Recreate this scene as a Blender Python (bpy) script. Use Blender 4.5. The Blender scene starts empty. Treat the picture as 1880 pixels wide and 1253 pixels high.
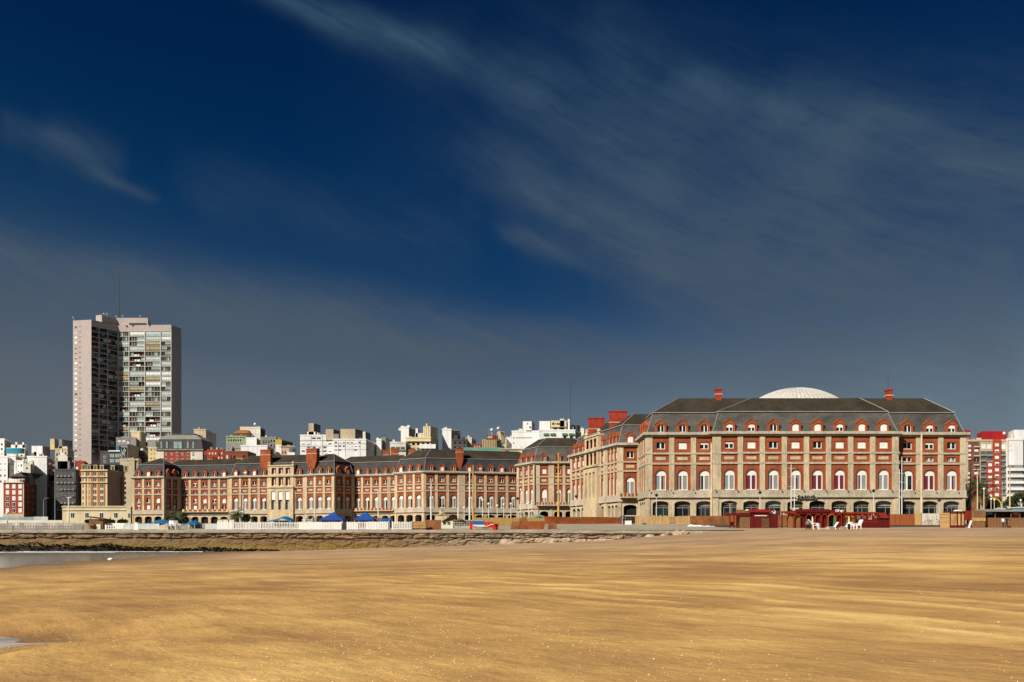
import bpy, bmesh, math, random
import numpy as np
from mathutils import Vector, Matrix, noise as mnoise
from mathutils.geometry import tessellate_polygon
R = random.Random(11)
F = 1600.0; HY = 988.0; EYE = 1.75
def X(px, D): return (px - 940.0) / F * D
def Z(py, D): return EYE + (HY - py) / F * D
def lerp(a, b, t): return a + (b - a) * t
def pw(x, pts):
    if x <= pts[0][0]: return pts[0][1]
    for (a, va), (b, vb) in zip(pts, pts[1:]):
        if x <= b: return lerp(va, vb, (x - a) / (b - a))
    return pts[-1][1]
sc = bpy.context.scene
COL = sc.collection
# ------------------------------------------------------------------ materials
def mat(name, c, rough=.85, var=.14, scale=.6, c2=None, stretch=(1, 1, 1), bump=0, bscale=8, spec=.25, metal=0, fine=.06):
    m = bpy.data.materials.new(name); m.use_nodes = True
    nt = m.node_tree; b = nt.nodes['Principled BSDF']
    b.inputs['Roughness'].default_value = rough
    b.inputs['Specular IOR Level'].default_value = spec
    b.inputs['Metallic'].default_value = metal
    g = nt.nodes.new('ShaderNodeNewGeometry'); mp = nt.nodes.new('ShaderNodeMapping')
    mp.inputs['Scale'].default_value = stretch
    nt.links.new(g.outputs['Position'], mp.inputs['Vector'])
    n = nt.nodes.new('ShaderNodeTexNoise'); n.inputs['Scale'].default_value = scale; n.inputs['Detail'].default_value = 6
    n.inputs['Roughness'].default_value = .62
    nt.links.new(mp.outputs[0], n.inputs['Vector'])
    r = nt.nodes.new('ShaderNodeValToRGB'); nt.links.new(n.outputs['Fac'], r.inputs['Fac'])
    lo = [max(0, x * (1 - var * 1.6)) for x in c]; hi = [min(1, x * (1 + var)) for x in c]
    if c2: lo = list(c2); hi = list(c)
    r.color_ramp.elements[0].position = .3; r.color_ramp.elements[1].position = .7
    r.color_ramp.elements[0].color = lo + [1]; r.color_ramp.elements[1].color = hi + [1]
    out = r.outputs[0]
    if fine:
        n2 = nt.nodes.new('ShaderNodeTexNoise'); n2.inputs['Scale'].default_value = scale * 9; n2.inputs['Detail'].default_value = 3
        nt.links.new(mp.outputs[0], n2.inputs['Vector'])
        mx = nt.nodes.new('ShaderNodeMix'); mx.data_type = 'RGBA'; mx.blend_type = 'OVERLAY'; mx.inputs['Factor'].default_value = min(1, fine * 5)
        nt.links.new(out, mx.inputs['A']); nt.links.new(n2.outputs['Fac'], mx.inputs['B']); out = mx.outputs['Result']
    nt.links.new(out, b.inputs['Base Color'])
    if bump:
        n3 = nt.nodes.new('ShaderNodeTexNoise'); n3.inputs['Scale'].default_value = bscale; n3.inputs['Detail'].default_value = 5
        nt.links.new(mp.outputs[0], n3.inputs['Vector'])
        bp = nt.nodes.new('ShaderNodeBump'); bp.inputs['Strength'].default_value = bump; bp.inputs['Distance'].default_value = .1
        nt.links.new(n3.outputs['Fac'], bp.inputs['Height']); nt.links.new(bp.outputs[0], b.inputs['Normal'])
    return m
M = {}
def mm(k, *a, **kw): M[k] = mat(k, *a, **kw); return M[k]
mm('brick', (.315, .077, .024), var=.22, scale=.5, stretch=(1, 1, .6), fine=.1)
mm('brick_old', (.295, .076, .027), var=.2, scale=.5, fine=.1)
mm('chimney_brick', (.33, .04, .018), var=.22, scale=.8, fine=.1)
mm('dormer_brick', (.325, .077, .024), var=.2, scale=.9, fine=.1)
mm('stone', (.55, .445, .29), var=.2, scale=.4, stretch=(1, 1, .3), fine=.1)
mm('stone_grey', (.47, .405, .295), var=.16, scale=.4, stretch=(1, 1, .5), fine=.1)
mm('stone_warm', (.57, .44, .27), var=.2, scale=.35, stretch=(1, 1, .3), fine=.1)
mm('slate', (.088, .083, .073), var=.3, scale=.4, stretch=(.6, .6, 1.2), fine=.12, rough=.7)
mm('slate_blue', (.042, .043, .045), var=.3, scale=.4, stretch=(.6, .6, 1.2), fine=.12, rough=.75)
mm('slate_dark', (.04, .031, .02), var=.25, scale=.3, fine=.12, rough=.75)
mm('zinc', (.31, .30, .26), var=.1)
mm('white', (.78, .76, .72), var=.05, rough=.6)
mm('white_shutter', (.80, .77, .70), var=.06, scale=2, rough=.6)
mm('glass_dark', (.010, .014, .014), var=.4, rough=.2, spec=.12)
mm('glass_green', (.018, .034, .032), var=.5, scale=.7, rough=.2, spec=.14)
mm('curtain_grey', (.26, .29, .26), var=.18, scale=2.5, stretch=(4, 4, .3), rough=.5, spec=.4)
mm('curtain_red', (.16, .018, .035), var=.2, scale=2.5, stretch=(4, 4, .3), rough=.5, spec=.4)
mm('curtain_teal', (.20, .25, .22), var=.25, scale=2.0, stretch=(3, 3, .3), rough=.5, spec=.4)
mm('arch_shade', (.125, .10, .062), var=.2)  # shade below the arch crown, painted as the glazing's top panel
mm('dark_inside', (.02, .016, .012), var=.3, rough=.9)  # near-black backs of recesses and stalls: interior shade put into the colour
mm('black', (.012, .012, .013), var=.3, rough=.5)
mm('wall_white', (.80, .79, .76), var=.13, scale=.35, stretch=(1, 1, .14), fine=.08)
mm('wall_offwhite', (.66, .62, .52), var=.12, scale=.25, stretch=(1, 1, .35))
mm('wall_cream', (.66, .55, .34), var=.10, scale=.2, stretch=(1, 1, .4))
mm('wall_beige', (.52, .43, .29), var=.12, scale=.2, stretch=(1, 1, .4))
mm('wall_yellow', (.62, .50, .27), var=.1, scale=.3)
mm('wall_mustard', (.55, .38, .06), var=.15, scale=.3)
mm('wall_pink', (.50, .36, .27), var=.1, scale=.3)
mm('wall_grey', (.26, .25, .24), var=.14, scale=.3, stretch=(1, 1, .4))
mm('wall_dark', (.085, .08, .08), var=.2, scale=.3)
mm('wall_red', (.33, .058, .03), var=.15, scale=.3)
mm('wall_orange', (.43, .15, .05), var=.15, scale=.3)
mm('wall_brownred', (.24, .07, .04), var=.25, scale=.5)
mm('wall_teal', (.16, .34, .27), var=.12, scale=.3)
mm('wall_green', (.30, .33, .20), var=.15, scale=.4)
mm('bright_red', (.34, .014, .016), var=.12, scale=.4)
mm('tower_wall', (.44, .37, .34), var=.07, scale=.12, stretch=(1, 1, .3), fine=.03)
mm('tower_slab', (.49, .445, .40), var=.08, scale=.3)
mm('gl_teal', (.30, .40, .37), var=.2, scale=.8, rough=.25, spec=.5)
mm('gl_pale', (.55, .60, .56), var=.15, scale=.8, rough=.3, spec=.5)
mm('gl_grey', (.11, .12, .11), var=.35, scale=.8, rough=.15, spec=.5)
mm('gl_yellow', (.38, .36, .19), var=.2, scale=.8, rough=.4)
mm('gl_brown', (.16, .07, .035), var=.3, scale=.8, rough=.5)
mm('teal_paint', (.02, .22, .32), var=.1, rough=.5)
mm('blue_paint', (.015, .11, .38), var=.12, rough=.5)
mm('blue_canvas', (.012, .065, .30), var=.12, scale=1.0, rough=.7)
mm('azure_canvas', (.01, .17, .36), var=.12, scale=1.0, rough=.7)
mm('wood_dark', (.13, .06, .03), var=.3, scale=1.2, stretch=(1, 1, 5), fine=.15)
mm('wood_brown', (.22, .115, .05), var=.25, scale=1.5, stretch=(3, 3, .4), fine=.15)
mm('wood_pale', (.50, .31, .14), var=.22, scale=1.2, stretch=(4, 4, .3), fine=.15)
mm('plywood', (.50, .32, .13), var=.15, scale=1.0, stretch=(1, 1, 5), fine=.1)
mm('ochre_board', (.36, .23, .07), var=.2, scale=.8, stretch=(3, 3, .3))
mm('rust', (.30, .08, .022), var=.28, scale=.8, fine=.15, rough=.8)
mm('rust_brown', (.24, .095, .035), var=.28, scale=.8, fine=.15, rough=.8)
mm('orange_board', (.30, .088, .028), var=.15, scale=.8, stretch=(3, 3, .3))
mm('fascia_red', (.27, .010, .014), var=.2, scale=.8, rough=.6)
mm('deep_red', (.115, .008, .007), var=.25, scale=1.2, stretch=(3, 3, .4), rough=.6)
mm('red_trim', (.235, .022, .010), var=.25, scale=1.5, rough=.6)
mm('orange_trim', (.50, .13, .025), var=.25, scale=1.5, rough=.6)
mm('red_plastic', (.55, .02, .012), var=.1, rough=.4)
mm('yellow_paint', (.75, .52, .08), var=.15, rough=.5)
mm('green_canvas', (.01, .19, .09), var=.1)
mm('yellow_canvas', (.72, .52, .18), var=.1)
mm('pole_white', (.74, .72, .66), var=.1, scale=2.0, rough=.5)
mm('pole_yellow', (.72, .50, .18), var=.1, c2=(.45, .16, .03), scale=.45, stretch=(1, 1, 1))
mm('pole_cream', (.70, .62, .45), c2=(.5, .34, .18), scale=.8)
mm('pole_grey', (.30, .34, .37), var=.1, rough=.5)
mm('metal_dark', (.05, .05, .05), var=.2, rough=.5)
mm('concrete', (.36, .33, .27), var=.18, scale=.5, fine=.12, bump=.3, bscale=6)
mm('promenade', (.40, .345, .26), c2=(.27, .22, .15), scale=.35, fine=.1, stretch=(.5, 1, 1))
mm('wall_green_deep', (.10, .20, .08), var=.15)
mm('pavement', (.06, .056, .05), var=.15, scale=.2)
mm('statue_stone', (.46, .37, .24), var=.2, scale=1.2, bump=.4)
mm('fabric_grey', (.34, .36, .37), var=.12, scale=2)
mm('tarp', (.62, .56, .47), c2=(.22, .19, .16), scale=1.1, stretch=(1, 1, .3), fine=.15)
mm('plastic_white', (.82, .81, .78), var=.04, rough=.45)
mm('skin', (.42, .24, .16), var=.05); mm('cloth_navy', (.02, .03, .07), var=.15); mm('cloth_dark', (.025, .022, .022), var=.2)
mm('hair', (.02, .013, .008), var=.2); mm('cloth_blue', (.05, .12, .30), var=.12); mm('cloth_red', (.35, .04, .03), var=.12)
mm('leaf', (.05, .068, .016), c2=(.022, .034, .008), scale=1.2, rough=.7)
mm('leaf_pale', (.085, .10, .020), c2=(.035, .048, .010), scale=1.2, rough=.7)  # lighter green, dealt to leaves at random
mm('palm_leaf', (.075, .085, .022), c2=(.03, .04, .012), scale=1.0, rough=.6)
mm('palm_dry', (.20, .12, .035), var=.3, scale=1.0)
mm('bark', (.085, .055, .035), var=.25, scale=2)
mm('shell', (.80, .63, .34), var=.12, scale=30, rough=.5)
mm('foam', (.66, .66, .65), var=.06, rough=.6)
mm('weed', (.007, .007, .005), var=.4, scale=2, rough=.95, spec=.04)
# ------------------------------------------------------------------ mesh helpers
class MB:
    def __init__(s): s.v = []; s.f = []; s.m = []
    def poly(s, pts, m=0):
        i = len(s.v); s.v += [tuple(p) for p in pts]; s.f.append(tuple(range(i, i + len(pts)))); s.m.append(m)
    def box(s, T, u0, u1, v0, v1, w0, w1, m=0):
        p = [T(u, v, w) for w in (w0, w1) for v in (v0, v1) for u in (u0, u1)]
        i = len(s.v); s.v += [tuple(q) for q in p]
        for q in ((0, 1, 3, 2), (4, 6, 7, 5), (0, 4, 5, 1), (2, 3, 7, 6), (0, 2, 6, 4), (1, 5, 7, 3)):
            s.f.append(tuple(i + k for k in q)); s.m.append(m)
    def prism(s, T, pl, w0, w1, m=0, mf=None):
        n = len(pl); i = len(s.v)
        s.v += [tuple(T(u, v, w0)) for u, v in pl] + [tuple(T(u, v, w1)) for u, v in pl]
        for k in range(n):
            s.f.append((i + k, i + (k + 1) % n, i + n + (k + 1) % n, i + n + k)); s.m.append(m)
        for tri in tessellate_polygon([[Vector((u, v, 0)) for u, v in pl]]):
            s.f.append(tuple(i + t for t in tri)); s.m.append(m)
            s.f.append(tuple(i + n + t for t in tri)); s.m.append(m if mf is None else mf)
    def flat(s, T, pl, w, m=0, holes=()):
        al = [list(pl)] + [list(h) for h in holes]
        fl = [p for q in al for p in q]; i = len(s.v)
        s.v += [tuple(T(u, v, w)) for u, v in fl]
        for tri in tessellate_polygon([[Vector((u, v, 0)) for u, v in q] for q in al]):
            s.f.append(tuple(i + t for t in tri)); s.m.append(m)
    def reveal(s, T, pl, w0, w1, m=0, close=True):
        n = len(pl)
        for k in range(n if close else n - 1):
            a, b = pl[k], pl[(k + 1) % n]
            s.poly([T(a[0], a[1], w0), T(b[0], b[1], w0), T(b[0], b[1], w1), T(a[0], a[1], w1)], m)
    def tube(s, a, b, r0, r1=None, n=6, m=0, cap=True):
        a = Vector(a); b = Vector(b); r1 = r0 if r1 is None else r1
        d = (b - a).normalized(); x = d.orthogonal().normalized(); y = d.cross(x)
        i = len(s.v)
        for p, r in ((a, r0), (b, r1)):
            for k in range(n):
                t = 2 * math.pi * k / n; s.v.append(tuple(p + x * r * math.cos(t) + y * r * math.sin(t)))
        for k in range(n):
            s.f.append((i + k, i + (k + 1) % n, i + n + (k + 1) % n, i + n + k)); s.m.append(m)
        if cap:
            s.f.append(tuple(i + k for k in range(n))[::-1]); s.m.append(m)
            s.f.append(tuple(i + n + k for k in range(n))); s.m.append(m)
    def lathe(s, c, prof, n=16, m=0, arc=(0, 2 * math.pi)):
        i = len(s.v); k = len(prof)
        for j in range(n + 1):
            t = lerp(arc[0], arc[1], j / n)
            for r, z in prof: s.v.append((c[0] + r * math.cos(t), c[1] + r * math.sin(t), c[2] + z))
        for j in range(n):
            for q in range(k - 1):
                a = i + j * k + q; s.f.append((a, a + k, a + k + 1, a + 1)); s.m.append(m)
    def mesh(s, name, mats, org=(0, 0, 0), smooth=False):
        me = bpy.data.meshes.new(name)
        o = org
        me.from_pydata([(x - o[0], y - o[1], z - o[2]) for x, y, z in s.v], [], s.f)
        for k in mats: me.materials.append(M[k] if isinstance(k, str) else k)
        if len(mats) > 1: me.polygons.foreach_set('material_index', s.m)
        b = bmesh.new(); b.from_mesh(me)
        bmesh.ops.remove_doubles(b, verts=b.verts, dist=1e-5)
        bmesh.ops.recalc_face_normals(b, faces=b.faces); b.to_mesh(me); b.free()
        if smooth: me.polygons.foreach_set('use_smooth', [True] * len(me.polygons))
        me.update()
        return me
    def build(s, name, mats, parent=None, smooth=False, org=None):
        o = org if org is not None else (wloc(parent) if parent is not None else (0, 0, 0))
        ob = bpy.data.objects.new(name, s.mesh(name, mats, o, smooth)); COL.objects.link(ob)
        if parent is not None:
            ob.parent = parent; pl = wloc(parent); ob.location = Vector(o) - pl
        else: ob.location = o
        return ob
W = {}
def wloc(o):
    if o is None: return Vector((0, 0, 0))
    return Vector(o.location) + wloc(o.parent)
ID = lambda u, v, w: (u, -w, v)
def tag(o, label, cat, group=None, kind=None):
    if label: o['label'] = label
    if cat: o['category'] = cat
    if group: o['group'] = group
    if kind: o['kind'] = kind
    return o
def root(name, label, cat, loc=(0, 0, 0), group=None):
    o = bpy.data.objects.new(name, None); COL.objects.link(o); o.location = loc; o.empty_display_size = .5
    return tag(o, label, cat, group)
def inst(name, me, parent, loc=None, rz=0, s=(1, 1, 1), local=False):
    o = bpy.data.objects.new(name, me); COL.objects.link(o); o.parent = parent
    if loc is not None: o.location = Vector(loc) - wloc(parent)
    o.rotation_euler = (0, 0, rz); o.scale = s
    return o
def copy_tree(o, parent=None):
    c = o.copy(); COL.objects.link(c)
    if parent is not None: c.parent = parent
    for ch in list(o.children): copy_tree(ch, c)
    return c
class Fr:
    def __init__(s, A, B):
        s.A = Vector((A[0], A[1])); d = Vector((B[0], B[1])) - s.A; s.L = d.length; s.ud = d / s.L
        s.n = Vector((s.ud.y, -s.ud.x)); s.rz = math.atan2(s.ud.y, s.ud.x)
    def T(s, u, v, w=0):
        p = s.A + s.ud * u + s.n * w; return (p.x, p.y, v)
    def u(s, px):
        k = (px - 940.0) / F
        return (k * s.A.y - s.A.x) / (s.ud.x - k * s.ud.y)
def arch(uc, w, v0, vs, vt, n=10):
    pts = [(uc - w / 2, v0), (uc + w / 2, v0)]
    for k in range(n + 1):
        t = math.pi * k / n; pts.append((uc + w / 2 * math.cos(t), vs + (vt - vs) * math.sin(t)))
    return pts
def rect(u0, u1, v0, v1): return [(u0, v0), (u1, v0), (u1, v1), (u0, v1)]
def offset(poly, d):
    n = len(poly); A = sum(poly[i][0] * poly[(i + 1) % n][1] - poly[(i + 1) % n][0] * poly[i][1] for i in range(n))
    sg = 1 if A > 0 else -1; out = []
    for i in range(n):
        p0 = Vector(poly[i - 1]); p1 = Vector(poly[i]); p2 = Vector(poly[(i + 1) % n])
        e1 = (p1 - p0).normalized(); e2 = (p2 - p1).normalized()
        n1 = Vector((-e1.y, e1.x)) * sg; n2 = Vector((-e2.y, e2.x)) * sg
        k = (n1 + n2); den = max(.15, 1 + n1.dot(n2)); out.append(tuple(p1 + k * d / den))
    return out
def ring(mb, poly, o0, o1, z0, z1, m=0):
    a = offset(poly, -o1); b = offset(poly, -o0); n = len(poly)
    for i in range(n):
        j = (i + 1) % n
        mb.poly([(*a[i], z0), (*a[j], z0), (*a[j], z1), (*a[i], z1)], m)
        mb.poly([(*a[i], z1), (*a[j], z1), (*b[j], z1), (*b[i], z1)], m)
        mb.poly([(*a[i], z0), (*a[j], z0), (*b[j], z0), (*b[i], z0)], m)
# ------------------------------------------------------------------ grand brick buildings: window, dormer and facade kit
Z0 = 5.0; ZS = 11.2; ZB = 12.68; ZC = 24.94; ZT = 25.93
def win_frame(pl, inner, mull, sill=None):
    mb = MB(); mb.flat(ID, pl, 0, 0, [inner]); mb.reveal(ID, inner, 0, -.12)
    mb.reveal(ID, pl, 0, -.12)
    for a in mull: mb.box(ID, *a, -.1, .01)
    if sill: mb.box(ID, *sill, -.05, .12)
    return mb.mesh('window_frame', ['white'])
def shrink_arch(w, h, vs, t): return arch(0, w - 2 * t, t, vs, h - t)
AW, AH, AS = 2.5, 4.72, 3.47
arched_frame = win_frame(arch(0, AW, 0, AS, AH), shrink_arch(AW, AH, AS, .15), [(-.16, .16, .1, AS)], (-1.32, 1.32, -.1, .08))
def pane_mesh(name, stripes, pl=None, cols=None):
    mb = MB(); mats = []
    for (a, b, z0, z1, k) in stripes:
        if k not in mats: mats.append(k)
        mb.poly([(a, .09, z0), (b, .09, z0), (b, .09, z1), (a, .09, z1)], mats.index(k))
    return mb.mesh(name, mats)
h0, h1 = .12, 3.6
ARP = [pane_mesh('pane', [(-1.2, 0, h0, h1, 'curtain_grey'), (0, .25, h0, h1, 'curtain_grey'), (.25, .62, h0, h1, 'curtain_red'), (.62, 1.2, h0, h1, 'curtain_grey')]),
       pane_mesh('pane', [(-1.2, -.5, h0, h1, 'curtain_grey'), (-.5, -.12, h0, h1, 'curtain_red'), (-.12, 1.2, h0, h1, 'curtain_grey')]),
       pane_mesh('pane', [(-1.2, -.95, h0, h1, 'curtain_grey'), (-.95, -.1, h0, h1, 'curtain_red'), (-.1, .1, h0, h1, 'curtain_grey'), (.1, .95, h0, h1, 'curtain_red'), (.95, 1.2, h0, h1, 'curtain_grey')]),
       pane_mesh('pane', [(-1.2, 1.2, h0, h1, 'curtain_grey')]),
       pane_mesh('pane', [(-1.2, -.6, h0, h1, 'curtain_grey'), (-.6, .1, h0, h1, 'glass_dark'), (.1, 1.2, h0, h1, 'curtain_grey')]),
       pane_mesh('pane', [(-1.2, 1.2, h0, h1, 'curtain_teal')]),
       pane_mesh('pane', [(-1.2, 1.2, h0, 1.0, 'glass_dark'), (-1.2, -.75, 1.0, h1, 'curtain_teal'), (-.75, -.2, 1.0, h1, 'glass_green'), (-.2, 1.2, 1.0, h1, 'curtain_teal')]),
       pane_mesh('pane', [(-1.2, .0, h0, h1, 'curtain_teal'), (.0, 1.2, h0, h1, 'glass_green')])]
def shut_mesh():
    mb = MB(); mb.prism(ID, arch(0, AW - .24, 3.3, AS, AH - .12), -.06, .0); return mb.mesh('shutter', ['white_shutter'])
AR_SHUT = shut_mesh()
def full_shut():
    mb = MB(); mb.prism(ID, arch(0, AW - .24, 1.7, AS, AH - .12), -.06, .0); return mb.mesh('shutter', ['white_shutter'])
AR_FULL = full_shut()
mm('brick_dark', (.27, .075, .03), var=.2, scale=.6)
_m = MB(); _m.prism(ID, arch(0, AW * 1.24, 0, AS, AH + .33)[2:] + arch(0, AW * 1.01, 0, AS, AH + .02)[2:][::-1], .26, .35); HOOD = _m.mesh('window_hood', ['brick_dark'])
SW, SH = 2.0, 1.6
sq_frame = win_frame(rect(-1, 1, 0, SH), rect(-.88, .88, .12, SH - .1), [(-.13, .13, .1, SH - .08)], (-1.1, 1.1, -.1, .06))
SQP = [pane_mesh('pane', [(-.95, .95, .05, 1.55, 'glass_dark')]),
       pane_mesh('pane', [(-.95, .2, .05, 1.55, 'glass_dark'), (.2, .95, .05, 1.55, 'glass_green')]),
       pane_mesh('pane', [(-.95, .95, .05, 1.55, 'curtain_teal')]),
       pane_mesh('pane', [(-.95, -.1, .05, 1.55, 'glass_dark'), (-.1, .95, .05, 1.55, 'curtain_grey')])]
def sq_shut(z):
    mb = MB(); mb.box(ID, -.9, .9, z, SH - .06, -.06, .03); return mb.mesh('shutter', ['white_shutter'])
SQ_FULL, SQ_HALF = sq_shut(.08), sq_shut(1.05)
lw_frame = win_frame(rect(-.95, .95, 0, 1.0), rect(-.85, .85, .1, .92), [(-.1, .1, .1, .92)])
LWP = [pane_mesh('pane', [(-.9, .9, .05, .95, 'curtain_teal')]), pane_mesh('pane', [(-.9, .9, .05, .95, 'glass_green')])]
def dormer_mesh():
    mb = MB(); o = [(-1.32, 0), (1.32, 0), (1.32, 1.95), (0, 2.95), (-1.32, 1.95)]
    hole = arch(0, 1.62, .14, 1.5, 1.85, 8)
    mb.flat(ID, o, 0, 0, [hole]); mb.reveal(ID, hole, 0, -.25); mb.reveal(ID, o, 0, -2.2)
    for s in (-1, 1):
        mb.prism(ID, [(s * 1.4, 1.86), (0, 2.93), (0, 3.04), (s * 1.4, 1.98)], .12, -2.3, 0)
    mb.prism(ID, arch(0, 2.0, 1.5, 1.5, 2.1, 8)[2:] + arch(0, 1.66, 1.5, 1.5, 1.88, 8)[2:][::-1], 0, .08, 0)
    return mb.mesh('dormer', ['dormer_brick'])
DORM = dormer_mesh()
def dwin(kind):
    mb = MB(); pl = arch(0, 1.6, .1, 1.48, 1.8, 8)
    inner = arch(0, 1.36, .22, 1.45, 1.66, 8)
    mb.flat(ID, pl, -.15, 0, [inner]); mb.box(ID, -.11, .11, .2, 1.55, -.24, -.13)
    mb.flat(ID, inner, -.22, 1)
    if kind == 'shut': mb.prism(ID, inner, -.18, -.12, 0)
    if kind == 'half': mb.prism(ID, [(-.68, .95), (.68, .95)] + inner[2:], -.18, -.12, 0)
    return mb.mesh('window', ['white', 'glass_green' if kind == 'teal' else 'glass_dark'])
DW = {k: dwin(k) for k in ('open', 'shut', 'half')}
class Grand:
    def __init__(s, name, label, cat, loc, sk='stone'):
        s.sk = sk
        s.root = root(name, label, cat, loc)
        s.brick = MB(); s.man = MB(); s.up = MB(); s.trim = MB(); s.corn = MB(); s.k = 0
    def block(s, poly, fac_edges, ridge=None, zr=34.6, z1=30.7, inset=6.0, balcony=False):
        dz = .004 * s.k; s.k += 1
        S = s.corn
        for o1, z0, z1_ in ((.42, 10.98, ZS), (.22, ZS, ZB), (.26, 18.56, 19.0), (.26, 20.9, 21.3), (.38, ZC, 25.35), (.8, 25.35, ZT)):
            ring(S, poly, -.3, o1, z0 + dz, z1_ + dz)
        n = len(poly); s.trim = MB()
        for i in range(n):
            if i in fac_edges: continue
            a, b = poly[i], poly[(i + 1) % n]
            s.brick.poly([(*a, Z0), (*b, Z0), (*b, ZT), (*a, ZT)])
        a = offset(poly, .12); b = offset(poly, 1.75); c = offset(poly, 1.55)
        r = ridge or offset(poly, inset); zb = ZT + dz - .02
        for i in range(n):
            j = (i + 1) % n
            s.man.poly([(*a[i], zb), (*a[j], zb), (*b[j], z1), (*b[i], z1)])
            s.up.poly([(*c[i], z1 - .05), (*c[j], z1 - .05), (*r[j], zr), (*r[i], zr)])
            s.trim.tube((*c[i], z1 + .02), (*c[j], z1 + .02), .12, n=4)
            s.trim.tube((*a[i], zb), (*b[i], z1), .085, n=4)
            s.trim.tube((*c[i], z1 + .05), (*r[i], zr + .05), .085, n=4)
        s.up.poly([(*p, zr) for p in r]); s.trim.build('roof_trim', ['zinc'], s.root)
    def facade(s, A, B, bays, mode='std', kinds=None, deep=.9, glaze=False, wk=.5, dorm=True, aw=.74, arches=True, red=True, skip=()):
        fr = Fr(A, B); T = fr.T; b_ = s.brick; sts = [MB(), MB()]; pick = lambda u: sts[1 if skip and u > skip[0] else 0]
        cells = sorted((u - w / 2, u + w / 2, u, w) for u, w in bays)
        # stone between the groups of bays
        e = 0.0; gaps = []
        for c in cells:
            if c[0] - e > .2: gaps.append((e, c[0]))
            e = c[1]
        if fr.L - e > .2: gaps.append((e, fr.L))
        for g in gaps:
            if any(g[0] - .1 <= x <= g[1] + .1 for x in skip): continue
            pick(g[0]).box(T, g[0], g[1], Z0, ZC, -.6, .19)
        for i, (u0, u1, uc, w) in enumerate(cells):
            hw = w * aw / 2; st = pick(uc)
            ar = arch(uc, 2 * hw, Z0, 9.5, 10.2)
            if arches:
                pl = [(u0, Z0), (uc - hw, Z0)] + ar[2:][::-1] + [(uc + hw, Z0), (u1, Z0), (u1, ZS), (u0, ZS)]
                st.flat(T, pl, 0)
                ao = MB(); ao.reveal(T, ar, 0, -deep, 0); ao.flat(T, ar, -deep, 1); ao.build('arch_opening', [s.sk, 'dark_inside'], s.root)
                if glaze: s.glazing(fr, uc, 2 * hw, i)
            else: st.poly([T(u0, Z0, 0), T(u1, Z0, 0), T(u1, ZS, 0), T(u0, ZS, 0)])
            for ub in ([u0, u1] if i == 0 or abs(u0 - cells[i - 1][1]) > .2 else [u1]): st.box(T, ub - .12 * w, ub + .12 * w, ZB - .2, ZC, -.05, .2)
            sx = wk * w / AW; kd = kinds[i % len(kinds)] if kinds else None
            # arched storey
            if mode == 'flats':
                h1_ = arch(uc, wk * w * .8, 15.5, 16.6, 17.4); h2 = rect(uc - wk * w * .38, uc + wk * w * .38, 13.0, 14.7)
                b_.flat(T, rect(u0, u1, ZB, 18.6), 0, 0, [h1_, h2]); b_.reveal(T, h1_, 0, -.3); b_.reveal(T, h2, 0, -.3)
                for h, v in ((1.9, 15.5), (1.7, 13.0)):
                    o = inst('square_window', sq_frame, s.root, T(uc, v, -.26), fr.rz, (wk * w * .78 / SW, 1, h / SH))
                    inst('pane', SQP[(i + 2 * int(h * 5)) % 4], o)
                    if R.random() < .5: inst('shutter', R.choice((SQ_FULL, SQ_HALF)), o)
            else:
                h1_ = arch(uc, wk * w, ZB, ZB + AS, ZB + AH)
                pl = [(u0, ZB), (uc - wk * w / 2, ZB)] + h1_[2:][::-1] + [(uc + wk * w / 2, ZB), (u1, ZB), (u1, 18.6), (u0, 18.6)]
                b_.flat(T, pl, 0); b_.reveal(T, h1_, 0, -.36)
                o = inst('arched_window', arched_frame, s.root, T(uc, ZB + .02, -.3), fr.rz, (sx, 1, 1))
                inst('window_hood', HOOD, o); inst('pane', ARP[kd[0]] if kd else ARP[R.choice((5, 5, 5, 6, 7, 3))], o)
                inst('shutter', AR_FULL if (kd and 'full' in kd) else AR_SHUT, o)
            # low storey
            low = kd and kd[2] == 'w' or mode == 'flats'
            if low:
                h2 = rect(uc - wk * w * .38, uc + wk * w * .38, 19.25, 20.25)
                b_.flat(T, rect(u0, u1, 18.6, 20.95), 0, 0, [h2]); b_.reveal(T, h2, 0, -.3)
                o = inst('low_window', lw_frame, s.root, T(uc, 19.25, -.22), fr.rz, (wk * w * .76 / 1.9, 1, 1))
                inst('pane', R.choice(LWP), o)
            else:
                b_.poly([T(u0, 18.6, 0), T(u1, 18.6, 0), T(u1, 20.95, 0), T(u0, 20.95, 0)])
                st.box(T, uc - .23 * w, uc + .23 * w, 19.6, 20.3, -.05, .07)
            h3 = rect(uc - .2 * w, uc + .2 * w, 22.1, 23.75)
            b_.flat(T, rect(u0, u1, 20.95, ZC + .3), 0, 0, [h3]); b_.reveal(T, h3, 0, -.32)
            b_.prism(T, [(uc - .29 * w, 23.75), (uc + .29 * w, 23.75), (uc + .29 * w, 24.1), (uc, 24.4), (uc - .29 * w, 24.1)], -.02, .06)
            q = kd[1] if kd else R.choice('oohtt')
            o = inst('square_window', sq_frame, s.root, T(uc, 22.12, -.24), fr.rz, (.4 * w / SW, 1, 1))
            inst('pane', SQP[{'o': 0, 'h': 1, 's': 0, 't': 2}[q]] if q != 'o' or R.random() < .6 else SQP[1], o)
            if q == 's': inst('shutter', SQ_FULL, o)
            if q == 'h': inst('shutter', SQ_HALF, o)
            if dorm and not (kd and 'n' in kd):
                d = inst('dormer', DORM, s.root, T(uc, ZT - .05, .10), fr.rz, (w * .52 / 2.64, 1, 1))
                dk = {'o': 'open', 'h': 'half', 's': 'shut', 't': 'open'}[kd[3] if kd and len(kd) > 3 and kd[3] in 'ohs' else R.choice('ooosh')]
                inst('window', DW[dk], d)
        for st in sts:
            if st.v: st.build('stone_frame', [s.sk], s.root)
        return fr
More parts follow.
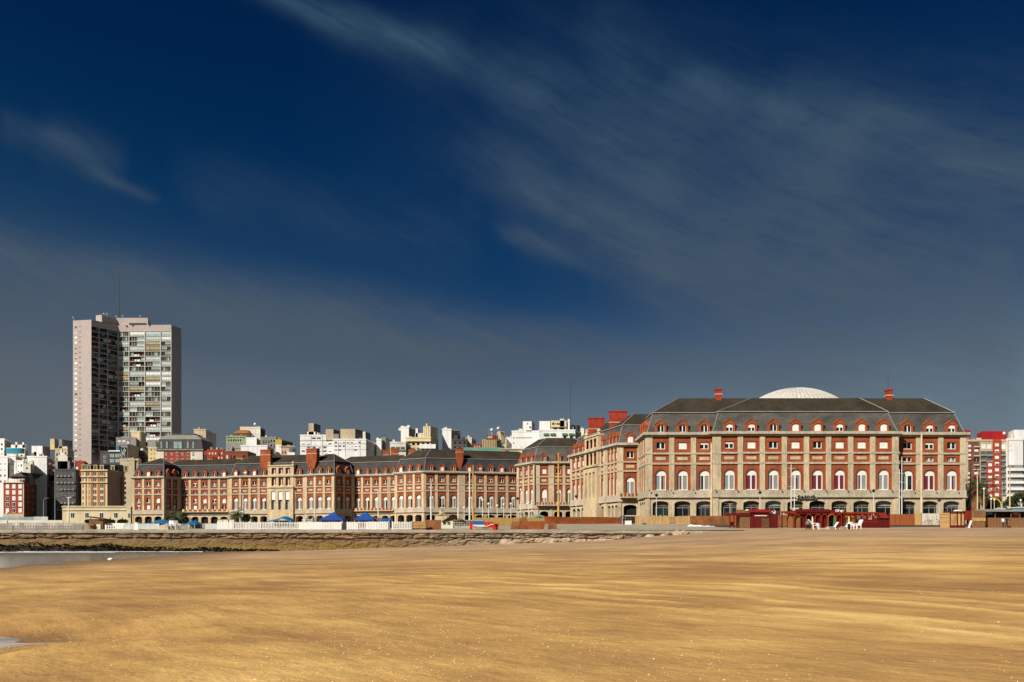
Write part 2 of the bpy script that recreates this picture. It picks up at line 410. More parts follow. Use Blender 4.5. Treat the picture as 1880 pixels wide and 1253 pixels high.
    def glazing(s, fr, uc, w, i):
        mb = MB(); T = fr.T; d = -.75; k = w / 2 - .02
        mb.flat(T, [(uc - k, 9.0), (uc + k, 9.0)] + arch(uc, 2 * k, 9, 9.48, 10.17)[2:], d, 0)
        mb.flat(T, rect(uc - k, uc + k, Z0, 9.0), d - .05, 1)
        mb.box(T, uc - k, uc + k, 8.6, 8.75, d - .04, d + .06, 2)
        for q in ((-.3, .2), (.05, .4), (-.15, .1), (.2, -.35))[i % 4]: mb.box(T, uc + q * w - .05, uc + q * w + .05, Z0, 9.0, d - .04, d + .06, 2)
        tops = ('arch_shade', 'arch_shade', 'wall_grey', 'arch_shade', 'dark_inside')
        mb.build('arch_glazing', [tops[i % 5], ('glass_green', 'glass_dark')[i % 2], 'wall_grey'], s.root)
    def balcony(s, A, B, u0, u1, n):
        fr = Fr(A, B); T = fr.T; w = (u1 - u0) / n
        bl = MB(); bl.box(T, u0, u1, 11.9, 12.2, -.2, 1.3, 1)
        for k in range(n):
            bl.box(T, u0 + k * w, u0 + (k + .62) * w, 12.2, 13.0, 1.0, 1.2, 0)
            bl.box(T, u0 + (k + .62) * w, u0 + (k + 1) * w, 12.2, 13.1, .95, 1.25, 1)
        bl.build('balustrade', ['brick_old', s.sk], s.root)
    def portico(s, A, B, u0, u1, top=29.8, panels=True):
        fr = Fr(A, B); T = fr.T; mb = MB(); d = .9; n = 3; w = (u1 - u0); cw = w / 3.6; a0 = u0 + w * .09
        mb.box(T, u0, u1, Z0, 12.2, -.3, d)
        holes = []
        for k in range(n):
            c = a0 + (k + .5) * (w * .82 / n); holes.append(c)
        hw = w * .082
        mb.flat(T, rect(u0, u1, 12.2, 21.2), d, 0, [rect(c - hw, c + hw, 12.6, 19.6) for c in holes])
        for c in holes: mb.reveal(T, rect(c - hw, c + hw, 12.6, 19.6), d, -.3)
        mb.flat(T, rect(u0, u1, 21.2, top), d - .45, 0, [rect(c - hw * 1.05, c + hw * 1.05, 21.7, 25.0) for c in holes] + [rect(c - hw * 1.05, c + hw * 1.05, 26.3, 28.7) for c in holes])
        for u in (u0, u1): mb.poly([T(u, 12.2, d), T(u, 21.2, d), T(u, 21.2, -.3), T(u, 12.2, -.3)]); mb.poly([T(u, 21.2, d - .45), T(u, top, d - .45), T(u, top, -2), T(u, 21.2, -2)])
        mb.box(T, u0 - .2, u1 + .2, 21.0, 21.5, -.2, d + .35); mb.box(T, u0 - .1, u1 + .1, 25.3, 25.9, -.4, d); mb.box(T, u0 - .1, u1 + .1, top - .5, top, -2, d - .2)
        for u in (u0 + .4, u1 - .4): mb.lathe(T(u, top, d - .9), [(.5, 0), (.35, .3), (.62, .7), (.5, 1.15), (.0, 1.4)], 10)
        for a, b in ((26.0, 28.9), (21.5, 25.2)): mb.poly([T(u0, a, -.3), T(u1, a, -.3), T(u1, b, -.3), T(u0, b, -.3)], 1)
        p = mb.build('portico', ['stone_warm', 'brick'], s.root)
        for c in holes:
            q = MB(); q.box(T, c - hw, c + hw, 12.6, 16.4, -.25, -.1, 0); q.box(T, c - hw, c + hw, 16.4, 19.6, -.25, d - .3 if panels else -.05, 1)
            q.box(T, c - .06, c + .06, 12.6, 16.4, -.1, -.04, 2); q.box(T, c - hw, c + hw, 14.4, 14.5, -.1, -.04, 2)
            q.build('tall_window', ['curtain_grey', 'white' if panels else 'stone', 'white'], p)
            for v, h in ((21.75, 3.0), (26.3, 2.3)):
                o = inst('square_window', sq_frame, p, T(c, v, -.22), fr.rz, (hw * 1.9 / SW, 1, h / SH))
        return p
    def chimney(s, T, u0, u1, z0, z1, w0, w1, base=None, mk='chimney_brick'):
        mb = MB(); h = z1 - z0
        if base: mb.prism(T, [(lerp(u0, u1, .42), base), (lerp(u0, u1, .58), base), (u1, z0), (u0, z0)], w0, w1)
        mb.box(T, u0, u1, z0, z1, w0, w1); d = .12
        mb.box(T, u0 - d, u1 + d, lerp(z0, z1, .62), lerp(z0, z1, .62) + .25, w0 - d, w1 + d, 1)
        mb.box(T, u0 - d, u1 + d, z1, z1 + .3, w0 - d, w1 + d, 0)
        mb.build('chimney', [mk, 'stone_grey'], s.root)
    def finish(s, bk='brick', sk='stone', sl='slate'):
        for nm, mb, ms in (('wall', s.brick, [bk]), ('cornice', s.corn, ['stone_grey']), ('mansard_roof', s.man, [sl]),
                           ('upper_roof', s.up, ['slate_dark'])):
            if mb.v: mb.build(nm, ms, s.root)
# ---------------- casino
C = Grand('casino_building', 'grand red brick and stone casino with grey mansard roof and pale dome', 'casino', (X(1480, 206), 206, Z0))
XR = X(1772, 200); yl = 200.0
A0 = (30.87, 200.0); K1 = [A0, (XR, 200), (XR, 226), (36, 226), (36, 212), (30.87, 212)]
kl = X(1246, 206); kr = X(1696, 206)
C.block(K1, (0, 5), ridge=[(kl, 206), (kr, 206), (kr, 219), (kl + 4, 219), (kl + 2, 208), (kl, 207)], zr=34.75)
W2 = 5.02
fx = lambda px, D: X(px, D)
left_bays = [(X(p, 200) - A0[0], W2) for p in (1213, 1253, 1293)]
right_bays = [(X(p, 200) - A0[0], 5.06) for p in (1666, 1706.5, 1747)]
kL = [(0, 'o', 'p', 'o'), (1, 's', 'p', 'o'), (4, 'h', 'p', 'o')]; kR = [(7, 'o', 'w', 'o'), (2, 'h', 'w', 'h'), (0, 'o', 'w', 'h')]
cx0, cx1 = X(1308, 198), X(1650, 198)
C.facade(A0, (cx0 + .3, 200), left_bays, kinds=kL, glaze=True)
C.facade((cx1 - .3, 200), (XR, 200), [(u + A0[0] - cx1 + .3, w) for u, w in right_bays], kinds=kR, glaze=True)
C.facade((30.87, 212), A0, [(2.6, 3.3), (6.0, 3.3), (9.3, 3.3)], kinds=[(3, 'o', 'p', 'o')], deep=.5)
K2 = [(cx0, 198.2), (cx1, 198.2), (cx1, 224), (cx0, 224)]
r0, r1 = X(1378, 205), X(1577, 205)
C.block(K2, (0,), ridge=[(r0, 204.5), (r1, 204.5), (r1, 219), (r0, 219)], zr=34.55)
kC = [(3, 'h', 'p', 'h'), (2, 's', 'p', 'h'), (1, 'o', 'p', 'o'), (0, 's', 'p', 's'), (2, 'o', 'p', 's'), (2, 's', 'p', 'h'), (1, 's', 'p', 's'), (3, 's', 'p', 's')]
# the shifted spelling of one pane: curtains differ from window to window
FC = C.facade(K2[0], K2[1], [(X(p, 198.2) - cx0, 4.98) for p in (1339, 1379.4, 1419.8, 1460.3, 1500.8, 1541.4, 1581.8, 1622.2)], kinds=kC, glaze=True)
# wing and its end bay
W0 = (X(1135, 222), 222.0); W1 = (X(1048, 255.5), 255.5)
K3 = [W1, W0, (47, 222), (38, 262)]
C.block(K3, (0, 1), zr=34.2, inset=6.5)
f2 = Fr(W0, (47, 222)); C.facade(W0, (47, 222), [(f2.u(1157), 4.6), (f2.u(1157) + 5.6, 4.6)], kinds=[(3, 'o', 'p', 's')])
C.balcony(W0, (47, 222), .4, 9, 9)
fw = Fr(W1, W0); us = [fw.u(p) for p in (1132, 1125.5, 1118.7, 1106.3)]; ul = [fw.u(p) for p in (1054, 1062.5, 1070)]
bays = [(fw.u(p), abs(fw.u(p + 3.2) - fw.u(p - 3.2))) for p in (1131.2, 1124.8, 1118.4, 1106.3)] + [(fw.u(p), abs(fw.u(p + 4) - fw.u(p - 4))) for p in (1054, 1062, 1070)]
C.facade(W1, W0, bays, kinds=[(3, 's', 'p', 'o')], deep=2.4, skip=[fw.u(1089)])
C.portico(W1, W0, fw.u(1076), fw.u(1101), panels=False)
def wy(p, D): return Z(p, D)
TT = fw.T
for p0, p1, y, D in ((1081, 1110.5, 769, 246), (1119.5, 1151.5, 756.5, 231)):
    q = Fr((X(p0, D), D), (X(p1, D), D)); C.chimney(q.T, 0, q.L, 27.5, Z(y, D), -1.6, 0)
# far pavilion of the casino
P0 = (X(980, 276), 276.0); PL = (X(949.5, 287), 287.0)
K4 = [PL, P0, (27, 276), (26, 300), (4, 300)]
C.block(K4, (0, 1), zr=34.2, inset=6.8)
fp = Fr(P0, (27, 276)); C.facade(P0, (27, 276), [(fp.u(999), 3.6), (fp.u(1025), 3.6), (fp.u(1044), 2.8)], kinds=[(3, 's', 'p', 'o', 'full'), (4, 'o', 'p', 'o'), (5, 's', 'p', 'o')], deep=2.4)
C.balcony(P0, (27, 276), .8, 12, 12)
fq = Fr(PL, P0); C.facade(PL, P0, [(fq.u(p), abs(fq.u(p + 4.6) - fq.u(p - 4.6))) for p in (956.5, 966.3, 976)], kinds=[(3, 't', 'p', 'o')], deep=2.4)
for p, y0, y1, D in ((1319, 736, 717, 206), (1632, 740, 718, 206)):
    q = Fr((X(p, D) - 5, D), (X(p, D) + 5, D)); C.chimney(q.T, 4.35, 5.65, Z(y0 + 4, D), Z(y1, D), -.8, .6, mk='bright_red' if 0 else 'chimney_brick')
mb = MB(); mb.tube((X(1632, 206), 206.4, Z(716, 206)), (X(1632, 206), 206.4, Z(684, 206)), .05, .03); mb.build('antenna', ['metal_dark'], C.root)
# ribbed dome
dc = (X(1460, 240), 240.0); rr = 20.2; apex = Z(713.5, 240)
mb = MB(); prof = []
for k in range(15):
    a = math.radians(42) * k / 14; prof.append((rr * math.sin(a), rr * math.cos(a) - rr))
NR = 72; i0 = len(mb.v)
for j in range(NR * 2):
    t = 2 * math.pi * j / (NR * 2); s_ = 1.0 if j % 2 else .991
    for k, (r, z) in enumerate(prof):
        w = 1 + (s_ - 1) * min(1, r / 3); mb.v.append((dc[0] + r * math.cos(t) * w, dc[1] + r * math.sin(t) * w, apex + z * 1.0 - (1 - w) * 10))
for j in range(NR * 2):
    for k in range(14):
        a = i0 + j * 15 + k; b = i0 + ((j + 1) % (NR * 2)) * 15 + k
        mb.f.append((a, b, b + 1, a + 1)); mb.m.append(0)
mm('dome_metal', (.60, .585, .52), c2=(.40, .38, .33), scale=1.1, rough=.5, metal=.0, bump=.5, bscale=3, fine=.12)
dm = mb.build('dome', ['dome_metal'], C.root)
mb = MB(); mb.lathe((dc[0], dc[1], 0), [(13.45, 26), (13.45, apex - 5.15)], 48); mb.build('dome_drum', ['stone_grey'], C.root)
# lettering on the string course
cu = bpy.data.curves.new('sign_letters', 'FONT'); cu.body = 'CASINO'; cu.size = 1.0; cu.extrude = .04; cu.align_x = 'CENTER'; cu.space_character = 1.18; cu.offset = .012
ob = bpy.data.objects.new('tmp', cu); COL.objects.link(ob)
bpy.context.view_layer.update()
me = bpy.data.meshes.new_from_object(ob.evaluated_get(bpy.context.evaluated_depsgraph_get())); bpy.data.objects.remove(ob)
me.materials.clear(); me.materials.append(M['black'])
sg = MB(); sx = X(1480.5, 197.6)
sg.box(lambda u, v, w: (sx + u, 197.6 - w, v), -1.9, 1.9, 11.05, 11.1, -.05, .05); so = sg.build('casino_sign', ['metal_dark'], C.root)
lt = inst('sign_letters', me, so, (sx, 197.55, Z(915.0, 197.5))); lt.rotation_euler = (math.pi / 2, 0, 0)
bk = MB(); bk.box(lambda u, v, w: (sx + u, 197.7 - w, v), -2.3, 2.3, Z(915.4, 197.6), Z(909.4, 197.6), -.05, 0); bk.build('sign_halo', ['wall_offwhite'], so)  # off-white plate added to draw the pale halo round the letters
# small lamps on the stone course
for p in [1192 + 40.4 * k for k in range(15)]:
    D = 198.0 if 1305 < p < 1655 else 199.6
    mb = MB(); x = X(p, D); zz = Z(901.5, D)
    mb.tube((x, D - .1, zz), (x, D - .35, zz + .15), .04); mb.lathe((x, D - .38, zz - .1), [(0, 0), (.13, .06), (.12, .3), (0, .38)], 8)
    mb.build('wall_lamp', ['metal_dark'], C.root)
C.finish()
# ---------------- hotel row
H = Grand('hotel_building', 'long red brick seaside hotel with stone pilasters and dark mansards', 'hotel', (X(590, 335), 335, Z0), 'stone_warm')
def PP(px, D): return (X(px, D), float(D))
a, b, c = PP(243, 344), PP(301, 341), PP(331, 347)
B0 = [a, b, c, (c[0] - 5.5, 361), (a[0] + 3, 362)]
H.block(B0, (0, 1), zr=33.6, inset=7.5)
def fbays(fr, pxs, f=.97, wid=None):
    us = [fr.u(p) for p in pxs]; n = len(us)
    w = wid or (abs(us[-1] - us[0]) / (n - 1) if n > 1 else 3.8)
    return [(u, w * f if n == 1 else w) for u in us]
f = Fr(a, b); H.facade(a, b, fbays(f, (254.3, 272.2, 290)), 'flats')
f = Fr(b, c); H.facade(b, c, fbays(f, (309.5, 321)), 'flats')
c2, d = PP(331, 347.5), PP(423, 343.5)
xt = lambda p, q, t: (p[0] + (q[0] - p[0]) * t, p[1] + (q[1] - p[1]) * t)
ca, cb = xt(c2, d, -.4), xt(c2, d, 1.4); H.block([ca, cb, (cb[0], cb[1] + 19), (ca[0], ca[1] + 17)], (0,), zr=33.4)
f = Fr(c2, d); H.facade(c2, d, fbays(f, (340.3, 358, 375.7, 393.5, 411)), 'flats'); H.balcony(c2, d, .3, f.L - .3, 10)
d, e = PP(422, 340), PP(563, 333)
ee = xt(d, e, 1.28); H.block([d, ee, (ee[0] + 2, 352), (d[0], 358)], (0,), zr=34.3, inset=7)
f = Fr(d, e)
ub = fbays(f, (432.6, 449.9, 466.8, 484)); ue = (f.u(549.5), ub[0][1])
H.facade(d, e, ub + [ue], kinds=None, deep=2.5, skip=[f.u(510)]); H.portico(d, e, f.u(493), f.u(540))
H.chimney(f.T, f.u(476.5), f.u(495), 30.6, Z(827, 337), -2.4, -.5, base=26, mk='brick')
ff = f
e2, g, h = PP(563, 331), PP(614, 326), PP(650, 333)
H.block([e2, g, h, (h[0] - 3.5, 350), (e2[0] - 6, 352)], (0, 1), zr=34.1, inset=7.5)
f = Fr(e2, g); H.facade(e2, g, fbays(f, (570.3, 586.7, 603)), deep=2.5)
H.chimney(f.T, f.u(561), f.u(580), 30.8, Z(825.5, 331), -2.4, -.4, base=25.9, mk='brick')
f = Fr(g, h); H.facade(g, h, fbays(f, (623, 639)), deep=2.5)
h2, k = PP(650, 333.5), PP(726, 328)
ca, cb = xt(h2, k, -.5), xt(h2, k, 1.5); H.block([ca, cb, (cb[0], cb[1] + 18), (ca[0], ca[1] + 18)], (0,), zr=33.5)
f = Fr(h2, k); H.facade(h2, k, fbays(f, (657.2, 673.9, 690.4, 707, 722)), deep=2.5); H.balcony(h2, k, .3, f.L - .3, 11)
l0, l1, l2 = PP(725, 322), PP(778.6, 314), PP(953, 322)
le = xt(l1, l2, 1.2); H.block([l0, l1, le, (le[0] + 1, 341), (l0[0] + 2, 342)], (0, 1), zr=34.4, inset=7.2)
f = Fr(l0, l1); H.facade(l0, l1, fbays(f, (736, 752, 768.2)), deep=2.5)
f = Fr(l1, l2); H.facade(l1, l2, fbays(f, (790.5, 811.5, 832.4)) + fbays(f, (861.6, 881.2, 901, 921, 940.8)), deep=4, aw=.8)
H.chimney(f.T, f.u(838.5), f.u(851), 30.4, Z(824, 318), -2.2, -.4, base=25.9, mk='brick')
for p0, p1, yt, D in ((382, 391, 840, 352), (434.5, 446, 837.5, 350), (703, 714, 828, 345), (717, 731, 825, 345), (750, 763, 826.5, 338)):
    q = Fr(PP(p0, D), PP(p1, D)); H.chimney(q.T, 0, q.L, 31.5, Z(yt, D), -1.2, .2, mk='brick')
H.finish('brick_old', 'stone_warm', 'slate_blue')
# ------------------------------------------------------------------ tower
def cell_mesh(kind):
    mb = MB(); h = 2.7; fb = 'gl_grey'
    mats = ['gl_grey', 'tower_slab', 'gl_teal', 'gl_pale', 'gl_yellow', 'gl_brown', 'black', 'white']
    def q(u0, u1, v0, v1, d, m): mb.poly([(u0, d, v0), (u1, d, v0), (u1, d, v1), (u0, d, v1)], mats.index(m))
    def mul(n, d=.0):
        for k in range(n + 1): mb.box(ID, -.5 + k / n - .008, -.5 + k / n + .008, .3, h, -d - .05, -d + .02, 7 if kind in (1, 5) else 1)
    if kind == 0:
        q(-.5, .5, 0, h, .9, 'black'); q(-.5, -.1, 0, h, .85, 'gl_brown'); mb.box(ID, -.05, .22, 0, .95, -.12, .0, 7); mul(3, .6)
    elif kind == 1: q(-.5, .5, 1.05, h, .1, 'gl_pale'); q(-.5, .5, 0, 1.05, .08, 'gl_teal'); mul(6)
    elif kind == 2: q(-.5, .1, 1.0, h, .1, 'gl_teal'); q(-.5, .1, 0, 1.0, .08, 'gl_grey'); q(.1, .5, 0, h, .8, 'black'); mul(5)
    elif kind == 3: q(-.5, .5, 0, h, .3, 'gl_grey'); q(-.4, -.15, .2, h, .28, 'black'); q(.12, .3, .2, h, .28, 'gl_teal'); mul(5)
    elif kind == 4: q(-.5, .5, .95, h, .1, 'gl_yellow'); q(-.5, .5, 0, .95, .08, 'gl_brown'); mul(4)
    elif kind == 5: q(-.5, .5, .9, h, .1, 'white'); q(-.5, .5, 0, .9, .08, 'gl_teal'); mul(4)
    elif kind == 6: q(-.5, .5, 0, h, .9, 'gl_brown'); q(-.3, -.1, 0, 2.2, .85, 'black'); mb.box(ID, -.15, -.05, 0, 1.0, -.1, 0, 7); mb.box(ID, 0.0, .2, 0, .9, -.1, 0, 7); q(.25, .5, 0, h, .5, 'gl_teal')
    else: q(-.5, 0, 0, h, .5, 'gl_grey'); q(0, .5, .9, h, .1, 'gl_teal'); q(0, .5, 0, .9, .08, 'gl_pale'); mul(6)
    return mb.mesh('loggia', mats)
CELL = [cell_mesh(k) for k in range(8)]
tw = root('tower_block', 'tall pinkish residential tower with glazed balconies and a roof mast', 'tower block', (X(216, 472), 472, 6))
def pt(px, D): return (X(px, D), float(D))
t0, t1, t2, t3, t4 = pt(134, 462), pt(167.7, 460), pt(217, 472), pt(314.5, 471), pt(333, 480)
HT = Z(587.3, 460)
mb = MB(); base = [t0, t1, t2, t3, t4, (X(331, 500), 500), (t0[0] + 4, 500)]
fA, fB, fC = Fr(t0, t1), Fr(t1, t2), Fr(t2, t3)
NF = 36; fh = 2.72; top = HT - 3.2
def plate(a, b, z0=6, z1=HT): mb.poly([(*a, z0), (*b, z0), (*b, z1), (*a, z1)])
plate(t0, t1); plate(t3, t4); plate(t4, base[5]); plate(base[5], base[6]); plate(base[6], t0)
mb.flat(lambda u, v, w: (u, v, HT), base, 0)
for fr in (fB, fC): mb.poly([fr.T(0, top, 0), fr.T(fr.L, top, 0), fr.T(fr.L, HT, 0), fr.T(0, HT, 0)]); mb.poly([fr.T(0, 6, -1), fr.T(fr.L, 6, -1), fr.T(fr.L, top, -1), fr.T(0, top, -1)])
mb.build('wall', ['tower_wall'], tw)
sl = MB(); edges = [fC.u(p) for p in (217.5, 237, 266, 295, 314.3)]
for k in range(24):
    z = top - k * fh; sl.box(fC.T, 0, fC.L, z - .3, z + .02, -1, .12); sl.box(fB.T, 0, fB.L, z - .25, z, -1, .08, 1)
for u in edges: sl.box(fC.T, u - .22, u + .22, top - 24 * fh, top, -1, .2)
for q in (.28, .6, .99): sl.box(fB.T, fB.L * q - .2, fB.L * q + .2, top - 26 * fh, top, -1, .12, 1)
sl.build('facade_frame', ['tower_slab', 'tower_wall'], tw)
wt = [1, 1, 2, 3, 3, 3, 0, 4, 5, 7, 7, 2, 6, 1]
for k in range(23):
    for j in range(4):
        u0, u1 = edges[j], edges[j + 1]
        o = inst('loggia', CELL[R.choice(wt) if j < 3 else R.choice([1, 1, 5, 3, 3, 2, 7])], tw, fC.T((u0 + u1) / 2, top - (k + 1) * fh + .02, -.05), fC.rz, ((u1 - u0 - .44) * R.choice((1, -1)), 1, .92))
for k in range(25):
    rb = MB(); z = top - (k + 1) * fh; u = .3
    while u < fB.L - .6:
        w = R.uniform(1.0, 3.2); u1 = min(u + w, fB.L - .2); m = R.choice((0, 0, 0, 0, 1, 2, 2, 4))  # mostly black and grey panes, deepening this face's shade by colour
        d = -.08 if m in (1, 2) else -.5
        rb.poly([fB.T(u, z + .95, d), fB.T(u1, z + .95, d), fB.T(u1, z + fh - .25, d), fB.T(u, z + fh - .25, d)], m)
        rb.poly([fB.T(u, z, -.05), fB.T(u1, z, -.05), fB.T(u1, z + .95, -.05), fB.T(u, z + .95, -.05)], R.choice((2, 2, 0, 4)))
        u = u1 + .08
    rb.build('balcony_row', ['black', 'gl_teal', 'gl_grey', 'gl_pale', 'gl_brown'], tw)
wn = MB(); wn.box(ID, -.5, .5, 0, 1, -.1, .04, 0); wn.box(ID, -.42, .42, .08, .92, 0, .06, 1); wsm = [wn.mesh('window', ['tower_slab', k]) for k in ('white', 'gl_grey', 'wall_white')]
sm = MB(); sm.box(ID, -.5, .5, 0, 1, -.1, .03, 0); slit = sm.mesh('vent_slit', ['black'])
for k in range(30):
    z = top - (k + 1) * fh + 1.7
    inst('window', R.choice(wsm + wsm[:1] + wsm[2:]), tw, fA.T(fA.L * .16, z, 0), fA.rz, (1.7, 1, R.choice((1.15, .5, 1.15))))
    inst('vent_slit', slit, tw, fA.T(fA.L * .385, z + .7, 0), fA.rz, (.95, 1, .35))
def bxp(mb, x0, x1, x2, yt, D, zb, dep=8, m=0, ms=0):
    a, b = pt(x0, D), pt(x1, D); c = (X(x2, D + dep), D + dep) if x2 > x1 else (X(x1, D + dep) - .01, D + dep); e = (a[0] + (c[0] - b[0]) * .5, D + dep)
    z1 = Z(yt, D); q = [a, b, c, e]
    for i in range(4):
        j = (i + 1) % 4; mb.poly([(*q[i], zb), (*q[j], zb), (*q[j], z1), (*q[i], z1)], ms if i == 1 else m)
    mb.poly([(*p, z1) for p in q], m)
mb = MB(); bxp(mb, 214, 271.5, 277, 584, 474, HT - .5, 10); q2 = [pt(176, 466), pt(187, 465), pt(214.5, 474), (X(214.5, 474) - 4, 484), (X(176, 466) - 2, 478)]
zt2 = Z(579.3, 466)
for i in range(5): mb.poly([(*q2[i], HT - .5), (*q2[(i + 1) % 5], HT - .5), (*q2[(i + 1) % 5], zt2), (*q2[i], zt2)])
mb.flat(lambda u, v, w: (u, v, zt2), q2, 0)
mb.box(Fr(pt(236, 473.9), pt(271, 473.9)).T, .3, 9.6, Z(596.5, 474), Z(593.8, 474), -.1, .1, 1)
mb.build('rooftop_room', ['tower_wall', 'black'], tw)
mb = MB(); mx, my = pt(218.5, 478)
for dx, dy in ((0, 0), (.45, 0), (.2, .4)): mb.tube((mx + dx, my + dy, HT), (mx + dx * .5 + .1, my + dy * .5, Z(490, 478)), .13, .08, 4)
for k in range(18): z = HT + k * 1.5; mb.tube((mx, my, z), (mx + .45, my, z + .75), .06, n=3); mb.tube((mx + .45, my, z + .75), (mx + .2, my + .4, z + 1.5), .06, n=3)
mb.build('roof_mast', ['metal_dark'], tw)
for p, y in ((135, 584), (191, 577), (197, 577.5), (214, 582), (226, 581), (258, 581.5)):
    mb = MB(); D = 468; mb.tube((X(p, D), D, Z(y + 6, D)), (X(p, D), D, Z(y, D)), .06); mb.lathe((X(p, D), D - .2, Z(y, D) - .2), [(0, 0), (.5, .25), (.55, .5), (0, .6)], 8); mb.build('dish_antenna', ['white'], tw)
# ------------------------------------------------------------------ ordinary city buildings
def unit_window(fm, gm, kind):
    mb = MB(); mb.box(ID, -.5, .5, 0, 1, -.15, .05, 0)
    if kind == 'g': mb.box(ID, -.42, .42, .08, .92, 0, .07, 1); mb.box(ID, -.03, .03, .08, .92, 0, .09, 0)
    elif kind == 's': mb.box(ID, -.42, .42, .08, .92, 0, .07, 1)
    elif kind == 'h': mb.box(ID, -.42, .42, .08, .5, 0, .06, 1); mb.box(ID, -.42, .42, .5, .92, 0, .08, 0)
    elif kind == 'd': mb.box(ID, -.5, .5, 0, 1, 0, .051, 1)
    elif kind == 'b': mb.box(ID, -.5, .5, .3, 1, 0, .052, 1); mb.box(ID, -.5, .5, 0, .34, .0, .5, 0)
    return mb.mesh('window', [fm, gm])
UW = {'g': unit_window('white', 'glass_green', 'g'), 's': unit_window('wall_offwhite', 'white_shutter', 's'), 'h': unit_window('white', 'glass_dark', 'h'), 'd': unit_window('black', 'glass_dark', 'd'),
      'b': unit_window('wall_offwhite', 'gl_grey', 'b'), 'B': unit_window('wall_brownred', 'black', 'b'), 'c': unit_window('wall_cream', 'gl_grey', 'g'), 'w': unit_window('white', 'wall_white', 's'), 'G': unit_window('wall_grey', 'gl_grey', 'g'), 'n': unit_window('wall_green', 'leaf', 'd'),
      't': unit_window('gl_grey', 'gl_teal', 'g'), 'k': unit_window('wall_grey', 'gl_grey', 'b')}
def city(label, x0, x1, x2, yt, D, wall, side=None, wins=(), boxes=(), dep=13, yaw=0, cat='building', name='apartment_building', zb=5.0, strips=()):
    D1 = D + yaw
    a, b = pt(x0, D), pt(x1, D1); Dc = D1 + dep; c = (X(max(x2, x1), Dc), Dc)
    if x2 <= x1: c = (X(x1, Dc) - .3 * (1 if x1 < 940 else 0), Dc)
    e = (a[0] + (c[0] - b[0]) - (1 if x1 > 940 else 0), D + dep)
    r = root(name, label, cat, ((a[0] + b[0]) / 2, (a[1] + b[1]) / 2, zb))
    zt = Z(yt, D); mb = MB(); q = [a, b, c, e]
    for i in range(4):
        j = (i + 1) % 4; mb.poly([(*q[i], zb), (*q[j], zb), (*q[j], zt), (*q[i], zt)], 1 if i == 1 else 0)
    mb.poly([(*p, zt - .3) for p in q], 0)
    mb.build('wall', [wall, side or wall], r)  # most side colours are darker: right-hand shade painted into the wall
    pr = MB(); ring(pr, q, -.25, .12, zt - .55, zt + .15); pr.build('parapet', [wall], r)
    fr = Fr(a, b); fs = Fr(b, c)
    for w in wins:
        kind, cols, rows, px0, px1, y0, y1, fw, fh_ = w[:9]; onside = px0 >= x1 - .01 and x2 > x1
        g = fs if onside else fr; u0, u1 = g.u(px0), g.u(px1); z0, z1 = Z(y1, D), Z(y0, D)
        cw, ch = (u1 - u0) / cols, (z1 - z0) / rows
        for j in range(rows):
            for i in range(cols):
                k = R.choice(kind)
                inst('window', UW[k], r, g.T(u0 + (i + .5) * cw, z0 + (j + .5 - fh_ / 2) * ch, 0), g.rz, (cw * fw, 1, ch * fh_))
    if zt > 24:
        for k in range(R.randint(1, 4)):
            t, q_ = R.uniform(.08, .92), R.uniform(-3.5, -.8); u = fr.L * t; v_ = MB(); w_, h_ = R.uniform(.25, .8), R.uniform(.5, 1.6)
            if R.random() < .35: v_.tube(fr.T(u, zt - .3, q_), fr.T(u, zt + R.uniform(2, 4.5), q_), .05, n=4); v_.tube(fr.T(u - .5, zt + 1.9, q_), fr.T(u + .5, zt + 1.9, q_), .035, n=3); v_.build('antenna', ['metal_dark'], r)
            else: v_.box(fr.T, u - w_, u + w_, zt - .3, zt + h_, q_ - .6, q_, 0); v_.box(fr.T, u - w_ - .08, u + w_ + .08, zt + h_ + .002, zt + h_ + .14, q_ - .68, q_ + .08, 1); v_.build('roof_vent', [R.choice((wall, 'wall_offwhite', 'wall_grey')), 'wall_grey'], r)
    if strips:
        s_ = MB()
        for (px0, px1, y0, y1, d, m) in strips: s_.box(fr.T, fr.u(px0), fr.u(px1), Z(y1, D), Z(y0, D), -.2, d, m)
        s_.build('facade_band', ['wall_white', wall, 'wall_grey', 'bright_red', 'wall_beige', 'zinc', 'wall_cream', 'slate_dark'], r)
    for bx in boxes:
        px0, px1, px2, y, wm, sm_ = bx[:6]; n = bx[6] if len(bx) > 6 else 'rooftop_room'; m = MB(); bxp(m, px0, px1, px2, y, D + 1.5, zt - .4, bx[7] if len(bx) > 7 else 7, 0, 1); m.build(n, [wm, sm_], r)  # rooftop boxes also get a darker right face, shade by colour
    return r, fr, zt
def tank(r, px, yt, yb, D, rad, m='wall_grey', name='water_tank'):
    mb = MB(); mb.lathe((X(px, D), D, 0), [(rad, Z(yb, D)), (rad, Z(yt, D)), (rad * .6, Z(yt, D) + .3), (0, Z(yt, D) + .4)], 16); mb.build(name, [m], r, smooth=False)
def spikes(r, pts, D, m='metal_dark'):
    mb = MB()
    for px, y0, y1 in pts: mb.tube((X(px, D), D, Z(y1, D)), (X(px, D), D, Z(y0, D)), .07, n=4)
    mb.build('antenna', [m], r)
city('white apartment block at the far left edge with grey shaded side', 0 - 14, 8, 20, 806, 430, 'wall_white', 'wall_grey', [('hd', 2, 8, -8, 7, 812, 880, .4, .4)])
r, fr, zt = city('low white building carrying a curved teal rooftop tank', 12, 46, 52, 823, 425, 'wall_offwhite', 'wall_grey', [('d', 3, 2, 14, 45, 834, 846, .3, .4)], [(20, 44, 47, 817, 'wall_white', 'wall_grey'), (28, 31.5, 33, 812, 'wall_white', 'wall_grey'), (41, 44, 46, 812.5, 'wall_white', 'wall_grey')])
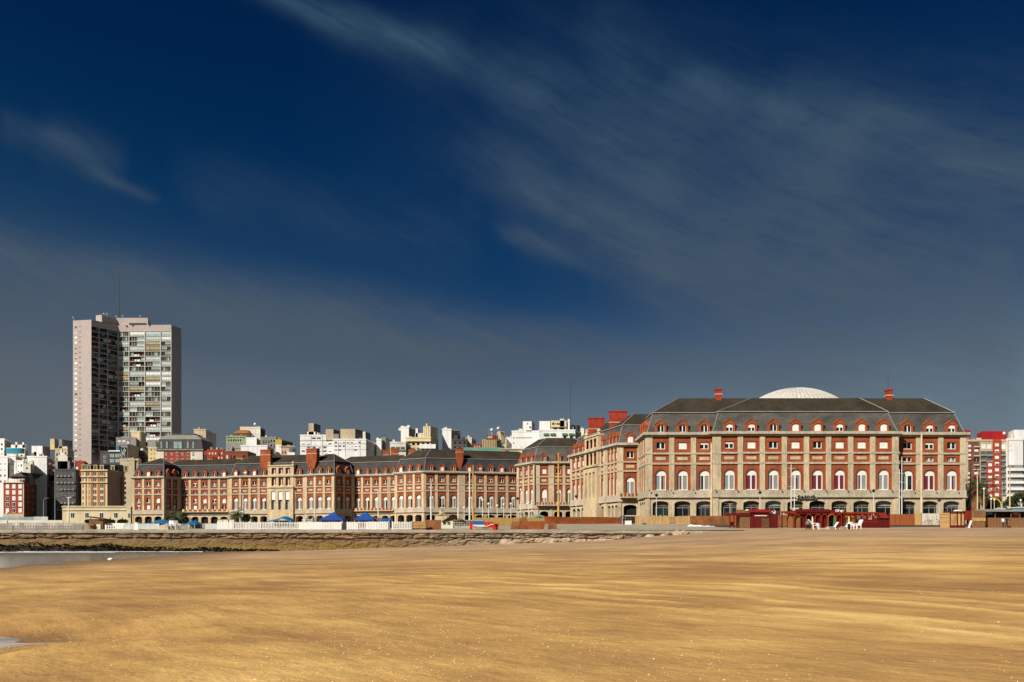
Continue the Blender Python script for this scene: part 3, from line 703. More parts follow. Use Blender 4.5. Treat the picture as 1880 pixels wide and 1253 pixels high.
m = MB(); D = 421; fq = Fr(pt(12, D), pt(45, D)); pl = [(fq.L * .02, -4.5)] + [(fq.L * (.5 - .5 * math.cos(math.pi * k / 10)), -3.6 + 1.8 * math.sin(math.pi * k / 10)) for k in range(11)] + [(fq.L * .98, -4.5)]
m.prism(lambda u, v, w: fq.T(u, w, v + 4), pl, Z(833, D), Z(824, D)); m.build('curved_tank', ['teal_paint'], r)
city('white flats with small dark windows left of the grey box block', -12, 14, 17, 838, 410, 'wall_white', 'wall_grey', [('dhs', 3, 4, -10, 13, 846, 890, .3, .35)])
city('white flats between curved tank building and stepped white block', 17.5, 29, 40, 836, 412, 'wall_white', 'wall_grey', [('dh', 1, 3, 19, 27, 846, 882, .45, .3)])
city('stepped white apartment block with tall dark side wall of balconies', 49.6, 86, 102, 838, 404, 'wall_white', 'wall_grey', [('sw', 2, 7, 70, 85, 846, 940, .4, .4), ('kG', 2, 10, 88, 101, 845, 948, .6, .7)], [(58, 78, 92, 819, 'wall_white', 'wall_grey'), (62, 67, 69, 830, 'wall_white', 'wall_grey'), (74, 80, 84, 834, 'wall_offwhite', 'wall_grey')], dep=24)
city('white block with tall chimney stacks left of the emblem block', 108, 122, 131, 836, 428, 'wall_offwhite', 'wall_grey', [('d', 3, 3, 109, 121, 842, 870, .4, .4)], [(111, 113.5, 115, 826, 'wall_white', 'wall_grey', 'chimney_stack', 2), (116.5, 119.5, 121, 829, 'wall_white', 'wall_grey', 'chimney_stack', 2)])
city('low white terrace house squeezed between red corner building and grey box', 30, 43, 47, 846, 399, 'wall_white', 'wall_grey', [('dh', 2, 3, 31, 42, 850, 880, .4, .4)])
city('small grey box block behind the red corner building', 42.5, 56, 70, 852, 396, 'wall_offwhite', 'wall_grey', [('d', 1, 1, 44, 55, 855, 865, .3, .3)])
city('beige block with yellow rooftop room beside the tall tower', 101, 124, 136, 824, 440, 'wall_beige', 'wall_grey', [('dk', 4, 5, 102, 123, 830, 880, .45, .45), ('d', 3, 4, 125, 135, 832, 880, .4, .4)], [(92, 100, 110, 806, 'wall_yellow', 'wall_grey'), (108, 114, 133, 807, 'wall_grey', 'wall_grey'), (107, 123, 132, 820, 'wall_offwhite', 'wall_grey')])
r, fr, zt = city('red corner building with white windows and grey hipped roof storey', 6.4, 44, 84, 886.7, 385, 'wall_red', 'wall_brownred', [('sgws', 3, 5, 8, 43, 888, 943, .55, .72), ('G', 3, 4, 58, 76, 892, 940, .6, .5), ('d', 2, 5, 45, 57, 890, 942, .45, .5)], dep=34, strips=[(6, 44, 885.5, 887, .5, 6), (6, 44, 943.5, 955, .15, 4), (42.5, 44, 887, 943.5, .15, 6)])
m = MB(); bxp(m, 16.5, 44, 79, 875.5, 388, zt - .3, 28, 0, 1); m.build('attic_storey', ['wall_red', 'wall_dark'], r)  # dark right face: its shade is put into the colour
m = MB(); za, zb_ = Z(875.5, 388), Z(867, 390); A_, B_, C_ = pt(15.5, 387), pt(44.5, 387), pt(80, 416); Dv = (A_[0] + 6, 418)
q = [A_, B_, C_, Dv]; i_ = offset(q, 3)
for k in range(4): m.poly([(*q[k], za), (*q[(k + 1) % 4], za), (*i_[(k + 1) % 4], zb_), (*i_[k], zb_)])
m.poly([(*p, zb_) for p in i_]); m.build('hipped_roof', ['slate'], r)
fa = Fr(pt(16.5, 388), pt(44, 388))
for k in (.18, .6, .88): inst('window', UW['w'], r, fa.T(fa.L * k, zt + .1, 0), fa.rz, (1.9 + (k < .8), 1, 2.0))
city('dark grey block with rows of shaded balconies next to cream hotel', 101.5, 139, 146, 862, 400, 'wall_dark', 'wall_dark', [('kGk', 5, 6, 103, 138, 866, 940, .7, .6)], [(103, 128, 136, 847, 'wall_grey', 'wall_dark'), (106, 124, 132, 838, 'wall_offwhite', 'wall_dark')])
city('narrow building half pink and half red below the tower', 128.5, 155, 161, 847, 415, 'wall_red', 'wall_pink', [('w', 1, 2, 139, 144, 855, 875, .8, .5)], strips=[(128.5, 139, 847.5, 950, .3, 2)])
r, fr, zt = city('cream and orange hotel with dark mansard and dormer windows', 149.6, 197, 228, 863, 370, 'wall_cream', 'wall_beige', [('c', 3, 6, 155, 193, 864.5, 931, .55, .74), ('c', 1, 6, 149.8, 154.8, 864.5, 931, .5, .6)], dep=10, strips=[(160, 163, 875, 930, .12, 1)])
m = MB()
for p0, p1 in ((157, 159), (166.5, 171), (179, 183), (190.5, 193)): m.box(fr.T, fr.u(p0), fr.u(p1), Z(931, 370), Z(864, 370), -.1, .1)
m.build('orange_panel', ['wall_orange'], r)
m = MB()
for y in (864, 875.5, 886): m.box(fr.T, -.3, fr.L + .3, Z(y + .9, 370), Z(y - .6, 370), -.2, .5)
m.build('cornice', ['wall_cream'], r)
m = MB(); D = 372; fm = Fr(pt(150, D), pt(229, D + 5)); m.prism(lambda u, v, w: fm.T(u, v, w), [(0, zt), (fm.L, zt), (fm.L - 1, Z(852, D)), (1, Z(852, D))], -8, -.3); m.build('mansard_roof', ['black'], r)
for p in (153.5, 163, 175, 187, 207, 231):
    d = MB(); u = fm.u(p); d.box(fm.T, u - .75, u + .75, zt - .2, zt + 2.3, -1.2, .3, 0); d.box(fm.T, u - .95, u + .95, zt + 2.1, zt + 2.4, -1.2, .45, 0); d.box(fm.T, u - .45, u + .45, zt + .1, zt + 1.8, 0, .33, 1); d.build('dormer', ['wall_cream', 'gl_grey'], r)
m = MB(); f2_ = Fr(pt(198, 375), pt(229, 378))
m.box(f2_.T, f2_.u(198), f2_.u(202), 6, zt, -3, -.5, 1); m.box(f2_.T, f2_.u(202), f2_.u(213.5), 6, zt, -3, 0, 0); m.box(f2_.T, f2_.u(214), f2_.u(229), 6, zt + .01, -3, -.8, 2)
m.build('side_wing', ['wall_cream', 'wall_brownred', 'wall_beige'], r)
for k in range(6): inst('window', UW['c'], r, f2_.T(f2_.u(207), Z(929 - k * 11.1, 375), 0), f2_.rz, (1.5, 1, 1.9))
m = MB(); m.box(f2_.T, f2_.u(216.5), f2_.u(224), 6, Z(877, 377), -1, -.6, 0); m.build('orange_panel', ['wall_orange'], r)
for k in range(6):
    m = MB(); z = Z(925 - k * 9, 377); m.box(f2_.T, f2_.u(225), f2_.u(231.5), z, z + 1, -3, .4); m.build('balcony', ['wall_beige'], r)
city('long low cream pavilion with square windows beside the brick hotel', 114.5, 240, 243, 930, 300, 'wall_cream', 'wall_beige', [('g', 4, 1, 120, 226, 940, 953, .28, .8), ('g', 1, 1, 234, 240, 941, 953, .7, .8)], cat='pavilion', name='low_building', dep=16, zb=5, strips=[(114, 231.5, 936.5, 937.6, .25, 4), (114, 231.5, 929.5, 931, .3, 6)])
city('dark glass box building with pale teal windows below the tower', 184, 221, 224, 829, 420, 'wall_dark', 'wall_dark', [('tt', 2, 2, 201, 220.5, 832, 851, .9, .75), ('g', 1, 2, 189, 195.5, 836, 852, .7, .6)], strips=[(200, 221, 827.5, 829.5, .5, 0)])
r, fr, zt = city('grey block carrying a black sign with a white scribbled emblem', 220, 234, 255, 815.5, 410, 'wall_grey', 'wall_grey', [('d', 1, 1, 240, 244, 834, 839, .5, .5)], dep=14)
m = MB(); m.box(fr.T, fr.u(221.3), fr.u(232.6), Z(840, 410), Z(822, 410), -.1, .2); sgn = m.build('sign', ['black'], r)
m = MB(); sp = [[(223, 824), (225, 832), (222, 837), (225, 840), (226.5, 830), (229.5, 823), (228, 828), (225, 831)], [(226, 830), (230, 839)], [(228, 829), (231.5, 826), (231, 829), (228.5, 832), (230, 836)], [(221.8, 835), (223, 838)]]
for ln in sp:
    for (p, y), (p2, y2) in zip(ln, ln[1:]): m.tube(fr.T(fr.u(p), Z(y, 410), .25), fr.T(fr.u(p2), Z(y2, 410), .25), .14, n=5)
m.build('emblem', ['gl_pale'], sgn)
m = MB(); m.box(fr.T, fr.u(216), fr.u(220), Z(827, 410), Z(819, 410), -.3, .6); m.build('blue_box', ['azure_canvas'], r)
r, fr, zt = city('tall beige corner tower with rounded edge behind the hotel', 241, 258, 268, 793, 440, 'wall_cream', 'wall_beige', dep=9); tank(r, 257, 793, 830, 441, 1.4, 'wall_cream', 'rounded_corner')
city('grey stepped block behind the emblem sign', 213, 250, 254, 804, 432, 'wall_grey', 'wall_grey', [('wG', 3, 1, 215, 240, 808, 813, .6, .6)], [(222, 240, 245, 802, 'wall_grey', 'wall_grey')])
r, fr, zt = city('beige modern block with L shaped wall and round stair tower', 220, 247, 249, 844, 395, 'wall_beige', 'wall_grey', boxes=()); tank(r, 253, 844, 950, 397, 1.4, 'wall_beige', 'stair_tower')
city('dark shaded block between beige tower and yellow house', 246, 272, 275, 828, 425, 'wall_dark', 'wall_dark', [('kB', 4, 3, 247, 272, 832, 858, .7, .6)])
city('yellow house with small square windows and blank grey roof block', 272, 288, 290, 822, 415, 'wall_yellow', 'wall_beige', [('dg', 2, 5, 275, 286, 822, 862, .3, .35)], [(271, 287, 289, 808, 'wall_grey', 'wall_grey')])
r, fr, zt = city('brick red building with dark glazed mansard and pale cornice', 288, 372, 378, 826.5, 400, 'wall_offwhite', 'wall_grey', [('tg', 6, 2, 300, 360, 828, 852, .35, .6)], dep=18, strips=[(286, 374, 825.5, 827, .6, 5)])
m = MB(); m.box(fr.T, fr.u(300.5), fr.u(349.5), 6, Z(827.5, 400), -.2, .04); m.build('brick_panel', ['wall_red'], r)
m = MB(); y0, y1, y2 = Z(826, 400), Z(806.5, 400), Z(799, 400)
m.prism(fr.T, [(fr.u(286.5), y0), (fr.u(372), y0), (fr.u(369), y1), (fr.u(291), y1)], -15, -.4, 0); m.prism(fr.T, [(fr.u(291), y1), (fr.u(369), y1), (fr.u(360), y2), (fr.u(303), y2)], -14, -.6, 1); m.box(fr.T, fr.u(314), fr.u(356), y2, y2 + .8, -10, -1.5, 0)
m.build('mansard_roof', ['wall_dark', 'zinc'], r)
for p, w, y in ((296, 3.6, 810), (306, 3.6, 810), (326, 17, 809), (344.5, 3.6, 810), (354.5, 3.6, 810)): inst('window', UW['t'], r, fr.T(fr.u(p), Z(824.5, 400), -.3), fr.rz, (w / 4 * 1.0, 1, 3.6))
city('plain beige blind-walled slab block right of the dark mansard building', 356, 378, 397, 788.5, 425, 'wall_beige', 'wall_grey', dep=16, strips=[(371, 372, 799, 812, .06, 2)])
city('low red brick houses with chimneys behind the hotel ridge', 380, 411, 416, 826, 395, 'wall_red', 'wall_brownred', [('sB', 5, 2, 382, 410, 829, 845, .35, .45)], [(375, 384, 388, 836, 'wall_red', 'wall_brownred')])
city('brown brick house with dark windows below the white terrace block', 412, 455, 470, 829, 393, 'wall_brownred', 'wall_dark', [('dBs', 6, 1, 414, 453, 834, 845, .4, .6)], [(420, 426, 430, 820, 'wall_grey', 'wall_grey')])
city('green and yellow balconied block with grey glass lower storey', 415, 452, 455, 801, 450, 'wall_green', 'wall_grey', [('n', 6, 1, 416, 451, 801.5, 805, .55, .7), ('d', 6, 1, 418, 444, 806.5, 811, .5, .8)], strips=[(417, 443, 814, 824, .3, 2)])
r, fr, zt = city('cream rooftop terrace block with white dish and orange awning', 441, 478, 487, 784.5, 462, 'wall_offwhite', 'wall_dark', [('sg', 4, 1, 444, 476, 792, 797, .5, .6)], dep=12)
m = MB(); m.prism(fr.T, [(fr.u(430), Z(797, 462)), (fr.u(462), Z(797, 462)), (fr.u(458), Z(791, 462)), (fr.u(441), Z(791, 462))], -2, 3); m.build('awning', ['wall_orange'], r)
m = MB(); m.lathe((X(470.5, 460), 458, Z(783, 460)), [(0, .0), (.6, .3), (.75, .9), (.5, 1.4), (0, 1.6)], 12); m.build('dish_antenna', ['plastic_white'], r, smooth=True)
city('bright white box house beneath the cream terrace block', 452, 471, 478, 804, 440, 'wall_white', 'wall_grey', [('s', 1, 1, 467, 470, 806, 812, .8, .6)])
city('long plain white wall block behind the hotel chimney', 442, 491, 503, 818, 425, 'wall_white', 'wall_grey', strips=[(464, 464.4, 818, 832, .05, 2), (472, 472.4, 818, 832, .05, 2)])
city('dark sloping-roofed block stepping down beside the white wall block', 478, 507, 512, 803, 455, 'wall_grey', 'wall_dark', [('dk', 5, 2, 480, 506, 806, 822, .5, .5)])
city('small mustard yellow block with dark side', 506, 517, 537, 808, 440, 'wall_mustard', 'wall_dark', [('d', 1, 1, 509, 512, 817, 820, .4, .6)], strips=[(506, 517, 817, 850, .1, 0)])
city('pinkish house with white base below the mustard block', 516, 531, 542, 820, 425, 'wall_pink', 'wall_grey', [('dw', 3, 1, 517, 531, 828, 834, .4, .8)], strips=[(512, 541, 819, 820.5, .4, 4), (528, 541, 831, 850, .3, 0)])
city('wide white apartment block with ribbed panels and rooftop boxes, left half', 551, 611.5, 613, 799, 420, 'wall_white', 'wall_grey', [('hGw', 6, 3, 552, 611, 812, 832, .62, .42), ('wG', 4, 1, 553, 590, 801, 809, .8, .4)], [(564, 579, 590, 793, 'wall_white', 'wall_grey'), (566.5, 576, 588.5, 777.5, 'wall_beige', 'wall_dark')], strips=[(551, 611, 809, 809.6, .15, 2), (571, 571.4, 799, 840, .12, 2), (592, 592.4, 799, 840, .12, 2), (551, 611, 819, 819.5, .15, 2)])
city('wide white apartment block with grey shaded end wall, right half', 611.5, 672, 691, 806.5, 418, 'wall_white', 'wall_grey', [('wGhw', 8, 3, 613, 671, 809, 830, .6, .42)], [(598, 612, 624, 788.5, 'wall_beige', 'wall_dark'), (625, 652, 666, 788, 'wall_beige', 'wall_dark'), (666, 671, 680, 793, 'wall_offwhite', 'wall_dark'), (612, 622, 626, 797, 'wall_grey', 'wall_dark')], strips=[(621, 621.35, 806, 840, .1, 2), (634, 634.35, 806, 840, .1, 2), (661, 661.35, 806, 840, .1, 2), (612, 672, 815, 815.4, .12, 2), (612, 672, 825, 825.4, .12, 2)], dep=20)
city('slim white block just right of the ribbed white apartments', 691, 700, 708, 806.5, 435, 'wall_white', 'wall_grey', [('s', 1, 2, 692, 699, 810, 825, .5, .4)])
city('grey flat-fronted block left of the white roof cube', 701, 708, 718, 804, 440, 'wall_grey', 'wall_grey', [('k', 1, 3, 702, 707, 808, 826, .7, .6)])
city('pale beige block with deep shaded balconies', 716, 745, 748, 812, 420, 'wall_offwhite', 'wall_grey', [('k', 3, 1, 717, 744, 820, 829, .85, .8)])
city('tall bright white cube block with a small side window', 736, 750.5, 764, 784, 440, 'wall_white', 'wall_grey', [('d', 1, 1, 751.2, 754, 800, 806, .6, .7)], [(731.5, 736, 737, 791, 'wall_offwhite', 'wall_grey')])
r, fr, zt = city('cream terraced building topped by fluted water tower', 745, 791, 805, 803.5, 425, 'wall_cream', 'wall_beige', [('kd', 5, 2, 746, 790, 811, 829, .55, .5)], [(778, 790, 804, 783, 'wall_cream', 'wall_beige'), (762, 777, 780, 795.5, 'wall_offwhite', 'wall_beige'), (763, 767, 770, 787, 'wall_white', 'wall_grey')], strips=[(745, 791, 810, 811, .8, 6), (770, 800, 816, 824, .5, 0)])
m = MB()
for k in range(4): m.tube((X(779.5 + k * 3.2, 425.5), 425.8, zt), (X(779.5 + k * 3.2, 425.5), 425.8, Z(783, 425)), .7, n=8)
m.tube((X(784, 427), 427, zt), (X(784, 427), 427, Z(778, 427)), .5); m.build('fluted_tower', ['wall_cream'], r)
city('white slab block with jagged stepped roofline', 812, 828.5, 845, 788, 435, 'wall_white', 'wall_grey', [('d', 1, 1, 829, 833, 806, 812, .5, .4)], [(828.5, 842, 846, 790.5, 'wall_offwhite', 'wall_beige'), (815, 818, 819, 785.5, 'wall_white', 'wall_grey')])
city('rough dark unfinished block in front of the white slab', 829, 858, 861, 807, 420, 'wall_dark', 'wall_dark', [('d', 3, 2, 831, 857, 809, 826, .4, .4)], [(833, 840, 845, 800, 'wall_dark', 'wall_dark'), (846, 852, 856, 803, 'wall_dark', 'wall_dark')])
city('offwhite block with small roof hut right of the dark block', 850, 866, 874, 804, 445, 'wall_offwhite', 'wall_grey', [('d', 3, 1, 858, 866, 812, 818, .4, .6)])
city('low red roofed block beside the ochre corrugated building', 868, 884, 887, 816, 430, 'wall_red', 'wall_brownred', [('s', 3, 1, 869, 883, 818, 822, .3, .5)])
r, fr, zt = city('ochre corrugated building with red sign and roof antennas', 885, 912, 920, 807.5, 430, 'ochre_board', 'wall_dark', strips=[(886 + 3.1 * k, 887.2 + 3.1 * k, 808, 824, .25, 4) for k in range(8)])
m = MB(); m.box(fr.T, fr.u(893), fr.u(912), Z(807, 430), Z(799.5, 430), -2, .3); sg2 = m.build('sign', ['red_trim'], r)
m = MB()
for p in (896.8, 899.8, 902.8):
    for k in range(10):
        t, t2_ = 2 * math.pi * k / 10, 2 * math.pi * (k + 1) / 10; u = fr.u(p); z = Z(803.2, 430)
        m.tube(fr.T(u + .36 * math.cos(t), z + .5 * math.sin(t), .4), fr.T(u + .36 * math.cos(t2_), z + .5 * math.sin(t2_), .4), .11, n=4)
m.build('white_rings', ['white'], sg2)
spikes(r, [(897, 786, 800), (900, 784, 800), (903, 787, 800), (906, 785, 800), (909, 787, 800), (912, 786, 800), (916, 786, 800)], 431, 'wall_grey'); tank(r, 920, 794, 815, 434, 2.0, 'wall_beige')
m = MB()
for p, y in ((903, 791), (915, 788)): m.lathe((X(p, 430), 430, Z(y + 2, 430)), [(0, 0), (.7, .5), (.8, 1.2), (.4, 1.5), (0, 1.6)], 10)
[m.tube((X(p, 430), 430.3, zt - .3), (X(p, 430), 430.3, Z(y, 430)), .09, n=5) for p, y in ((903, 791), (915, 788))]; m.build('dish_antenna', ['wall_white'], r)
city('plain tan block between red sign and white complex', 921, 930, 932, 804.5, 440, 'wall_wood' if 'wall_wood' in M else 'wall_beige', 'wall_beige')
city('long teal parapet building behind the hotel roof', 850, 918, 920, 822.5, 405, 'wall_teal', 'wall_teal', cat='building', name='low_building')
city('long pale roofed building right of the teal parapet', 918, 962, 966, 825, 400, 'wall_offwhite', 'wall_beige', [('d', 1, 1, 926, 936, 827, 832, .8, .5)], strips=[(917, 963, 824, 825.5, .5, 6)], name='low_building')
city('slim white annex left of the big white complex', 930, 939.5, 941, 804, 445, 'wall_white', 'wall_grey')
city('big white block with cube lift tower and red tiled ledge', 939.5, 989, 992, 791.5, 430, 'wall_white', 'wall_grey', [('d', 1, 2, 941, 945, 800, 818, .6, .2)], [(960, 976, 981.5, 774, 'wall_white', 'wall_grey'), (952, 961, 963, 787.5, 'wall_offwhite', 'wall_grey')], strips=[(947, 977, 803.5, 804.2, .2, 2), (966, 976, 790.5, 791.8, .3, 3), (967, 970, 777, 780, .1, 2)])
r, fr, zt = city('broad white block with four green awnings', 989, 1056, 1067, 789.5, 425, 'wall_white', 'wall_grey', [('d', 2, 1, 1031, 1055, 800, 806, .45, .6)], [(990, 1010, 1011, 773.5, 'wall_white', 'wall_grey'), (1011, 1040, 1042.5, 772.5, 'wall_cream', 'wall_beige'), (1042.5, 1046, 1047, 769.5, 'wall_white', 'wall_grey'), (1028, 1036, 1037, 769, 'wall_offwhite', 'wall_grey')])
for p in (1002.3, 1014.6, 1036.6, 1049):
    m = MB(); m.box(fr.T, fr.u(p - 4.6), fr.u(p + 4.6), Z(799.7, 425), Z(796, 425), -.1, .6); m.build('awning', ['wall_green_deep'], r)
m = MB(); fz = Fr(pt(1011, 426.4), pt(1040, 426.4))
for p0, p1, y0, y1 in ((1014, 1017, 776.5, 780), (1019, 1020, 777, 779), (1021.5, 1029, 777.5, 779.5), (1016, 1023, 786, 788), (1026, 1030, 786, 788)): m.box(fz.T, fz.u(p0), fz.u(p1), Z(y1, 426.4), Z(y0, 426.4), -.1, .1)
m.box(fz.T, 0, fz.L, Z(784.8, 426.4), Z(784, 426.4), -.1, .5, 1); m.box(fz.T, fz.u(1021), fz.u(1039), Z(784, 426.4), Z(776, 426.4), -.1, .12, 2) if 0 else None
m.build('openings', ['black', 'wall_beige'], r)
tank(r, 1056, 782, 792, 432, 2.3, 'wall_dark'); tank(r, 1051, 783.5, 790, 429, .7, 'white')
spikes(r, [(1047, 690, 772), (1047.6, 700, 772), (1031, 764, 771), (1002, 766, 774)], 430)
city('thin white slab right of the green awning block', 1066, 1072, 1078, 788, 440, 'wall_white', 'wall_grey')
city('low beige rooftop behind the casino wing chimneys', 1074, 1086, 1090, 792, 430, 'wall_beige', 'wall_grey')
# right edge of the picture
r, fr, zt = city('red and brown balconied apartment block right of the casino', 1773, 1848, 1849, 808, 300, 'wall_beige', 'wall_beige', dep=14, wins=[('sshg', 1, 9, 1776.5, 1784, 815, 890, .75, .6), ('sbg', 1, 9, 1786.5, 1798, 815, 890, .8, .6), ('s', 2, 1, 1800.5, 1821, 815, 826, .85, .8), ('s', 1, 1, 1836, 1846, 815, 826, .9, .8), ('k', 1, 8, 1799.5, 1810, 828, 910, .9, .85), ('k', 1, 8, 1836, 1846, 828, 910, .95, .85), ('k', 1, 2, 1810, 1822, 828, 850, .95, .85)])
m = MB(); m.box(fr.T, fr.u(1777.5), fr.u(1798.5), 6, zt, -.1, .05, 0); m.box(fr.T, fr.u(1822), fr.u(1836), 6, zt + .2, -.1, .6, 1); m.box(fr.T, fr.u(1810), fr.u(1822), 6, Z(849, 300), -.1, .55, 1); m.build('red_panel', ['wall_brownred', 'wall_red'], r)
for k in range(9): inst('window', UW['sh' [k % 2]], r, fr.T(fr.u(1828.5), Z(820.5 + 11.4 * k, 300), .6), fr.rz, (1.35, 1, 1.05))
for k in range(6): inst('window', UW['s'], r, fr.T(fr.u(1816), Z(857 + 11.4 * k, 300), .55), fr.rz, (1.35, 1, 1.05))
m = MB(); bxp(m, 1803.7, 1847.5, 1848, 792, 301.5, zt - .3, 8, 0, 0); m.box(Fr(pt(1839.5, 301.4), pt(1846, 301.4)).T, .3, 1.1, Z(797.5, 301), Z(793, 301), 0, .1, 1); m.build('rooftop_room', ['bright_red', 'white'], r)
m = MB(); bxp(m, 1770, 1780, 1781.5, 789.5, 310, 6, 6, 0, 0); o = m.build('lift_tower', ['bright_red'], r)
r, fr, zt = city('white apartment block with long balconies at right edge', 1848, 1878.5, 1879, 806, 296, 'wall_white', 'wall_grey', dep=14, wins=[('s', 1, 2, 1849, 1858, 813, 830, .8, .6)], boxes=[(1861, 1883, 1884, 789.5, 'wall_white', 'wall_grey'), (1856, 1862, 1863, 799, 'wall_offwhite', 'wall_grey')], strips=[(1848, 1848.8, 807, 905, .5, 0)])
for k in range(5):
    m = MB(); y = 860 + 11.8 * k; m.box(fr.T, fr.u(1849), fr.u(1878), Z(y, 296), Z(y - 6, 296), -.2, .05, 1); m.box(fr.T, fr.u(1849), fr.u(1878), Z(y + 5, 296), Z(y, 296), -.2, .7, 0); m.build('balcony', ['wall_white', 'wall_grey'], r)
m = MB(); m.box(fr.T, fr.u(1868), fr.u(1877), Z(800.5, 296), Z(799.5, 296), -.2, -.9 + 0.0, 0)
city('blue and white block cut by the right picture edge', 1878.6, 1896, 1897, 806, 300, 'wall_white', 'wall_grey', [('b', 2, 8, 1879, 1895, 812, 900, .9, .5)], strips=[(1879, 1881, 812 + 14 * k, 818 + 14 * k, .9, 2) for k in range(6)])
# ------------------------------------------------------------------ ground, sea, sea wall
WALLY = 112.0
def ripple(x, y):
    v = x * .80 + y * .60 + .9 * np.sin(x * .21 - y * .09) + .5 * np.sin(x * .47 + y * .31) + .22 * np.sin(x * 1.3 - y * .7)
    a = x * .6 - y * .8
    m = np.clip(.45 + .85 * np.sin(x * .13 + y * .17 + 1.0) * np.sin(a * .11 + .4) + .5 * np.sin(v * .42 + 1.1), 0, 1) * np.clip((x + 9) / 9, .2, 1) * np.clip((y - 6) / 6, 0, 1) * np.clip((75 - y) / 30, 0, 1)
    w = .5 + .5 * np.sin(v * 4.9 + .8 * np.sin(a * .5)); w2 = .5 + .5 * np.sin(v * 8.3 + 1.3 * np.sin(a * .8 + 2)); br = np.clip(.75 + .6 * np.sin(a * .75 + 2.2 * np.sin(v * 1.9)), 0, 1)
    return m * (w ** 1.8 + .5 * w2 ** 2) * br
def zsand(x, y):
    x = np.asarray(x, float); y = np.asarray(y, float)
    zw = np.interp(x, [-120, -60, -41, -30, -23.8, -2.8, 11.2, 21.7, 28.7, 60, 130], [-.4, -.22, -.06, .08, .21, .91, 1.4, 2.24, 2.66, 2.72, 2.72])
    zn = np.clip(.3 + .011 * x, -.5, .95)
    t = np.clip((y - 8) / 104, 0, 1) ** 1.15
    z = zn * (1 - t) + zw * t + np.clip(y - WALLY, 0, 60) * .0235
    xp = x + .55 * np.sin(y * 1.9 + x * .6) + .3 * np.sin(y * 4.3 - x * 1.7); yp = y + .35 * np.sin(x * 1.3) + .15 * np.sin(x * 3.1 + y)
    z -= .98 * np.exp(-((xp + 11.3) / 3.3) ** 2 - ((yp - 13.3) / 2.2) ** 2)
    # long low wind ridges running away to the left
    u = x * .80 + y * .60
    amp = .010 * np.clip((y - 4) / 20, .15, 1)
    z += amp * (np.sin(u * 1.7 + 1.3 * np.sin(x * .11 - y * .07)) + .7 * np.sin(u * .73 + 2 * np.sin(x * .05 + y * .09))) * (.5 + .5 * np.sin(x * .13 + y * .21))
    z += .022 * ripple(x, y)
    return z
def gz(x, y):
    if y < WALLY or (x > 30 and y < 151): return float(zsand(x, y))
    if y < 150: return lerp(2.74, 4.2, (y - WALLY) / 38)
    if y < 200: return lerp(4.2, 5, (y - 150) / 50)
    return 5.0
def sheet(name, xs, ys, zf, m, kind='structure'):
    Xg, Yg = xs, ys; Zg = zf(Xg, Yg); r, c = Xg.shape
    v = np.stack([Xg, Yg, Zg], -1).reshape(-1, 3)
    idx = np.arange(r * c).reshape(r, c); f = np.stack([idx[:-1, :-1], idx[:-1, 1:], idx[1:, 1:], idx[1:, :-1]], -1).reshape(-1, 4)
    me = bpy.data.meshes.new(name); me.vertices.add(len(v)); me.vertices.foreach_set('co', v.ravel())
    me.loops.add(f.size); me.loops.foreach_set('vertex_index', f.ravel()); me.polygons.add(len(f))
    me.polygons.foreach_set('loop_start', np.arange(0, f.size, 4)); me.polygons.foreach_set('loop_total', np.full(len(f), 4))
    me.update(); me.validate(); me.polygons.foreach_set('use_smooth', [True] * len(me.polygons)); me.materials.append(m)
    o = bpy.data.objects.new(name, me); COL.objects.link(o); o['kind'] = kind; return o
def nodes(m):
    m.use_nodes = True; return m.node_tree, m.node_tree.nodes['Principled BSDF']
def N(nt, t, **kw):
    n = nt.nodes.new(t)
    for k, v in kw.items():
        if k in n.inputs: n.inputs[k].default_value = v
        else: setattr(n, k, v)
    return n
def ramp(nt, src, stops):
    r = nt.nodes.new('ShaderNodeValToRGB'); nt.links.new(src, r.inputs['Fac'])
    while len(r.color_ramp.elements) < len(stops): r.color_ramp.elements.new(.5)
    for e, (p, c) in zip(r.color_ramp.elements, stops): e.position = p; e.color = (*c, 1) if len(c) == 3 else c
    return r.outputs[0]
def mixc(nt, f, a, b, mode='MIX'):
    m = nt.nodes.new('ShaderNodeMix'); m.data_type = 'RGBA'; m.blend_type = mode
    for s, k in ((f, 'Factor'), (a, 'A'), (b, 'B')):
        if hasattr(s, 'is_linked') or hasattr(s, 'links'): nt.links.new(s, m.inputs[k])
        elif isinstance(s, (int, float)): m.inputs[k].default_value = s
        else: m.inputs[k].default_value = (*s, 1)
    return m.outputs['Result']
def math_(nt, op, a, b=None, c=None, clamp=False):
    m = nt.nodes.new('ShaderNodeMath'); m.operation = op; m.use_clamp = clamp
    for i, s in enumerate((a, b, c)):
        if s is None: continue
        if isinstance(s, (int, float)): m.inputs[i].default_value = s
        else: nt.links.new(s, m.inputs[i])
    return m.outputs[0]
def noise_(nt, vec, scale, detail=5, rough=.6, dist=0):
    n = nt.nodes.new('ShaderNodeTexNoise'); n.inputs['Scale'].default_value = scale; n.inputs['Detail'].default_value = detail
    n.inputs['Roughness'].default_value = rough; n.inputs['Distortion'].default_value = dist
    nt.links.new(vec, n.inputs['Vector']); return n.outputs['Fac']
def mapping(nt, vec, rot=(0, 0, 0), scale=(1, 1, 1)):
    m = nt.nodes.new('ShaderNodeMapping'); m.inputs['Rotation'].default_value = rot; m.inputs['Scale'].default_value = scale
    nt.links.new(vec, m.inputs['Vector']); return m.outputs[0]
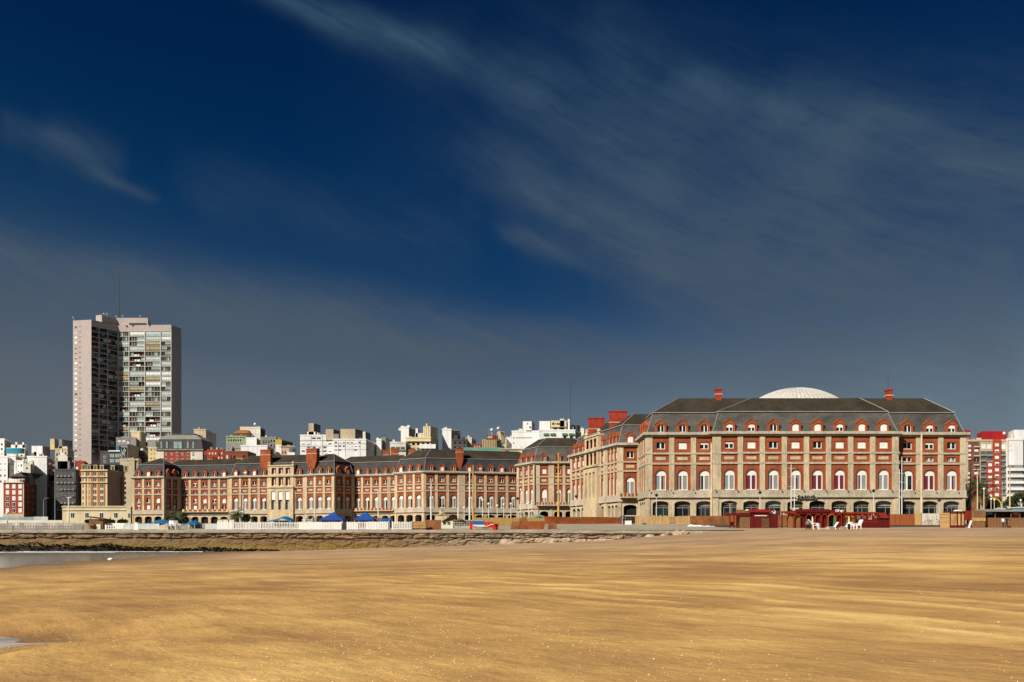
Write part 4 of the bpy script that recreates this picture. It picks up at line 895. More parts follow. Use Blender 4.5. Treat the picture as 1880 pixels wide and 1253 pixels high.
# sand material: dry golden and damp brown drifts laid out in long wind streaks
ms = bpy.data.materials.new('sand'); nt, b = nodes(ms)
pos = N(nt, 'ShaderNodeNewGeometry').outputs['Position']; sep = N(nt, 'ShaderNodeSeparateXYZ'); nt.links.new(pos, sep.inputs[0])
wv = N(nt, 'ShaderNodeVectorMath', operation='MULTIPLY_ADD'); nz = N(nt, 'ShaderNodeTexNoise', Scale=.05, Detail=2); nt.links.new(pos, nz.inputs['Vector'])
nt.links.new(nz.outputs['Color'], wv.inputs[0]); wv.inputs[1].default_value = (4.5, 4.5, 0); nt.links.new(pos, wv.inputs[2]); wp = wv.outputs[0]
r1 = math.radians(50)
st1 = noise_(nt, mapping(nt, mapping(nt, wp, (0, 0, r1)), (0, 0, 0), (.30, .62, 1)), 1.0, 6, .62)
st2 = noise_(nt, mapping(nt, mapping(nt, wp, (0, 0, math.radians(30))), (0, 0, 0), (.13, .26, 1)), 1.0, 6, .62)
big = noise_(nt, wp, .075, 4, .55)
fine = noise_(nt, pos, 22, 3, .7); grit = noise_(nt, pos, 3.0, 4, .7)
a1 = math_(nt, 'ADD', math_(nt, 'MULTIPLY', st1, .55), math_(nt, 'MULTIPLY', st2, .75)); a1 = math_(nt, 'ADD', a1, math_(nt, 'MULTIPLY', big, .8))
a1 = math_(nt, 'ADD', a1, math_(nt, 'MULTIPLY', grit, .16)); st3 = noise_(nt, mapping(nt, mapping(nt, wp, (0, 0, math.radians(54))), (0, 0, 0), (.24, 1.15, 1)), 1.0, 5, .55); pat = noise_(nt, mapping(nt, pos, (0, 0, math.radians(12)), (.30, .42, 1)), 1.0, 7, .68)
a1 = math_(nt, 'ADD', a1, math_(nt, 'ADD', math_(nt, 'MULTIPLY', st3, .32), math_(nt, 'MULTIPLY', pat, .65)))
a1 = math_(nt, 'MULTIPLY_ADD', math_(nt, 'SUBTRACT', a1, 1.585), 1.0, .51)
dr = nt.nodes.new('ShaderNodeAttribute'); dr.attribute_name = 'drift'; a1 = math_(nt, 'ADD', a1, math_(nt, 'MULTIPLY_ADD', dr.outputs['Fac'], .21, -.03))
col = ramp(nt, a1, [(.16, (.23, .118, .042)), (.40, (.34, .185, .064)), (.58, (.47, .278, .090)), (.80, (.66, .43, .150))])
grey = ramp(nt, a1, [(.2, (.285, .18, .10)), (.5, (.385, .25, .14)), (.78, (.52, .35, .20))])
far = math_(nt, 'MULTIPLY', math_(nt, 'SUBTRACT', sep.outputs['Y'], 30), 1 / 60, clamp=True)
col = mixc(nt, far, col, grey)
ff_ = math_(nt, 'ADD', math_(nt, 'MULTIPLY', fine, .5), .75)
col = mixc(nt, .6, col, N(nt, 'ShaderNodeCombineColor').outputs[0] if 0 else ramp(nt, fine, [(.3, (.38, .38, .38)), (.7, (.62, .62, .62))]), 'OVERLAY')
wet = math_(nt, 'SUBTRACT', 1, math_(nt, 'MULTIPLY', math_(nt, 'ADD', sep.outputs['Z'], math_(nt, 'MULTIPLY', big, .04)), 6, clamp=True), clamp=True)
col = mixc(nt, math_(nt, 'MULTIPLY', wet, .8), col, (.16, .088, .036)); nt.links.new(col, b.inputs['Base Color'])
nt.links.new(math_(nt, 'SUBTRACT', .92, math_(nt, 'MULTIPLY', wet, .62)), b.inputs['Roughness']); b.inputs['Specular IOR Level'].default_value = .25
bp = N(nt, 'ShaderNodeBump', Strength=.6, Distance=.3); nt.links.new(math_(nt, 'ADD', math_(nt, 'ADD', math_(nt, 'MULTIPLY', st1, .6), math_(nt, 'MULTIPLY', st3, .4)), math_(nt, 'ADD', math_(nt, 'MULTIPLY', grit, .22), math_(nt, 'MULTIPLY', fine, .03))), bp.inputs['Height'])
nt.links.new(bp.outputs[0], b.inputs['Normal'])
rows = np.concatenate([np.linspace(-40, 3, 12), np.geomspace(4, 152, 520)]); s = np.linspace(-1.3, 1.3, 480)
Yg = np.repeat(rows[:, None], len(s), 1); Xg = s[None, :] * (np.maximum(Yg, 0) * .85 + 22)
so_ = sheet('sand', Xg, Yg, zsand, ms); at_ = so_.data.attributes.new('drift', 'FLOAT', 'POINT'); at_.data.foreach_set('value', ripple(Xg, Yg).ravel().astype(np.float32))
mw = bpy.data.materials.new('sea_water'); nt, b = nodes(mw); b.inputs['Base Color'].default_value = (.16, .15, .135, 1); b.inputs['Roughness'].default_value = .16
pos = N(nt, 'ShaderNodeNewGeometry').outputs['Position']
wsep = N(nt, 'ShaderNodeSeparateXYZ'); nt.links.new(pos, wsep.inputs[0]); fo = math_(nt, 'MULTIPLY', math_(nt, 'MULTIPLY', math_(nt, 'SUBTRACT', noise_(nt, mapping(nt, pos, (0, 0, .5), (.5, 1.2, 1)), .9, 7, .7), .36), 4.5, clamp=True), math_(nt, 'MULTIPLY', math_(nt, 'SUBTRACT', 40, wsep.outputs['Y']), .1, clamp=True))
nt.links.new(mixc(nt, fo, (.16, .15, .135), (.46, .41, .36)), b.inputs['Base Color']); nt.links.new(math_(nt, 'MULTIPLY_ADD', fo, .5, .16), b.inputs['Roughness'])
h = noise_(nt, mapping(nt, pos, (0, 0, .2), (.25, 1.1, 1)), 1.0, 3, .5); bp = N(nt, 'ShaderNodeBump', Strength=.2, Distance=.1); nt.links.new(h, bp.inputs['Height']); nt.links.new(bp.outputs[0], b.inputs['Normal'])
mb = MB(); mb.poly([(-2500, -600, 0), (1, -600, 0), (1, 111.6, 0), (-2500, 111.6, 0)]); o = mb.build('sea_water', [mw]); o['kind'] = 'structure'
# foam where the sea breaks on the wall and along the wet edge
mb = MB()
def foam_strip(x0, x1, y, w, n, amp):
    L = []
    for k in range(n + 1):
        x = lerp(x0, x1, k / n); e = math.sin(math.pi * k / n) ** .5
        yy = y + amp * math.sin(k * .7) + R.uniform(-.15, .15); ww = w * e * R.uniform(.25, 1.2); L.append((x, yy, ww))
    for p, q in zip(L, L[1:]):
        if mnoise.noise((p[0] * .35, y, 0)) < (-.3 if y < 104 else .0): continue
        mb.poly([(p[0], p[1] - p[2], .02), (q[0], q[1] - q[2], .02), (q[0], q[1], .07), (p[0], p[1], .07)])
        mb.poly([(p[0], p[1], .07), (q[0], q[1], .07), (q[0], q[1] + q[2], .02), (p[0], p[1] + p[2], .02)])
foam_strip(-78, -47, 103.5, 1.5, 70, .25); foam_strip(-62, -38, 108.6, .6, 60, .7); foam_strip(-80, -62, 98, .4, 50, .5)
o = mb.build('foam', ['foam']); tag(o, 'white foam of small waves breaking below the sea wall', 'foam', kind='stuff')
# sea wall
sw = root('sea_wall', 'long weathered stone sea wall stained with algae above the beach', 'sea wall', (-20, WALLY, 1))
mwall = bpy.data.materials.new('wall_rock'); nt, b = nodes(mwall); b.inputs['Roughness'].default_value = .9
pos = N(nt, 'ShaderNodeNewGeometry').outputs['Position']; sep = N(nt, 'ShaderNodeSeparateXYZ'); nt.links.new(pos, sep.inputs[0])
n1 = noise_(nt, mapping(nt, pos, (0, 0, 0), (.55, 1, 1.6)), 1.3, 7, .68); n2 = noise_(nt, pos, .22, 4, .6); n3 = noise_(nt, pos, 5, 5, .7); nst = noise_(nt, mapping(nt, pos, (0, 0, 0), (1.4, 1, .12)), 1.0, 5, .6)
c = ramp(nt, n1, [(.32, (.06, .045, .03)), (.45, (.20, .15, .10)), (.58, (.31, .245, .165)), (.72, (.46, .375, .26))])
brown = ramp(nt, nst, [(.3, (.10, .065, .035)), (.55, (.19, .135, .08)), (.75, (.28, .21, .135))])
up = math_(nt, 'MULTIPLY', math_(nt, 'SUBTRACT', 1.72, sep.outputs['Z']), 8, clamp=True)
left = math_(nt, 'MULTIPLY', math_(nt, 'SUBTRACT', math_(nt, 'MULTIPLY', n2, 12), math_(nt, 'ADD', sep.outputs['X'], 12)), 1 / 14, clamp=True)
c = mixc(nt, math_(nt, 'MULTIPLY', math_(nt, 'MULTIPLY', up, .75), math_(nt, 'ADD', math_(nt, 'MULTIPLY', left, .7), .3)), c, brown)
pale = math_(nt, 'MULTIPLY', math_(nt, 'SUBTRACT', sep.outputs['X'], math_(nt, 'SUBTRACT', math_(nt, 'MULTIPLY', n2, 10), 14)), 1 / 18, clamp=True)
palec = ramp(nt, n1, [(.28, (.13, .085, .05)), (.42, (.36, .27, .17)), (.6, (.50, .385, .25)), (.75, (.60, .48, .33))])
low = math_(nt, 'MULTIPLY', math_(nt, 'SUBTRACT', 1.85, sep.outputs['Z']), 5, clamp=True)
c = mixc(nt, math_(nt, 'MULTIPLY', math_(nt, 'MULTIPLY', pale, low), .9), c, palec)
c = mixc(nt, math_(nt, 'MULTIPLY', left, .8), c, (.80, .64, .44), 'MULTIPLY')
zz = math_(nt, 'ADD', sep.outputs['Z'], math_(nt, 'MULTIPLY', n1, -.5))
alg = math_(nt, 'MULTIPLY', math_(nt, 'MULTIPLY', math_(nt, 'SUBTRACT', 1.08, zz), 3.2, clamp=True), left)
c = mixc(nt, math_(nt, 'MULTIPLY', alg, .85), c, ramp(nt, n3, [(.3, (.09, .055, .012)), (.7, (.26, .165, .03))]))
blk = math_(nt, 'MULTIPLY', math_(nt, 'SUBTRACT', math_(nt, 'ADD', math_(nt, 'MULTIPLY', math_(nt, 'ADD', sep.outputs['X'], 24), -.022), math_(nt, 'MULTIPLY', math_(nt, 'SUBTRACT', noise_(nt, pos, .55, 6, .7), .5), 1.3)), sep.outputs['Z']), 9, clamp=True)
blk = math_(nt, 'MULTIPLY', blk, math_(nt, 'MULTIPLY', math_(nt, 'SUBTRACT', sep.outputs['Z'], -.1), 4, clamp=True))
c = mixc(nt, math_(nt, 'MULTIPLY', blk, .95), c, (.008, .008, .007))
rustm = math_(nt, 'MULTIPLY', math_(nt, 'SUBTRACT', noise_(nt, mapping(nt, pos, (0, 0, 0), (.8, 1, .25)), .9, 3, .5), .66), 12, clamp=True)
c = mixc(nt, math_(nt, 'MULTIPLY', rustm, .6), c, (.34, .11, .025)); nt.links.new(c, b.inputs['Base Color'])
bp = N(nt, 'ShaderNodeBump', Strength=.9, Distance=.15); nt.links.new(math_(nt, 'ADD', n1, math_(nt, 'MULTIPLY', n3, .3)), bp.inputs['Height']); nt.links.new(bp.outputs[0], b.inputs['Normal'])
xs = np.arange(-125, 31.01, .14); zsr = np.concatenate([np.linspace(-.8, 0, 4), np.linspace(.08, 2.44, 40)])
Zt = lambda x: 2.76 if x < 0 else lerp(2.76, 2.64, x / 30)
V = []; ws = {}
for j, z in enumerate(zsr):
    for i, x in enumerate(xs):
        ck = 1.70 + .30 * mnoise.noise((x * .11, 0, 3)) + .14 * mnoise.noise((x * .55, 0, 7)) + .06 * mnoise.noise((x * 2.1, 0, 7)); ck2 = 2.08 + .09 * mnoise.noise((x * .25, 5, 1)) + .05 * mnoise.noise((x * 1.3, 5, 1))
        rg = pw(x, [(-60, .3), (-20, .45), (0, .8), (30, 1.2)])
        d = .20 * rg * mnoise.fractal((x * .55, z * 1.5, 0), .9, 2.1, 5) + .10 * rg * mnoise.noise((x * 2.3, z * 4.5, 9))
        if z > ck: d += .12 + .10 * mnoise.fractal((x * .7, z * 5.0, 4), .9, 2.1, 4)
        d -= .42 * math.exp(-((z - ck) / .07) ** 2) * (.55 + .45 * mnoise.noise((x * .2, 1, 1))) + .20 * math.exp(-((z - ck2) / .05) ** 2) * max(0, .4 + mnoise.noise((x * .3, 8, 1)))
        d += max(0, 1.5 - z) * .22 + (max(0, .6 - z) * .5)
        if x > -4: d += max(0, 2.0 - z) * .5 * min(1, (x + 4) / 14) * (1 + .9 * mnoise.fractal((x * .5, z, 2), .9, 2, 3))
        dv = mnoise.voronoi((x * .5 + .25 * mnoise.noise((x, z * 2, 0)), z * 1.25 + .2 * mnoise.noise((x * 1.3, z, 3)), 0))[0]; e_ = dv[1] - dv[0]
        jm = 1.0 if z > ck else pw(x, [(-40, .25), (-15, .6), (5, 1.0)])
        d -= .20 * jm * math.exp(-(e_ / .09) ** 2) - .10 * jm * min(1, e_)
        V.append((x, WALLY - .1 - d, z - 0.0))
ni = len(xs); me = bpy.data.meshes.new('rock_face')
me.from_pydata([(a - sw.location.x, b_ - sw.location.y, c_ - sw.location.z) for a, b_, c_ in V], [], [(j * ni + i, j * ni + i + 1, (j + 1) * ni + i + 1, (j + 1) * ni + i) for j in range(len(zsr) - 1) for i in range(ni - 1)])
me.materials.append(mwall); o = bpy.data.objects.new('rock_face', me); COL.objects.link(o); o.parent = sw
mb = MB(); seg = -125.0
mm('coping', (.40, .35, .27), c2=(.24, .20, .15), scale=.6, stretch=(.6, 1, 2), fine=.12, bump=.5, bscale=4)
rows_ = [(-.32, 2.36), (-.38, 2.42), (-.36, 2.70), (-.28, 2.755), (.55, 2.76)]; n0 = 0; xs2 = np.arange(-125, 30.1, .3)
for x in xs2:
    for q, (w, z) in enumerate(rows_):
        k = .05 * mnoise.fractal((x * .5, q * .4, 2), .9, 2, 4); dd = Zt(x) - 2.76
        mb.v.append((x, WALLY + w + k * (q < 4), z + dd + (.03 * mnoise.noise((x * .4, q, 5)) if q < 2 else 0)))
for i in range(len(xs2) - 1):
    for q in range(4): a = i * 5 + q; mb.f.append((a, a + 5, a + 6, a + 1)); mb.m.append(0)
mb.build('coping', ['coping'], sw)
mb = MB()
for k in range(1800):
    x = R.uniform(-80, -30) if R.random() < .8 else R.uniform(-80, -46); lim = pw(x, [(-80, .92), (-56, .92), (-46, .55), (-36, .42), (-30, .15)]) * (1 + .5 * mnoise.noise((x * .3, 0, 0)))
    z = .05 + R.random() ** .8 * max(.05, lim); y = WALLY - .12 - (1.5 - z) * .22 - max(0, .6 - z) * .5 - R.uniform(.0, .15); s_ = R.uniform(.06, .2)
    pts = [Vector((x + R.uniform(-1, 1) * s_ * 1.6, y + R.uniform(-.5, .5) * s_, z + R.uniform(-.7, .7) * s_)) for _ in range(5)]
    for a_, b_, c_ in ((0, 1, 2), (0, 2, 3), (0, 3, 4), (1, 2, 4)): mb.poly([pts[a_], pts[b_], pts[c_]])
o = mb.build('mussel_bed', ['weed'], sw); o['kind'] = 'stuff'
# loose rocks under the right end of the wall
rk = MB(); b_ = bmesh.new(); bmesh.ops.create_icosphere(b_, subdivisions=3, radius=1)
for v in b_.verts: v.co *= 1 + .35 * mnoise.fractal(v.co * 1.1, .9, 2, 4)
rme = bpy.data.meshes.new('rock'); b_.to_mesh(rme); b_.free(); mm('rock', (.52, .42, .29), c2=(.26, .19, .12), scale=1.4, bump=.6, bscale=4, fine=.12); rme.materials.append(M['rock'])
for k in range(16):
    x = R.uniform(-2, 24); y = WALLY - R.uniform(.8, 2.0) - (1.2 if x < 10 else 0) * R.random(); s_ = R.uniform(.25, .6)
    o = bpy.data.objects.new('rock', rme); COL.objects.link(o); o.location = (x, y, float(zsand(x, y)) + s_ * .1); o.scale = (s_ * 1.7, s_, s_ * .6); o.rotation_euler = (R.random(), R.random() * .4, R.random() * 6)
    tag(o, 'pale broken boulder lying at the foot of the crumbling wall end', 'rock', 'boulders at the foot of the sea wall')
# promenade and city ground
xs = np.linspace(-420, 30, 90); ys = np.linspace(WALLY + .4, 152, 40); Yg, Xg = np.meshgrid(ys, xs, indexing='ij')
sheet('promenade', Xg, Yg, lambda x, y: 2.74 + (y - WALLY) / 38 * 1.46, M['promenade'])
mb = MB(); mb.poly([(30, WALLY + .4, 1), (30, 152, 1), (30, 152, 4.28), (30, WALLY + .4, 2.755)]); o = mb.build('promenade_edge', ['concrete']); o['kind'] = 'structure'
mb = MB(); mb.poly([(-420, 151.9, 4.19), (420, 151.9, 4.19), (420, 200, 5), (-420, 200, 5)]); mb.poly([(-3000, 200, 5), (3000, 200, 5), (3000, 5000, 5), (-3000, 5000, 5)]); mb.poly([(-420, 151.9, 1), (420, 151.9, 1), (420, 151.9, 4.19), (-420, 151.9, 4.19)])
o = mb.build('pavement', ['pavement']); o['kind'] = 'structure'
# shells on the sand
mb = MB(); mb.lathe((0, 0, 0), [(0, .35), (.5, .28), (.9, .08), (1, 0)], 7); shm = mb.mesh('shell', ['shell'])
def shell_spot():
    while True:
        py = HY + 40 + 225 * R.random() ** .8; px = R.uniform(0, 1880); D = 1.3 / (py - HY) * F; x = X(px, D)
        for _ in range(3): D = (EYE - float(zsand(x, D))) / (py - HY) * F; x = X(px, D)
        d = mnoise.noise((x * .25, D * .12, 0)) + (.42 if px < 900 else -.16)
        if D > 4 and R.random() < .10 + 1.3 * max(0, d) ** 1.5: return x, D, px
for k in range(220):
    x, y, px = shell_spot(); s_ = R.uniform(.006, .015) * (y / 11) ** .55
    o = bpy.data.objects.new('shell', shm); COL.objects.link(o); o.location = (x, y, float(zsand(x, y)) + .002); o.scale = (s_ * R.uniform(.8, 1.7), s_, s_ * R.uniform(.7, 1.3)); o.rotation_euler = (R.uniform(-.4, .4), R.uniform(-.4, .4), R.random() * 6)
    tag(o, 'small pale yellow shell fragment lying on the golden sand', 'shell', 'shells scattered over the sand')
mb = MB()
for k in range(900):
    x, y, px = shell_spot(); s_ = R.uniform(.004, .010) * (y / 11) ** .6; z = float(zsand(x, y)); t = R.random() * 6
    q = [(x + s_ * R.uniform(.7, 1.5) * math.cos(t + i * 1.57), y + s_ * math.sin(t + i * 1.57), z + .004) for i in range(4)]; ap = (x, y, z + .006 + s_ * .8)
    for i in range(4): mb.poly([q[i], q[(i + 1) % 4], ap])
o = mb.build('shell_fragments', ['shell']); tag(o, 'scatter of tiny shell crumbs all over the sand', 'shell fragments', 'shells scattered over the sand', 'stuff')
mb = MB(); mb.lathe((0, 0, 0), [(0, .5), (.35, .46), (.6, .25), (.62, .05), (.5, -.05)], 10); D = 68.; x = X(203, D); o = mb.build('foam_lump', ['plastic_white'], None, True); o.location = (x, D, float(zsand(x, D)) + .02); o.scale = (.36, .26, .34)
tag(o, 'white rounded lump lying at the water edge', 'debris')
# ------------------------------------------------------------------ small helpers for things on the promenade and beach
def frame(px0, px1, D, D1=None): return Fr(pt(px0, D), pt(px1, D if D1 is None else D1))
def thing(name, label, cat, px0, px1, D, group=None):
    xm = (X(px0, D) + X(px1, D)) / 2; return root(name, label, cat, (xm, D, gz(xm, D)), group), frame(px0, px1, D)
def picket(label, px0, px1, y0, y1, D, gap=.5, mk='white', pitch=.22, solid=None, group='white fences along the sea wall', name='picket_fence', cat='fence', posts=2.0):
    r, f = thing(name, label, cat, px0, px1, D, group); zb = gz(r.location.x, D); zt = Z(y0, D); m = MB(); n = max(2, int(f.L / pitch))
    for k in range(n): u = (k + .5) * f.L / n; m.box(f.T, u - pitch * gap / 2, u + pitch * gap / 2, zb + .06, zt - R.uniform(0, .04), -.02, .02)
    m.build('pickets', [mk], r); m = MB()
    for z in (zb + .18, zt - .16): m.box(f.T, 0, f.L, z - .045, z + .045, -.06, -.021)
    m.build('rail', [mk], r); n = max(1, int(f.L / posts))
    for k in range(n + 1): m = MB(); u = k * f.L / n; m.box(f.T, u - .05, u + .05, zb - .1, zt + .05, -.15, -.061); m.build('post', [mk], r)
    if solid:
        m = MB(); m.box(f.T, f.L * solid[0], f.L * solid[1], zb + .25, zt - .2, -.03, -.022); m.build('panel', [solid[2]], r)
    return r
def boards(label, px0, px1, y0, y1, D, mk, cat='fence', name='board_fence', plank=0, group=None, D1=None, posts=True, vary=0, lean=0):
    xm = X((px0 + px1) / 2, D); r = root(name, label, cat, (xm, D, gz(xm, D)), group); f = frame(px0, px1, D, D1); zt, zb = Z(y0, D), Z(y1, D); m = MB()
    if plank:
        n = max(1, int(round(f.L / plank)))
        for k in range(n):
            u = k * f.L / n; dz = R.uniform(-vary, vary); dw = R.uniform(-.015, .015)
            m.box(f.T, u + .012, u + f.L / n - .012, zb - .3, zt + dz, -.05 + dw, .02 + dw)
    else:
        n = max(1, int(f.L / 2.4))
        for k in range(n): u = k * f.L / n; m.box(f.T, u + .01, u + f.L / n - .01, zb - .3, zt + R.uniform(-vary, vary), -.05, .0 + R.uniform(0, .03))
    m.build('boards', [mk], r)
    if posts:
        n = max(1, int(f.L / 2.5))
        for k in range(n + 1): m = MB(); u = min(f.L - .06, max(.06, k * f.L / n)); m.box(f.T, u - .05, u + .05, zb - .4, zt - .05, -.18, -.07); m.build('post', ['wood_dark'], r)
    return r, f
def pole(name, label, cat, px, yt, yb, D, r0, mk, group=None, heads=None, fin=True):
    x = X(px, D); zb = gz(x, D); rt = root(name, label, cat, (x, D, zb), group); zt = Z(yt, D)
    m = MB(); m.tube((x, D, zb), (x, D, zt), r0, r0 * .6, 8); m.build('pole', [mk], rt)
    m = MB(); m.tube((x, D, zb), (x, D, zb + .5), r0 * 2.0, r0 * 1.6, 8); m.build('base', ['concrete'], rt)
    if heads == 'globe': m = MB(); m.lathe((x, D, zt), [(0, 0), (.16, .05), (.24, .25), (.2, .45), (0, .55)], 10); m.build('lamp_globe', ['plastic_white'], rt)
    elif heads == 'cup':
        m = MB(); m.lathe((x, D, zt), [(.06, -.1), (.38, .3), (.42, .36), (0, .4)], 10); m.build('lamp_shade', ['metal_dark'], rt)
        m = MB(); m.lathe((x, D, zt + .4), [(.3, 0), (.1, .22), (0, .24)], 10); m.build('lamp_cap', ['metal_dark'], rt)
    elif heads == 'twin':
        for s_ in (-1, 1):
            m = MB(); m.tube((x, D, zt - .1), (x + s_ * .7, D, zt + .05), .05, n=5); m.build('lamp_arm', [mk], rt)
            m = MB(); m.prism(lambda u, v, w: (x + s_ * .75 + u, D - w, zt + v), [(-.3, -.05), (.3, .0), (.3, .14), (-.3, .12)], -.15, .15); m.build('lamp_head', ['metal_dark'], rt)
    elif heads in ('armr', 'arml'):
        s_ = 1 if heads == 'armr' else -1; m = MB(); P_ = [(x, D, zt - .3), (x + s_ * .25, D, zt + .35), (x + s_ * .9, D, zt + .6), (x + s_ * 1.6, D, zt + .62)]
        for a_, b_ in zip(P_, P_[1:]): m.tube(a_, b_, .05, n=5)
        m.build('lamp_arm', [mk], rt); m = MB(); m.prism(lambda u, v, w: (x + s_ * 1.75 + u, D - w, zt + .55 + v), [(-.35, -.05), (.35, .0), (.3, .16), (-.3, .16)], -.14, .14); m.build('lamp_head', ['metal_dark'], rt)
    elif heads == 'yards':
        for h_, w_ in ((.93, .9), (.62, .7), (.48, .5)): m = MB(); z = lerp(zb, zt, h_); m.tube((x - w_, D, z + .12), (x + w_, D, z - .1), .04, n=5); m.build('yard', [mk], rt)
    elif fin: m = MB(); m.lathe((x, D, zt), [(0, 0), (r0 * .9, .06), (r0 * .9, .16), (0, .24)], 8); m.build('finial', [mk], rt)
    return rt
# ------------------------------------------------------------------ flagpoles and lamps
pole('flagpole', 'thick cream flagpole rising before the casino facade left of its middle', 'flagpole', 1306.3, 815, 946, 178, .27, 'pole_cream')
pole('flagpole', 'tall cream flagpole with rusty top before the right casino bays', 'flagpole', 1692, 795, 946, 176, .27, 'pole_cream')
pole('flagpole', 'yellow and rust streaked flagpole in front of the casino end pavilion', 'flagpole', 1025.3, 834, 950, 190, .26, 'pole_yellow')
pole('flagpole', 'yellow topped flagpole beside a plain white one before the hotel', 'flagpole', 868.8, 856, 952, 190, .24, 'pole_yellow')
pole('flagpole', 'plain white flagpole just left of the yellow topped flagpole', 'flagpole', 862.3, 868, 952, 186, .22, 'pole_white')
pole('flagpole', 'white flagpole standing below the narrowing brick chimney of the hotel', 'flagpole', 841.3, 881, 948, 188, .18, 'pole_white')
pole('flagpole', 'white flagpole at the angled corner of the hotel row', 'flagpole', 791.6, 888, 954, 185, .20, 'pole_white')
pole('flagpole', 'thin white flagpole right of the second blue pyramid tent', 'flagpole', 694.6, 901, 955, 185, .16, 'pole_white')
pole('flagpole', 'thin white flagpole left of the first blue pyramid tent', 'flagpole', 578.2, 903, 960, 180, .16, 'pole_white')
pole('flagpole', 'thin white flagpole beside the bushy palm before the hotel', 'flagpole', 446.3, 909, 961, 180, .16, 'pole_white')
pole('flagpole', 'white downpipe-like pole at the hotel left pavilion corner', 'flagpole', 300.5, 880, 950, 300, .2, 'pole_white')
pole('signal_mast', 'white signal mast with crossed yards near the casino sign', 'signal mast', 1452.5, 853, 946, 172, .11, 'pole_white', heads='yards')
pole('signal_mast', 'shorter white signal mast standing just right of the yarded mast', 'signal mast', 1458.5, 870, 946, 174, .10, 'pole_white', heads='yards')
pole('signal_mast', 'tall white mast with spars at the joint of the right casino bays', 'signal mast', 1655.8, 839, 948, 172, .11, 'pole_white', heads='yards')
pole('signal_mast', 'lower white mast close beside the tall one at the right casino joint', 'signal mast', 1651.3, 862, 948, 174, .10, 'pole_white', heads='yards')
G_ = 'slender white lamp posts in front of the casino'
pole('street_lamp', 'white lamp post with dark cup head before the first casino arch', 'street lamp', 1205.3, 912, 948, 176, .08, 'pole_white', G_, 'cup')
pole('street_lamp', 'low pale lamp post with twin head beside the red pergola', 'street lamp', 1340.3, 925, 950, 160, .08, 'pole_cream', G_, 'twin')
pole('street_lamp', 'white lamp post with dark cup head above the red cabin', 'street lamp', 1395.3, 907, 948, 176, .08, 'pole_white', G_, 'cup')
pole('street_lamp', 'white lamp post with dark cup head above the slatted red bar', 'street lamp', 1604, 904, 948, 176, .08, 'pole_white', G_, 'cup')
pole('street_lamp', 'short white lamp post between the two rightmost casino arches', 'street lamp', 1724.5, 921, 948, 176, .07, 'pole_white', G_, 'cup')
G_ = 'globe lamps on the promenade before the hotel'
for i, (p, y, D) in enumerate(((852.3, 935, 190), (886, 921, 180), (897, 928, 180), (913, 931, 190), (925, 929, 190), (938, 928, 182), (957, 926, 200), (970.5, 926, 200), (976.5, 924, 200))):
    w = ('first', 'second', 'third', 'fourth', 'fifth', 'sixth', 'seventh', 'eighth', 'ninth')[i]
    pole('globe_lamp', '%s from left of the white globe lamps before the hotel end' % w, 'street lamp', p, y, 952, D, .10, 'pole_white', G_, 'globe')
pole('street_lamp', 'tall slim lamp post where the hotel meets the casino pavilion', 'street lamp', 950.6, 918, 952, 195, .10, 'pole_grey', None, 'cup')
pole('street_lamp', 'taller white lamp post with bulb head left of the casino pavilion', 'street lamp', 956.6, 902, 952, 195, .11, 'pole_white', None, 'globe')
pole('street_lamp', 'white lamp post in front of the casino wing portico', 'street lamp', 1057.8, 914, 950, 200, .09, 'pole_white', None, 'cup')
pole('street_lamp', 'white lamp post with crossbar lamps before the long cream pavilion', 'street lamp', 126, 913, 968, 124, .13, 'pole_white', None, 'twin')
pole('street_lamp', 'grey street lamp with curved arm before the dark city block', 'street lamp', 80, 918, 952, 300, .14, 'pole_grey', None, 'armr')
pole('street_lamp', 'tall straight grey lamp post between red corner building and dark block', 'street lamp', 101, 842, 956, 330, .16, 'pole_grey', None, 'twin')
pole('street_lamp', 'thin white pole at the far left by the teal glass fence', 'street lamp', 13.5, 945, 962, 150, .07, 'pole_white', None, 'globe')
pole('street_lamp', 'blue grey double pole street lamp before the red apartment block', 'street lamp', 1781.5, 866, 938, 215, .22, 'pole_grey', None, 'armr')
pole('street_lamp', 'tall cream street lamp with two arms beside the big palm', 'street lamp', 1794.5, 866, 938, 205, .17, 'pole_cream', None, 'armr')
pole('street_lamp', 'short cream pillar lamp right of the big palm', 'street lamp', 1806.5, 900, 938, 200, .16, 'pole_cream', None, 'globe')
pole('street_lamp', 'grey street lamp with arm bent to the left near the bushes', 'street lamp', 1840.2, 884, 938, 220, .13, 'pole_grey', None, 'arml')
pole('street_lamp', 'tall cream pole with twin heads before the white balcony block', 'street lamp', 1854, 858, 936, 205, .17, 'pole_cream', None, 'twin')
for p, y, l in ((1819.5, 919, 'left one of two small white bollard lamps among the bushes'), (1825.6, 920, 'right one of two small white bollard lamps among the bushes'), (1874, 921, 'small white bollard lamp by the blue canopy at the right edge')):
    pole('bollard_lamp', l, 'lamp', p, y, 938, 210, .13, 'pole_cream', 'small bollard lamps', 'globe')
# yellow arched gate by the bushes
r, f = thing('arch_gate', 'yellow metal hoop arch among the bushes on the right', 'arch', 1822, 1839, 225); m = MB(); u0, u1 = f.u(1822), f.u(1838.5)
ap = [(lerp(u1, u0, .0) - 0, Z(938, 225))] + [((u1 - 2.4) + 2.4 * math.cos(math.pi / 2 * k / 6), Z(915, 225) - 2 + 2.0 * math.sin(math.pi / 2 * k / 6) + .0) for k in range(7)] + [(u0, Z(915, 225))]
for a_, b_ in zip(ap, ap[1:]): m.tube(f.T(a_[0], a_[1], 0), f.T(b_[0], b_[1], 0), .16, n=6)
m.build('hoop', ['yellow_paint'], r)
